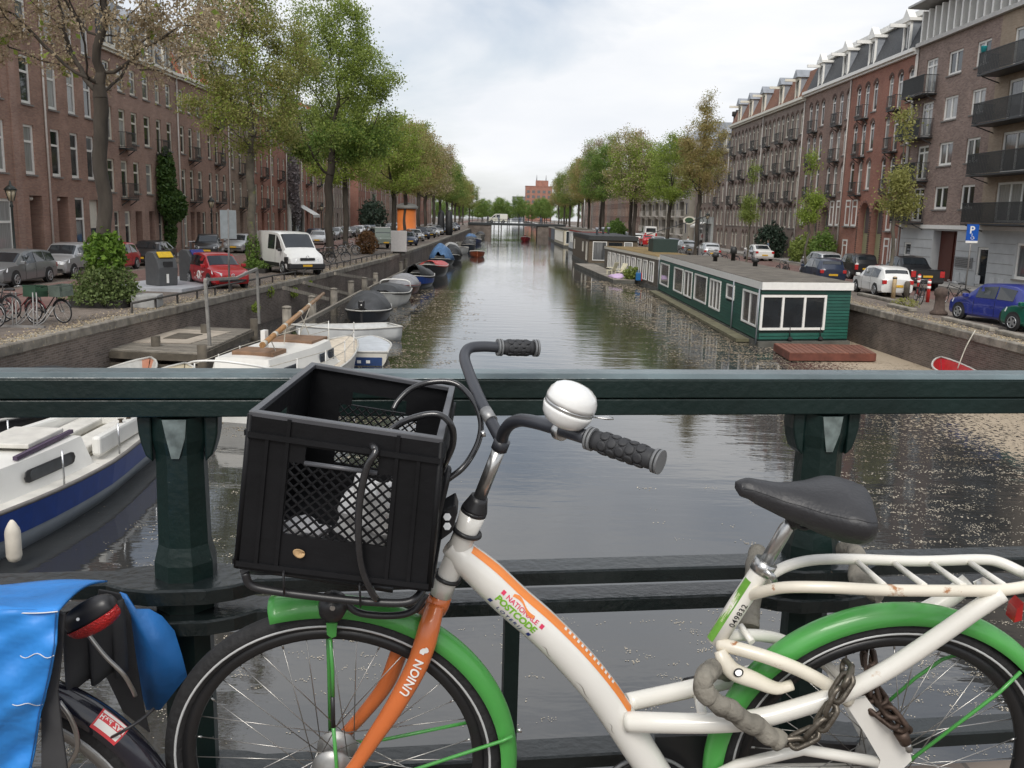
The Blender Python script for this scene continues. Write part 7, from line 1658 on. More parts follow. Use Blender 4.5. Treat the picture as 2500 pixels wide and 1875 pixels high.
barm = mat('charcoal_bar', (.040, .043, .052), .40, var=.2, scale=6, spots=((.16, .07, .035), .74, 14))
plas = mat('crate_plastic', (.009, .0092, .0105), .52, var=.25, scale=6, bump=.08, bscale=40, spec=.2, spots=((.055, .055, .06), .71, 8))
def wheel(c, name, a_off=0.):
    w_ = bput(MB().torus(c, BN, Rw-.021, .0215, 96, 12), name, rub)
    b_ = MB()
    for s in (1,): b_.torus(c+BN*s*.0195, BN, Rw-.026, .0028, 96, 6)
    for s in (-1,): b_.torus(c+BN*s*.0195, BN, Rw-.026, .0028, 96, 6)
    o = b_.build('reflective_ring', refl, w_)
    b_ = MB(); sec = [(.305, .013), (.305, -.013), (.284, -.0115), (.281, 0), (.284, .0115)]; n = 96
    for i in range(n):
        a = 2*math.pi*i/n
        for r_, e in sec: b_.v.append(tuple(c+(BU*math.cos(a)+BV*math.sin(a))*r_+BN*e))
    for i in range(n):
        for j in range(5): b_.f.append((i*5+j, i*5+(j+1) % 5, ((i+1) % n)*5+(j+1) % 5, ((i+1) % n)*5+j)); b_.sm.append(True)
    b_.build('rim', rimb, w_)
    for i in range(36):
        s = 1 if i % 2 else -1; a = 2*math.pi*i/36+a_off; cr = R(62)*(1 if (i//2) % 2 else -1)
        p = c+(BU*math.cos(a)+BV*math.sin(a))*.283; q = c+(BU*math.cos(a+cr)+BV*math.sin(a+cr))*.036+BN*s*.030
        MB().tube([p, q], .00115, 5).build('spoke', spoke_m, w_); MB().tube([p, lerp(p, q, .045)], .0022, 5).build('nipple', alloy, w_) if i % 2 else None
    MB().lathe([(.008, -.05), (.02, -.045), (.042, -.034), (.042, -.028), (.030, -.024), (.030, .024), (.042, .028), (.042, .034), (.026, .04), (.012, .05)], c, BN, 24).build('hub', mat('dull_hub', (.40, .40, .39), .48, .8, var=.2, scale=30), w_)
    return w_
wheel(FH, 'front_wheel'); wheel(RH, 'rear_wheel', .05)
def mudguard(c, a0, a1, m, name, r0=.372, hw=.029, flare=0.):
    b_ = MB()
    def f(u, v):
        a = a0+(a1-a0)*u; t = (v-.5)*2; rr = r0-.020*t*t-.012*t**6; wv = hw*(1+flare*max(0, (.06-u)/.06))
        rr += flare*.02*max(0, (.06-u)/.06)
        return c+(BU*math.cos(a)+BV*math.sin(a))*rr+BN*t*wv
    b_.grid(f, 60, 10); return bput(b_, name, m, solid=.0018)
u, v = UV(673, 1500); fa0 = math.atan2(v, u)
fg = mudguard(FH, fa0, R(-24), green, 'front_mudguard', flare=.5)
rg = mudguard(RH, R(215), R(-12), green, 'rear_mudguard')
# mudguard stays
def stay(pts, m=green, r=.0038, n=8): return bput(MB().tube(pts, r, n), 'mudguard_stay', m)
stay([BP(806, 1560, .036), BP(812, 1640, .042), BP(813, 1700, .046)]); bput(MB().tube([BP(812, 1700, .046), BP(814, 1775, .048)], .0042, 8), 'stay_tape', satin); stay([BP(814, 1775, .048), BP(822, 1875, .05), BP(822, 1910, .05)])
stay([BP(800, 1545, -.036), BP(803, 1640, -.045), BP(806, 1800, -.05)])
bput(MB().prism([BP(797, 1520, .034), BP(824, 1520, .034), BP(821, 1552, .034), BP(810, 1556, .034), BP(799, 1548, .034)], BN*.003), 'stay_clip', green)
stay([BP(1252, 1797, .034), BP(1228, 1808, .036), BP(1015, 1878, .05), BP(880, 1920, .05)]); stay([BP(1170, 1758, -.034), BP(940, 1805, -.05), BP(860, 1812, -.05)])
bput(MB().tube([BP(1262, 1782, .0), BP(1274, 1783, 0)], .005, 8), 'stay_bolt', alloy)
# rear stays
stay([BP(2492, 1640, .036), BP(2440, 1690, .04), BP(2214, 1862, .06)]); stay([BP(2380, 1584, -.04), BP(2300, 1610, -.045), BP(2235, 1655, -.05), BP(2160, 1720, -.05)])
# fork
ft = BP(1072, 1462); fb = BP(1050, 1500)
bput(MB().tube([BP(1078, 1448), BP(1069, 1472), BP(1062, 1490)], [.0215, .0235, .022], 16), 'fork_crown', orange)
def blade(pts, rr, name):
    sp_ = spline(pts, 6); n = len(sp_); rs = [float(np.interp(i/(n-1), np.linspace(0, 1, len(rr)), rr)) for i in range(n)]; return bput(MB().tube(sp_, rs, 16, flat=.82), name, orange)
NB = [BP(1064, 1478, .012), BP(1048, 1530, .034), BP(1036, 1575, .044), BP(1011, 1640, .050), BP(960, 1730, .054), BP(912, 1802, .056), BP(868, 1868, .057), BP(836, 1905, .057)]
blade(NB, [.018, .022, .0225, .0215, .019, .0165, .014, .0115], 'fork_blade')
blade([BP(1064, 1478, -.012), BP(1030, 1520, -.036), BP(985, 1570, -.048), BP(945, 1666, -.054), BP(886, 1744, -.056), BP(835, 1800, -.057), BP(815, 1830, -.057)], [.018, .022, .021, .019, .0165, .014, .011], 'fork_blade')
# head tube, headset, stem
bput(MB().tube([BP(1155, 1252), BP(1137, 1298), BP(1110, 1366), BP(1090, 1415), BP(1076, 1450)], [.0255, .0225, .022, .0215, .0225], 20), 'head_tube', wht2)
bput(MB().tube([BP(1076, 1451), BP(1072, 1462)], .0215, 16), 'lower_headset', satin)
bput(MB().tube([BP(1158, 1244), BP(1155, 1253)], .0255, 20), 'headset_ring', satin); bput(MB().tube([BP(1171, 1212), BP(1167, 1222), BP(1160, 1240), BP(1158, 1245)], [.0165, .019, .0245, .0255], 20), 'headset_cover', satin)
bput(MB().tube([BP(1171, 1215), BP(1222, 1087)], .0125, 16), 'stem', alloy)
bput(MB().tube([BP(1218, 1098), BP(1227, 1074)], .0155, 16), 'stem_clamp', barm)
# handlebar
far = [(1224, 1076, 0), (1214, 1058, -.015), (1197, 1026, -.045), (1167, 965, -.12), (1144, 908, -.20), (1134, 872, -.255), (1145, 851, -.285), (1177, 846, -.30), (1222, 848, -.31)]
near = [(1224, 1078, 0), (1231, 1054, .02), (1246, 1035, .05), (1272, 1026, .09), (1308, 1031, .15), (1352, 1043, .20), (1434, 1068, .27)]
fpt = [BP(*p) for p in far]; npt = [BP(*p) for p in near]
bput(MB().tube(spline(fpt, 7), .0115, 14), 'handlebar', barm); bput(MB().tube(spline(npt, 7), .0115, 14), 'handlebar', barm)
bput(MB().tube([BP(1185, 1003, -.065), BP(1200, 1028, -.04)], .0125, 14), 'bar_clamp', mat('scuffed_alloy', (.36, .36, .36), .45, .6, var=.3, scale=20)); bput(MB().cyl(BP(1185, 1058, .012), BP(1174, 1060, .012), .006, 10), 'clamp_bolt', alloy)
gripm = mat('grip_rubber', (.030, .031, .034), .62, var=.2, scale=12); gcol = mat('grip_collar', (.17, .175, .18), .5, var=.15)
def grip(p, q, par_name='grip'):
    p, q = V(p), V(q); d = (q-p).normalized(); x_, y_, _ = frame(d); L_ = (q-p).length
    g_ = bput(MB().tube([p+d*.010, p+d*.018, p+d*(L_*.5), q-d*.018, q-d*.010], [.0150, .0158, .0162, .0158, .0150], 18), par_name, gripm)
    for k in range(5):
        for j in range(6):
            a = 2*math.pi*(j+.5*(k % 2))/6; c = p+d*(.024+(L_-.048)*(k+.5)/5)+(x_*math.cos(a)+y_*math.sin(a))*.0156
            MB().lathe([(.0082, -.001), (.0078, .0012), (.005, .0019), (.0015, .0021)], c, x_*math.cos(a)+y_*math.sin(a), 10).build('grip_pad', gripm, g_)
    for a_, b2 in ((0, .004), (.006, .010), (L_-.010, L_-.006), (L_-.004, L_)): MB().tube([p+d*a_, p+d*b2], .0185 if a_ in (0, .006) else .0188, 18).build('grip_collar', gcol, g_)
    return g_
grip(BP(1436, 1069, .272), BP(1614, 1129, .345)); grip(BP(1214, 848, -.308), BP(1313, 850, -.335))
# bell
bc_ = BP(1391, 990, .25); bx = (BP(1450, 1012, .25)-BP(1330, 968, .25)).normalized(); bz = (BP(1402, 940, .25)-BP(1380, 1050, .25)); bz = (bz-bx*bz.dot(bx)).normalized()
bell_m = mat('white_bell', (.78, .78, .76), .16, var=.02, coat=.8)
prof = [(.004, .036), (.014, .0352), (.024, .0325), (.033, .0265), (.0385, .018), (.0405, .009), (.0405, .002)]; lowp = [(.0405, -.0045), (.0400, -.010), (.0375, -.019), (.031, -.028), (.021, -.0335), (.008, -.0355)]
bell = bput(MB().lathe(prof, bc_, bz, 40), 'bell', bell_m); MB().lathe(lowp, bc_, bz, 40).build('bell_base', bell_m, bell); MB().lathe([(.0398, -.0045), (.0398, .002)], bc_, bz, 40).build('bell_band', alloy, bell)
bput(MB().lathe([(.0135, -.008), (.0148, -.006), (.0148, .006), (.0135, .008)], BP(1368, 1053, .215), npt[6]-npt[5], 18), 'bell_clamp', alloy); bput(MB().tube([BP(1371, 1042, .222), BP(1377, 1026, .235)], .006, 10), 'bell_post', alloy)
lv = bc_+bx*.041-bz*.006; b_ = MB(); b_.tube([lv-bx*.006, lv+bx*.008+bz*.004, lv+bx*.020+bz*.008, lv+bx*.030+bz*.010], [.003, .0045, .009, .005], 10, flat=.35); bput(b_, 'bell_lever', alloy)
# the wide main tube
mc = [(1096, 1330), (1124, 1353), (1180, 1400), (1252, 1468), (1325, 1532), (1400, 1608), (1465, 1685), (1515, 1758), (1562, 1830), (1592, 1876), (1632, 1938)]
mpts = spline([BP(*p) for p in mc], 8); MR = .0365
ml = [0.]
for a, b2 in zip(mpts, mpts[1:]): ml.append(ml[-1]+(b2-a).length)
def mrad(s): return float(np.interp(s/ml[-1], [0, .05, .14, .5, .85, 1], [.018, .031, .0355, MR, .0345, .033]))
main = bput(MB().tube(mpts, [mrad(s) for s in ml], 28), 'main_tube', wht2)
def along(s):
    s = min(max(s, 0), ml[-1]-1e-6)
    i = max(k for k in range(len(ml)-1) if ml[k] <= s); t_ = (s-ml[i])/(ml[i+1]-ml[i]); c = lerp(mpts[i], mpts[i+1], t_); d = (mpts[min(i+2, len(mpts)-1)]-mpts[max(i-1, 0)]).normalized(); return c, d
def tube_pt(s, phi, e=.0006):
    c, d = along(s); pr = (BV-d*BV.dot(d)); pr = (pr - BN*pr.dot(BN)).normalized(); r_ = mrad(s)+e; return c + (BN*math.cos(phi)+pr*math.sin(phi))*r_
def s_of(px, py):
    q = BP(px, py); return min(ml, key=lambda s: (along(s)[0]-q).length)
s0, s1 = s_of(1150, 1372), s_of(1505, 1742)
b_ = MB(); b_.grid(lambda u, v: tube_pt(lerp(s0-.02, s1, u), lerp(R(50), R(84), v), .0006+(.0 if u < .97 else -.0)), 60, 5); b_.build('orange_stripe', orange_s, main)
# small white dashes of lettering on the orange stripe
for k in range(13):
    ss = s_of(1340, 1545)+.0125*k; q = MB(); q.add([tube_pt(ss, R(66), .0012), tube_pt(ss+.006, R(66), .0012), tube_pt(ss+.0085, R(80), .0012), tube_pt(ss+.0025, R(80), .0012)], [(0, 1, 2, 3)]); q.build('stripe_lettering', white_p, main)
def wrap_text(body, size, s_mid, phi0, m, bold=0, shear=0, space=1.0, fn=tube_pt, rad=MR, par=None, flip=False, name='lettering', xs=1.0):
    me = text_mesh(body, size, bold=bold, shear=shear, space=space); co = np.empty(len(me.vertices)*3); me.vertices.foreach_get('co', co); co = co.reshape(-1, 3)
    x0_, x1_ = co[:, 0].min(), co[:, 0].max(); xm = (x0_+x1_)/2; out = []
    for x, y_, _ in co: out.append(tuple(fn(s_mid+(x-xm)*xs, phi0+y_/rad, .0009)))
    me.vertices.foreach_set('co', np.array(out).reshape(-1)); me.materials.append(m); me.update(); o = link(name, me, par or main); return o
tr_ = mat('print_red', (.68, .045, .12), .45); tg_ = mat('print_green', (.19, .45, .03), .45); tb_ = mat('print_navy', (.015, .03, .18), .45); tk_ = mat('print_black', (.02, .02, .022), .5)
sm_ = s_of(1250, 1478)
wrap_text('NATIONALE', .0135, sm_+.002, R(13), tr_, .0002, xs=1.12); wrap_text('POSTCODE', .0185, sm_-.001, R(-13), tg_, .0007, space=.97, xs=1.12); wrap_text('LOTERIJ', .0118, sm_-.003, R(-37), tb_, .0002, space=1.5, xs=1.1)
def patch(sa, sb, pa, pb, m, name): q = MB(); q.add([tube_pt(sa, pa, .0009), tube_pt(sb, pa, .0009), tube_pt(sb, pb, .0009), tube_pt(sa, pb, .0009)], [(0, 1, 2, 3)]); q.build(name, m, main)
patch(sm_-.0545, sm_-.0465, R(14), R(28), tr_, 'red_square'); patch(sm_+.0500, sm_+.0580, R(14), R(28), tr_, 'red_square'); patch(sm_-.0600, sm_-.0520, R(-36), R(-22), tb_, 'navy_square'); patch(sm_+.0440, sm_+.0520, R(-36), R(-22), tb_, 'navy_square')
b_ = MB(); b_.grid(lambda u, v: tube_pt(sm_-.032+.062*u, R(33)+R(9)*math.sin(u*5.2+.3)+(v-.5)*R(9+3*math.sin(u*9)), .0009), 24, 2); b_.build('orange_ribbon', orange_s, main)
# scuffs on the main tube
scuff = mat('grey_scuff', (.30, .28, .26), .7)
for (xa, ya), (xb, yb) in (((1330, 1552), (1344, 1585)), ((1395, 1640), (1432, 1692)), ((1478, 1745), (1492, 1775))):
    sa, sb = s_of(xa, ya), s_of(xb, yb); b_ = MB(); b_.grid(lambda u, v: tube_pt(lerp(sa, sb, u), R(-28)+R(6)*math.sin(u*6)+(v-.5)*R(3.0)*math.sin(math.pi*u), .0007), 14, 2); b_.build('scuff', scuff, main)
# swooping side tubes from the main tube to the tail of the carrier
nearS = [(1530, 1762, .03), (1600, 1764, .05), (1700, 1766, .062), (1798, 1762, .07), (1860, 1752, .073), (1919, 1737, .075), (2019, 1706, .078), (2092, 1676, .08), (2188, 1622, .084), (2303, 1545, .09), (2380, 1491, .094), (2446, 1448, .094)]
bput(MB().tube(spline([BP(*p) for p in nearS], 5), [.0205-.004*i/55 for i in range(56)], 16), 'side_tube', wht)
farS = [(1530, 1715, -.03), (1610, 1698, -.05), (1701, 1678, -.062), (1850, 1640, -.073), (1990, 1587, -.078), (2090, 1556, -.08), (2188, 1523, -.084), (2300, 1470, -.088), (2366, 1420, -.09)]
bput(MB().tube(spline([BP(*p) for p in farS], 5), .019, 16), 'side_tube', wht)
bput(MB().tube([BP(1702, 1690, -.06), BP(1716, 1750, .062)], .010, 12), 'cross_tube', wht)
# seat tube, post, clamp
ST = [BP(1738, 1578), BP(1745, 1567), BP(1800, 1480), BP(1852, 1402), BP(1862, 1388)]
seat = bput(MB().tube(ST[1:], .0195, 22), 'seat_tube', wht)
sax = (ST[3]-ST[1]).normalized(); sL = (ST[3]-ST[1]).length; sper = (BU-sax*BU.dot(sax)); sper = (sper-BN*sper.dot(BN)).normalized()
def seat_pt(s, phi, e=.0006): return ST[1]+sax*s+(BN*math.cos(phi)+sper*math.sin(phi))*(.0195+e)
b_ = MB(); b_.grid(lambda u, v: seat_pt(.004+(sL-.02)*u, lerp(R(-88), R(-38), v)), 10, 6); b_.build('green_band', mat('print_leaf_green', (.13, .33, .04), .4, var=.15, scale=60), seat)
wrap_text('049832', .0165, sL*.47, R(20), tk_, .0002, fn=lambda s, p, e: seat_pt(s, -p+R(40), e), rad=.0195, par=seat, space=1.12)
wrap_text('winnaars Editie', .0115, sL*.50, R(0), mat('print_pale_green', (.5, .62, .30), .4), .0002, fn=lambda s, p, e: seat_pt(s, -p-R(52), e), rad=.0195, par=seat, shear=.2)
bput(MB().tube([BP(1856, 1396), BP(1872, 1370)], .0225, 22), 'seat_clamp', alloy); bput(MB().tube([BP(1868, 1392, .022), BP(1885, 1408, .024), BP(1892, 1418, .02)], [.006, .007, .006], 10), 'clamp_lever', alloy)
bput(MB().tube([BP(1864, 1385), BP(1920, 1288), BP(1924, 1281), BP(1930, 1270)], [.0135, .0135, .011, .010], 18), 'seat_post', alloy)
# saddle: leather top, stitched edge, padded sides
n0 = UV(1796, 1168); n1 = UV(2112, 1196)
def sad(s): return lerp(V((n0[0], n0[1], 0)), V((n1[0], n1[1], 0)), s)
ws = lambda s: float(np.interp(s, [0, .04, .12, .3, .45, .6, .75, .88, .96, 1], [.001, .017, .024, .034, .050, .076, .100, .108, .098, .060]))
hs = lambda s: float(np.interp(s, [0, .1, .35, .6, .8, 1], [-.006, .002, -.004, .000, .010, .004]))
dp = lambda s: float(np.interp(s, [0, .03, .15, .5, .8, .95, 1], [.001, .014, .026, .040, .056, .05, .03]))
def sadpt(s, t):
    """t -1.6..1.6: |t|<=1 top, beyond that the side skirt"""
    c = sad(s); a = abs(t); sg = 1 if t >= 0 else -1; w_ = ws(s)
    if a <= 1: off = sg*w_*a; z = hs(s)-.012*a**3-.020*a*a*min(1, s*1.3); x_ = 0
    else:
        k = (a-1)/.6; off = sg*w_*(1+.06*math.sin(k*2.4)-.30*k*k); z = hs(s)-.012-.020*min(1, s*1.3)-dp(s)*k
    return BL(c.x+(.014 if s > .9 else 0)*(a > 1)*0, c.y+z, off)
b_ = MB(); ns, ntt = 36, 32
b_.grid(lambda u, v: sadpt(.5-.5*math.cos(math.pi*u) if True else u, (v-.5)*3.2), ns, ntt)
saddle = bput(b_, 'saddle', mat('saddle_leather', (.028, .028, .031), .46, var=.2, scale=14, bump=.12, bscale=120))
for s_ in (1, -1): MB().tube([sadpt(.05+.9*i/30, s_*.97)+BV*.0006 for i in range(31)], .0009, 5).build('stitching', satin, saddle)
b_ = MB(); b_.grid(lambda u, v: sadpt(.04+.94*u, 1.55-3.1*v)-BV*.006*math.sin(math.pi*u)*math.sin(math.pi*v), 20, 8); b_.build('saddle_underside', satin, saddle)
bput(MB().tube([BP(1926, 1278), BP(1950, 1262)], .017, 12), 'saddle_clamp', satin); bput(MB().torus(BP(1965, 1272, .02), BN, .016, .004, 20, 6), 'saddle_spring', satin); bput(MB().torus(BP(1965, 1272, -.03), BN, .016, .004, 20, 6), 'saddle_spring', satin)
# lower stays and dropout plate
bput(MB().tube(spline([BP(1752, 1572, .012), BP(1800, 1583, .03), BP(1880, 1607, .05), BP(1957, 1638, .06), BP(2030, 1678, .066), BP(2074, 1712, .068)], 5), .0135, 14), 'upper_stay', rusty)
bput(MB().tube(spline([BP(1752, 1562, -.012), BP(1810, 1550, -.03), BP(1900, 1560, -.05), BP(2000, 1610, -.06), BP(2060, 1665, -.066)], 5), .0125, 14), 'upper_stay', wht)
bput(MB().tube([BP(1808, 1528, -.02), BP(1836, 1568, .02)], .007, 10), 'bridge_piece', wht)
bput(MB().prism([BP(2056, 1705, .062), BP(2112, 1698, .062), BP(2172, 1780, .062), BP(2216, 1822, .062), BP(2222, 1850, .062), BP(2190, 1880, .062), BP(2145, 1930, .062), BP(2120, 1920, .062), BP(2146, 1850, .062), BP(2108, 1785, .062)], BN*.008), 'dropout_plate', wht2)
bput(MB().prism([BP(2016, 1640, -.062), BP(2050, 1620, -.062), BP(2150, 1780, -.062), BP(2200, 1880, -.062), BP(2150, 1900, -.062)], BN*.008), 'dropout_plate', wht2)
bput(MB().tube([BP(1640, 1945, .03), BP(1800, 1868, .045), BP(1960, 1830, .055), BP(2140, 1860, .06)], .0115, 12), 'chain_stay', wht); bput(MB().tube([BP(1660, 1940, -.03), BP(1800, 1880, -.045), BP(2140, 1870, -.06)], .0115, 12), 'chain_stay', wht)
bput(MB().lathe([(.105, -.012), (.105, .012)], BP(1580, 1950, -.05), BN, 40), 'chainguard', satin); bput(MB().torus(BP(1580, 1950, -.036), BN, .105, .004, 48, 6), 'chainguard_rim', gcol)
bput(MB().prism([BP(1600, 1800, -.055), BP(1700, 1796, -.055), BP(2100, 1820, -.055), BP(2120, 1900, -.055), BP(1600, 1930, -.055)], BN*-.01), 'chain_case', satin)
bput(MB().tube([BP(1676, 1668, -.10), BP(1702, 1662, -.14)], .012, 8), 'pedal', satin)
# ring lock
rl = bput(MB().tube(spline([BP(1757, 1588, .03), BP(1768, 1612, .04), BP(1792, 1640, .046), BP(1842, 1660, .05), BP(1895, 1680, .05), BP(1934, 1672, .046)], 5), [.011+.0075*math.sin(math.pi*min(1, (i+2)/24)) for i in range(26)], 14, flat=.8), 'ring_lock', rusty)
MB().cyl(BP(1803, 1642, .060), BP(1803, 1642, .0665), .0065, 12).build('keyhole', alloy, rl); MB().torus(BP(1803, 1642, .0655), BN, .0085, .0015, 16, 5).build('keyhole_ring', satin, rl)
# carrier
nr = [BP(1834, 1452, .01), BP(1860, 1445, .035), BP(1917, 1434, .065), BP(2025, 1434, .088), BP(2170, 1441, .092), BP(2387, 1442, .092), BP(2450, 1440, .09), BP(2505, 1432, .08), BP(2540, 1424, .05)]
fr_ = [BP(1868, 1418, -.012), BP(1890, 1398, -.035), BP(1931, 1379, -.06), BP(1989, 1367, -.085), BP(2080, 1365, -.092), BP(2242, 1370, -.092), BP(2387, 1366, -.092), BP(2441, 1373, -.088), BP(2500, 1400, -.06), BP(2538, 1418, .0), BP(2540, 1424, .05)]
bput(MB().tube(spline(nr, 5), .0112, 14), 'carrier_rail', rusty); bput(MB().tube(spline(fr_, 5), .0112, 14), 'carrier_rail', wht)
for (xa, ya), (xb, yb) in (((2091, 1370), (2159, 1430)), ((2181, 1374), (2257, 1430)), ((2271, 1374), (2351, 1430)), ((2365, 1372), (2452, 1430))): bput(MB().tube([BP(xa, ya, -.09), BP(xb, yb, .088)], .0062, 10), 'carrier_bar', wht)
bput(MB().prism([BP(2375, 1420, -.02), BP(2400, 1408, -.02), BP(2450, 1440, -.02), BP(2385, 1440, -.02)], BN*.003), 'light_bracket', wht2); bput(MB().cyl(BP(2390, 1424, -.017), BP(2390, 1424, -.012), .005, 10), 'bracket_bolt', alloy)
bput(MB().prism([BP(2462, 1468, .02), BP(2478, 1452, .02), BP(2474, 1495, .02), BP(2455, 1500, .02)], BN*.03), 'rear_reflector', lamp_r)
# chain lock: cloth sleeve and links
cloth = mat('grey_canvas_sleeve', (.20, .185, .155), .95, var=.3, scale=14, bump=1.0, bscale=22)
lock = thing('chain_lock', 'heavy chain lock in a grey canvas sleeve looped through the bicycle frame', 'lock', tuple(BP(1850, 1770, .1)))
def lput(b_, name, m, **k): o = b_.build(name, m, lock, **k); o.location = -V(lock.location); return o
def sleeve(pts, r_):
    sp_ = spline(pts, 10); n = len(sp_); rs = [r_*(1.03+.05*math.sin(i*.41)+.03*math.sin(i*.97+1)) for i in range(n)]
    sp_ = [p+BV*.002*math.sin(i*.5)+BN*.002*math.cos(i*.7) for i, p in enumerate(sp_)]; return lput(MB().tube(sp_, rs, 16), 'canvas_sleeve', cloth)
sleeve([BP(1775, 1640, -.05), BP(1752, 1632, .02), BP(1726, 1644, .085), BP(1716, 1672, .105), BP(1735, 1706, .112), BP(1777, 1730, .115), BP(1815, 1756, .118), BP(1865, 1786, .118), BP(1906, 1813, .115)], .0185)
sleeve([BP(1828, 1530, -.10), BP(1832, 1490, -.13), BP(1838, 1440, -.17), BP(1842, 1390, -.22), BP(1850, 1350, -.30)], .020)
sleeve([BP(2058, 1342, -.40), BP(2085, 1345, -.33), BP(2096, 1372, -.26), BP(2092, 1402, -.2), BP(2112, 1428, -.16), BP(2150, 1452, -.13)], .019)
chain_m = mat('old_chain_steel', (.15, .132, .108), .42, .75, var=.3, scale=18, bump=.2); chain_r = mat('rusty_chain_steel', (.085, .058, .045), .55, .6, var=.35, scale=18, bump=.2)
def link_at(p, q, twist, m):
    p, q = V(p), V(q); d = (q-p).normalized(); c = (p+q)/2; L_ = (q-p).length*.5+.0135; s = (BN-d*BN.dot(d)).normalized(); x_ = s*math.cos(twist)+d.cross(s)*math.sin(twist)
    w_ = .0125; pts = []
    for i in range(24):
        a = 2*math.pi*i/24; pts.append(c + d*((L_-w_)*(1 if math.cos(a) > 0 else -1)*(abs(math.cos(a)) > .01)+w_*math.cos(a)) + x_*w_*math.sin(a))
    lput(MB().tube(pts, .0052, 8, closed=True), 'chain_link', m)
def chain(pts, m, n):
    sp_ = spline(pts, 8); L_ = [0.]
    for a, b2 in zip(sp_, sp_[1:]): L_.append(L_[-1]+(b2-a).length)
    at_ = lambda s: sp_[min(range(len(L_)), key=lambda k: abs(L_[k]-s))]
    for k in range(n): link_at(at_(L_[-1]*k/n), at_(L_[-1]*(k+1)/n), R(35 if k % 2 else 118), m)
chain([BP(1906, 1813, .115), BP(1950, 1808, .12), BP(1990, 1786, .122), BP(2016, 1752, .122), BP(2038, 1715, .12), BP(2052, 1676, .115), BP(2076, 1650, .105), BP(2062, 1628, .06)], chain_m, 8)
chain([BP(2110, 1570, -.10), BP(2120, 1600, -.06), BP(2124, 1640, .0), BP(2126, 1700, .04), BP(2146, 1742, .075), BP(2185, 1765, .085), BP(2205, 1780, .08)], chain_r, 7)
chain([BP(2135, 1690, .02), BP(2165, 1730, .075), BP(2196, 1770, .09)], chain_r, 3)
lput(MB().tube([BP(2198, 1785, .085), BP(2212, 1815, .09)], [.014, .011], 12), 'lock_barrel', chain_r); lput(MB().tube([BP(2212, 1812, .09), BP(2220, 1832, .09)], .0075, 10), 'lock_key_end', alloy)
# front carrier frame under the crate
cf = [BP(598, 1398, .19), BP(612, 1428, .19), BP(663, 1442, .19), BP(777, 1457, .19), BP(885, 1468, .19), BP(980, 1472, .19), BP(1018, 1458, .18), BP(1040, 1420, .13), BP(1050, 1370, .08), BP(1062, 1290, .04), BP(1090, 1170, .03), BP(1092, 1145, .0), BP(1085, 1180, -.04), BP(1070, 1290, -.05)]
bput(MB().tube(spline(cf, 6), .0072, 10), 'front_carrier', satin); bput(MB().tube(spline([BP(598, 1398, .19), BP(600, 1392, .12), BP(640, 1396, -.1), BP(700, 1400, -.18), BP(960, 1440, -.19)], 5), .0072, 10), 'front_carrier', satin)
bput(MB().tube(spline([BP(840, 1470, .05), BP(880, 1497, .05), BP(960, 1503, .05), BP(1010, 1490, .04), BP(1040, 1450, .03)], 5), .0068, 10), 'front_carrier', satin)
bput(MB().lathe([(.010, -.03), (.024, -.02), (.027, .0), (.022, .018), (.006, .022)], BP(812, 1482, .06), BN-BV*.3, 18), 'front_lamp', satin); bput(MB().lathe([(.005, .0), (.005, .002)], BP(812, 1484, .085), BN, 10), 'lamp_screw', alloy)
for k, (xa, ya) in enumerate(((692, 1436), (878, 1466))): bput(MB().tube([BP(xa, ya-40, .212), BP(xa+2, ya+14, .206)], .0045, 6, flat=.4), 'cable_tie', satin)
bput(MB().prism([BP(1078, 1250, .03), BP(1110, 1232, .03), BP(1117, 1255, .03), BP(1104, 1300, .03), BP(1074, 1322, .03)], BN*-.06), 'carrier_bracket', satin, bevel=.003)
for yy_ in (1262, 1285): bput(MB().cyl(BP(1092, yy_, .03), BP(1092, yy_, .04), .0075, 6), 'bracket_bolt', alloy)
bput(MB().torus(BP(1140, 1297), (BP(1155, 1252)-BP(1120, 1340)), .0255, .0048, 28, 8), 'cable_loop', satin); bput(MB().torus(BP(1092, 1408), (BP(1155, 1252)-BP(1120, 1340)), .0245, .0042, 28, 8), 'cable_loop', satin)
# fork lettering
FBs = spline(NB, 12); fl = [0.]
for a, b2 in zip(FBs, FBs[1:]): fl.append(fl[-1]+(b2-a).length)
def fork_pt(s, phi, e=.0006):
    s = min(max(s, 0), fl[-1]-1e-5); i = max(k for k in range(len(fl)-1) if fl[k] <= s); c = lerp(FBs[i], FBs[i+1], (s-fl[i])/(fl[i+1]-fl[i])); d = (FBs[i+1]-FBs[i]).normalized()
    pr = (BU-d*BU.dot(d)); pr = (pr-BN*pr.dot(BN)).normalized(); r_ = .0228+e; return c+(BN*math.cos(phi)+pr*math.sin(phi))*r_
qm = BP(1012, 1644, .05); su = min(fl, key=lambda s: (FBs[min(range(len(fl)), key=lambda k: abs(fl[k]-s))]-qm).length)
forkroot = [o for o in bike.children if o.name.startswith('fork_blade')][0]
un = wrap_text('UNION', .020, 0, 0, white_p, .0005, .12, 1.08, fn=lambda s, p, e: fork_pt(su-s, -p+R(16), e), rad=.019, par=forkroot, xs=1.15)
hx_ = [(0, 0), (.006, -.0012), (.0065, .002), (.0105, .0035), (.0118, .006), (.0095, .0105), (.006, .0125), (.0058, .0105), (.002, .009), (-.0005, .005)]
b_ = MB(); b_.add([tuple(fork_pt(su-.054-y_*1.2, R(-16)+x_/.017, .0010)) for x_, y_ in hx_], [tuple(range(len(hx_)))]); b_.build('horse_head_emblem', white_p, forkroot)

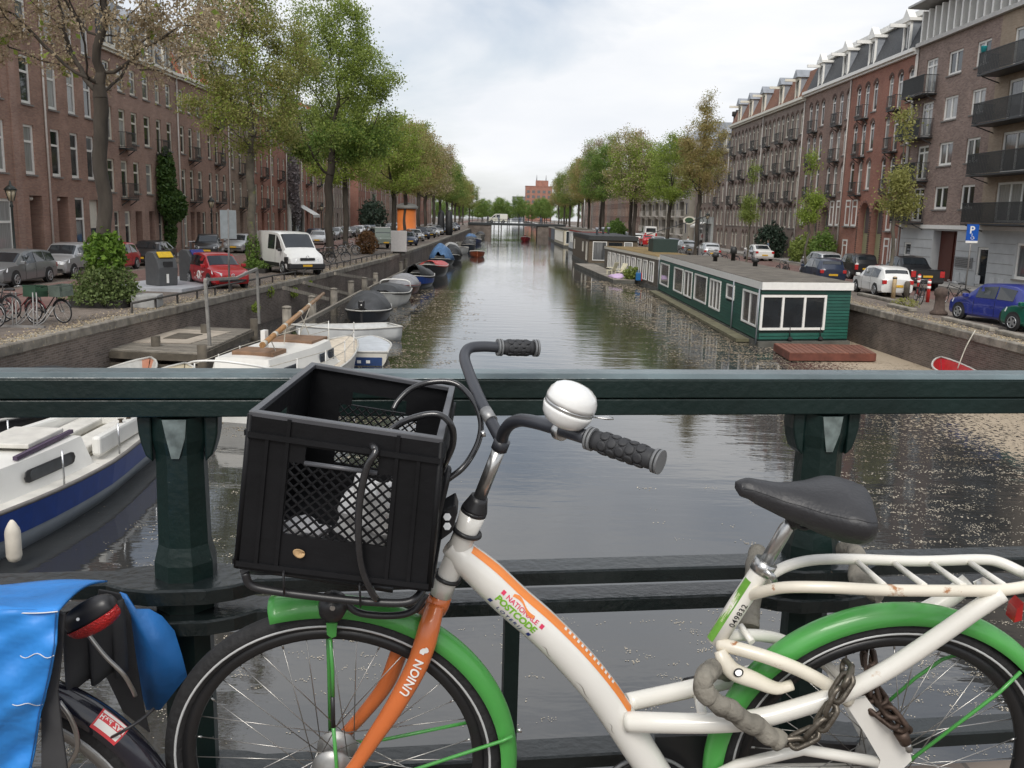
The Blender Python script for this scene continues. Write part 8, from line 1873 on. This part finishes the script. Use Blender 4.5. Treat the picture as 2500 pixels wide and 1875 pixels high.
# ================================================================== THE CRATE
Cn = [BP(612, 1005, .20), BP(1078.6, 1072.6, .20), BP(577, 1384, .20), BP(1046, 1441, .20)]     # near: top left, top right, bottom left, bottom right
Cf_ = [BP(762.6, 887, -.20), BP(1108, 945.6, -.20)]; dl = (Cn[2]-Cn[0]); dr_ = (Cn[3]-Cn[1]); Cf_ += [Cf_[0]+dl, Cf_[1]+dr_]
crate = thing('crate', 'black plastic crate with diamond lattice sides on the front carrier', 'crate', tuple((Cn[2]+Cn[3]+Cf_[2]+Cf_[3])/4)); KO = -V(crate.location)
def kput(b_, name, m, **k): o = b_.build(name, m, crate, **k); o.location = KO; return o
def bil(q, u, v): return lerp(lerp(q[2], q[3], u), lerp(q[0], q[1], u), v)        # q: TL, TR, BL, BR ; v up
def side(q, name, lat=(.22, .76, .26, .73), hole=(.30, .68, .735, .835), pitch=.062):
    b_ = MB(); us = sorted({0, lat[0], lat[1], hole[0], hole[1], 1}); vs_ = sorted({0, lat[2], lat[3], hole[2], hole[3], 1})
    for ua, ub in zip(us, us[1:]):
        for va, vb in zip(vs_, vs_[1:]):
            um, vm = (ua+ub)/2, (va+vb)/2
            if lat[0] < um < lat[1] and lat[2] < vm < lat[3]: continue
            if hole[0] < um < hole[1] and hole[2] < vm < hole[3]: continue
            b_.add([bil(q, ua, va), bil(q, ub, va), bil(q, ub, vb), bil(q, ua, vb)], [(0, 1, 2, 3)])
    H_ = (q[0]-q[2]).length; W_ = (q[1]-q[0]).length; asp = W_/H_; du = pitch; wv = .0125
    # two families of slanted slats
    lu0, lu1, lv0, lv1 = lat; kk = H_/W_
    n_ = int(((lu1-lu0)+(lv1-lv0)*kk)/du)+2
    for sgn in (1, -1):
        for i in range(-n_, n_+1):
            c0 = lu0+i*du+(0 if sgn > 0 else .0); pts = []
            # line u = c0 + sgn*(v-lv0)*kk ; clip to the window
            va, vb = lv0, lv1
            f = lambda v_: c0+sgn*(v_-lv0)*kk
            lo_, hi_ = (lu0, lu1)
            ts = sorted([(lo_-c0)/(sgn*kk)+lv0, (hi_-c0)/(sgn*kk)+lv0]); va, vb = max(va, ts[0]), min(vb, ts[1])
            if vb-va < .012: continue
            e = wv/2*1.0
            b_.add([bil(q, f(va)-e*.9, va), bil(q, f(va)+e*.9, va), bil(q, f(vb)+e*.9, vb), bil(q, f(vb)-e*.9, vb)], [(0, 1, 2, 3)])
    return kput(b_, name, plas, solid=.005)
side(Cn, 'lattice_side'); side([Cf_[0], Cf_[1], Cf_[2], Cf_[3]], 'lattice_side'); side([Cf_[0], Cn[0], Cf_[2], Cn[2]], 'lattice_end', lat=(.28, .72, .28, .70), hole=(.40, .60, .76, .83)); side([Cn[1], Cf_[1], Cn[3], Cf_[3]], 'lattice_end', lat=(.3, .7, .3, .6), hole=(.36, .64, .72, .83))
b_ = MB(); b_.add([Cn[2], Cn[3], Cf_[3], Cf_[2]], [(0, 1, 2, 3)]); kput(b_, 'floor', plas, solid=.006)
rimm = mat('crate_rim', (.070, .072, .08), .36, var=.25, scale=10)
ring_ = [Cn[0], Cn[1], Cf_[1], Cf_[0]]; cen = sum(ring_, V())/4
up_ = ((Cn[0]-Cn[2]).normalized()+(Cn[1]-Cn[3]).normalized()).normalized()
o_ = [p+(p-cen).normalized()*.004 for p in ring_]; i_ = [p-(p-cen).normalized()*.016 for p in ring_]
b_ = MB(); b_.add([p+up_*.002 for p in o_]+[p+up_*.002 for p in i_]+[p-up_*.006 for p in o_]+[p-up_*.006 for p in i_], [(k, (k+1) % 4, (k+1) % 4+4, k+4) for k in range(4)]+[(k+8, (k+1) % 4+8, (k+1) % 4, k) for k in range(4)]+[(k+12, k+4, (k+1) % 4+4, (k+1) % 4+12) for k in range(4)]); kput(b_, 'rim', rimm, bevel=.0015)
for va, th in ((.868, .010), (.035, .008)):
    pr = [lerp(bil(q, 0, va), bil(q, 0, va), 0) for q in (Cn,)]
    rr = [bil(Cn, 0, va), bil(Cn, 1, va), bil([Cf_[0], Cf_[1], Cf_[2], Cf_[3]], 1, va), bil([Cf_[0], Cf_[1], Cf_[2], Cf_[3]], 0, va)]; cc = sum(rr, V())/4
    for k in range(4):
        a, b2 = rr[k], rr[(k+1) % 4]; n_ = ((a+b2)/2-cc).normalized(); kput(MB().beam(a+n_*.004, b2+n_*.004, .007, .009), 'ledge', plas)
for uu in (.10, .205, .775, .89):
    a, b2 = bil(Cn, uu, .05), bil(Cn, uu, .86 if uu not in (.205, .775) else .99); kput(MB().beam(a+BN*.004, b2+BN*.004, .006, .005, BN), 'rib', plas)
for a, b2 in ((Cn[0], Cn[2]), (Cn[1], Cn[3])): kput(MB().tube([a-up_*.004, b2], .005, 8), 'corner', plas)
b_ = MB(); hq = [bil(Cn, .30, .735), bil(Cn, .68, .735)]; b_.tube([p+BN*.003 for p in hq], .004, 8); kput(b_, 'handle_lip', rimm)
# things in the crate
rngp = random.Random(4)
def crumple(label, c, r_, m, seed, name='crumpled_paper'):
    rp = random.Random(seed); ph = [rp.uniform(0, 6) for _ in range(9)]; b_ = MB()
    def f(u, v):
        th, ph_ = 2*math.pi*u, math.pi*v; d = V((math.cos(th)*math.sin(ph_), math.sin(th)*math.sin(ph_), math.cos(ph_)))
        k = 1+.22*math.sin(3*d.x*2+ph[0])*math.sin(4*d.y+ph[1])+.16*math.sin(9*d.z+5*d.x+ph[2])+.10*math.sin(13*d.y+ph[3]); return V(c)+V((d.x*r_[0], d.y*r_[1], d.z*r_[2]))*k
    b_.grid(f, 18, 12, smooth=False); tag(b_.build(name, m), label, 'paper')
crumple('white paper bag with red print crumpled inside the crate', lerp(bil(Cn, .66, .34), bil(Cf_, .66, .34), .2), (.062, .06, .062), mat('printed_paper', (.84, .83, .82), .8, var=.04, scale=20, spots=((.62, .08, .10), .66, 26)), 3)
crumple('small crumpled white tissue on the crate floor', lerp(bil(Cn, .27, .20), bil(Cf_, .27, .20), .12), (.045, .04, .022), mat('tissue', (.74, .73, .74), .9, var=.05), 8)
b_ = MB(); lc = bil(Cn, .315, .155)+BN*.006; b_.grid(lambda u, v: lc+BU*(.0105*math.cos(6.28*u)*v)+BV*(.0085*math.sin(6.28*u)*v)+BN*.003*v*v*math.sin(9*u), 14, 4); tag(b_.build('dry_leaf', mat('dry_elm_seed', (.50, .33, .17), .8, var=.2, scale=60), solid=.0006), 'small dry tan leaf stuck to the crate front', 'leaf')
# cable lock wound through the crate
clk = thing('cable_lock', 'black plastic coated cable lock looped through crate and handlebar', 'lock', tuple(BP(1100, 1043, .05))); cabm = mat('clear_black_cable', (.022, .022, .024), .25, var=.35, scale=25, coat=.6)
def cput(pts, r_=.0058): o = MB().tube(spline(pts, 7), r_, 10).build('cable', cabm, clk); o.location = -V(clk.location)
cput([BP(885, 1055, .05), BP(905, 1085, .19), BP(917, 1102, .212), BP(896, 1140, .218), BP(880, 1210, .220), BP(875, 1275, .220), BP(877, 1345, .218), BP(886, 1395, .214), BP(905, 1440, .21), BP(918, 1462, .20)], .0062)
cput([BP(905, 1085, .14), BP(955, 1049, .12), BP(993, 1026, .12), BP(1046, 1012, .12), BP(1082, 1017, .12), BP(1104, 1045, .12), BP(1106, 1084, .11), BP(1090, 1124, .10), BP(1080, 1150, .06)])
cput([BP(960, 1000, -.12), BP(973, 978, -.13), BP(1003, 950, -.14), BP(1046, 934, -.14), BP(1096, 932, -.14), BP(1130, 948, -.13), BP(1160, 985, -.10), BP(1174, 1030, -.07), BP(1170, 1072, -.04), BP(1152, 1112, -.01), BP(1128, 1144, .01), BP(1094, 1170, .02)])

# ================================================================== THE BICYCLE AT THE LOWER LEFT (rear half in view)
b2k = thing('bicycle', 'dark bicycle with bright blue double pannier at the lower left corner', 'bicycle', tuple(BP(-20, 2030, .05)-BV*.34)); B2O = -V(b2k.location)
def dput(b_, name, m, par=None, **k):
    o = b_.build(name, m, par or b2k, **k)
    if par is None: o.location = B2O
    return o
C2 = BP(-20, 2030, .05); r2 = .345
w2 = dput(MB().torus(C2, BN, r2-.02, .0215, 80, 12), 'rear_wheel', rub)
b_ = MB(); sec = [(.308, .012), (.308, -.012), (.286, -.011), (.284, .011)]; n = 80
for i in range(n):
    a = 2*math.pi*i/n
    for r_, e in sec: b_.v.append(tuple(C2+(BU*math.cos(a)+BV*math.sin(a))*r_+BN*e))
for i in range(n):
    for j in range(4): b_.f.append((i*4+j, i*4+(j+1) % 4, ((i+1) % n)*4+(j+1) % 4, ((i+1) % n)*4+j)); b_.sm.append(True)
b_.build('rim', mat('worn_alloy_rim', (.34, .34, .33), .35, .8, var=.2), w2)
MB().torus(C2+BN*.0195, BN, r2-.030, .0022, 80, 6).build('reflective_ring', refl, w2)
for i in range(36):
    s = 1 if i % 2 else -1; a = 2*math.pi*i/36; cr_ = R(60)*(1 if (i//2) % 2 else -1); MB().tube([C2+(BU*math.cos(a)+BV*math.sin(a))*.286, C2+(BU*math.cos(a+cr_)+BV*math.sin(a+cr_))*.035+BN*s*.03], .0011, 5).build('spoke', spoke_m, w2)
navy_e = mat('navy_enamel', (.010, .010, .018), .22, var=.2, coat=.8)
b_ = MB()
def f(u, v):
    a = R(110)-R(125)*u; t = (v-.5)*2; rr = .386-.018*t*t-.016*t**6; return C2+(BU*math.cos(a)+BV*math.sin(a))*rr+BN*t*.034
b_.grid(f, 50, 12); fen2 = dput(b_, 'rear_mudguard', navy_e, solid=.002)
b_ = MB(); st_m = mat('sticker_red', (.62, .05, .06), .45)
def fst(u, v, e=.0026):
    a = R(49.5)-R(9.5)*u; t = lerp(.05, .93, v); rr = .386-.018*t*t-.016*t**6+e; return C2+(BU*math.cos(a)+BV*math.sin(a))*rr+BN*(t*.034+e*.4)
b_.grid(lambda u, v: fst(u, v), 10, 8); stk = b_.build('sticker', st_m, fen2)
for va, vb in ((.66, .92), (.06, .26)):
    b_ = MB(); b_.grid(lambda u, v: fst(.06+.88*u, lerp(va, vb, v), .0032), 10, 3); b_.build('sticker_band', white_p, stk)
me = text_mesh('H.v.d. ZAN', .011, bold=.0003); co = np.empty(len(me.vertices)*3); me.vertices.foreach_get('co', co); co = co.reshape(-1, 3); wd_ = co[:, 0].max()
me.vertices.foreach_set('co', np.array([tuple(fst(.05+.9*x/wd_, .34+.30*y_/.0085, .0034)) for x, y_, _ in co]).reshape(-1)); me.materials.append(white_p); me.update(); link('lettering', me, stk)
# tail light
tl_c = BP(222, 1500, .07); tx = (BP(282, 1462, .07)-BP(160, 1530, .07)).normalized(); tz = (BV-tx*BV.dot(tx)).normalized()
def tlf(s): return lambda u, v: tl_c + tx*(.050*s*math.cos(math.pi*(1-u)))*1.0 + (tz*math.cos(math.pi*v)+BN*math.sin(math.pi*v))*(.026*s*math.sin(math.pi*u)**.55)
b_ = MB(); b_.grid(lambda u, v: tl_c + tx*(.052*math.cos(math.pi*(1-u))) + (tz*math.cos(math.pi*2*v)*.028+BN*math.sin(math.pi*2*v)*.026)*math.sin(math.pi*u)**.5, 20, 20); tl = dput(b_, 'tail_light', satin)
lens_m = mat('red_lens', (.50, .012, .012), .18, var=.3, scale=30, bump=.5, bscale=220, spec=.8)
b_ = MB(); b_.grid(lambda u, v: tl_c-tz*.006 + tx*(.0535*math.cos(math.pi*(1-u))) + (-tz*math.cos(math.pi*(v-.14))*.0 + (-tz*math.sin(math.pi*.5*v)*.030+BN*math.cos(math.pi*.5*v)*.030))*math.sin(math.pi*u)**.5, 20, 10); b_.build('lens', lens_m, tl); MB().cyl(BP(190, 1512, .101), BP(190, 1512, .104), .003, 8).build('screw', alloy, tl)
# panniers
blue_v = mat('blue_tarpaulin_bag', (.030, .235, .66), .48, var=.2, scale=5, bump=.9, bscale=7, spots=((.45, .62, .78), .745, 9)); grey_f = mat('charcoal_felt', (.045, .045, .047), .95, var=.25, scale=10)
def poly_sheet(pts, off, name, m, th=.004, bulge=0): return dput(MB().prism([BP(x_, y_, off) for x_, y_ in pts], BN*-th), name, m, bevel=.0015)
b_ = MB(); eR = [(143, 1489), (141, 1530), (139, 1570), (126, 1640), (112, 1700), (101, 1735), (93, 1790), (84, 1840), (74, 1890)]; eL = [(-140, 1492), (-140, 1530), (-140, 1570), (-140, 1640), (-140, 1700), (-140, 1735), (-140, 1790), (-140, 1840), (-140, 1890)]
def nearbag(u, v):
    i = v*(len(eR)-1); k = min(int(i), len(eR)-2); fq = i-k; xr, yr = lerp(eR[k][0], eR[k+1][0], fq), lerp(eR[k][1], eR[k+1][1], fq); xl = -140
    x_ = lerp(xl, xr, u); return BP(x_, yr, .20+.022*math.sin(math.pi*v)*math.sin(math.pi*min(1, u*1.0))+.008*math.sin(6*u+4*v)*math.sin(5*v)+.006*math.sin(15*v-9*u)*u+.003*math.sin(29*v+13*u))
b_.grid(nearbag, 24, 24); bag = dput(b_, 'near_pannier', blue_v, solid=.004)
b_ = MB()
def toppan(u, v):
    pn = BP(lerp(-140, 143, u), lerp(1492, 1489, u), .20); pf = BP(lerp(-60, 262, u), lerp(1428, 1417, u), -.10); q = lerp(pn, pf, v); return q+BV*(.010*math.sin(math.pi*v)+.004*math.sin(6*u+4*v))
b_.grid(toppan, 20, 12); dput(b_, 'pannier_flap', blue_v, solid=.004)
MB().tube([toppan(i/20, .0)+BN*.003 for i in range(21)], .0012, 5).build('seam', mat('white_thread', (.7, .72, .74), .8), bag); [MB().tube([nearbag(.70+.30*i/12, vv+.01*math.sin(i*.8))+BN*.0035 for i in range(13)], .0009, 5).build('seam', mat('white_thread', (.7, .72, .74), .8), bag) for vv in (.30, .56)]; MB().tube([nearbag(.985, i/20)+BN*.004 for i in range(21)], .0010, 5).build('seam', mat('dark_thread', (.02, .1, .3), .8), bag)
poly_sheet([(143, 1495), (158, 1500), (150, 1600), (140, 1690), (150, 1780), (165, 1890), (100, 1890), (100, 1735), (125, 1640)], .185, 'pannier_gusset', grey_f, .006)
farp = [(292, 1446), (308, 1452), (332, 1487), (365, 1487), (396, 1504), (426, 1540), (444, 1598), (457, 1650), (432, 1681), (393, 1732), (359, 1732), (341, 1674), (326, 1565), (318, 1505)]
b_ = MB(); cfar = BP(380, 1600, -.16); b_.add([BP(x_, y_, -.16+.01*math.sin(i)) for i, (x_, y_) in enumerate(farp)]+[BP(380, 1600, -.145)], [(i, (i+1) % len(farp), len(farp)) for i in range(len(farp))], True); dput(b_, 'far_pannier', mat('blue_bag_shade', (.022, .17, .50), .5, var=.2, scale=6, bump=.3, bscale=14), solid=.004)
poly_sheet([(240, 1440), (292, 1450), (318, 1505), (330, 1600), (352, 1735), (365, 1790), (300, 1740), (262, 1660), (220, 1600)], -.13, 'far_gusset', grey_f, .005)
b_ = MB(); b_.grid(lambda u, v: lerp(BP(148, 1470, .03), BP(300, 1440, -.10), u)-ZU*(.02+.16*v)+BN*(.014*math.sin(u*16)*(.3+v)), 24, 8); dput(b_, 'inner_cloth', grey_f, solid=.003)
dput(MB().tube(spline([BP(212, 1545, .075), BP(255, 1600, .078), BP(300, 1645, .075), BP(322, 1680, .065), BP(330, 1698, .055)], 6), .0042, 8), 'carrier_stay', spoke_m); dput(MB().tube(spline([BP(145, 1714, .11), BP(170, 1750, .11), BP(186, 1790, .11), BP(188, 1830, .11), BP(165, 1872, .10)], 6), .0048, 8), 'carrier_stay', spoke_m)
dput(MB().tube(spline([BP(268, 1802, .075), BP(300, 1785, .095), BP(345, 1757, .075), BP(376, 1730, .05)], 5), .003, 8), 'zip_tie', satin)
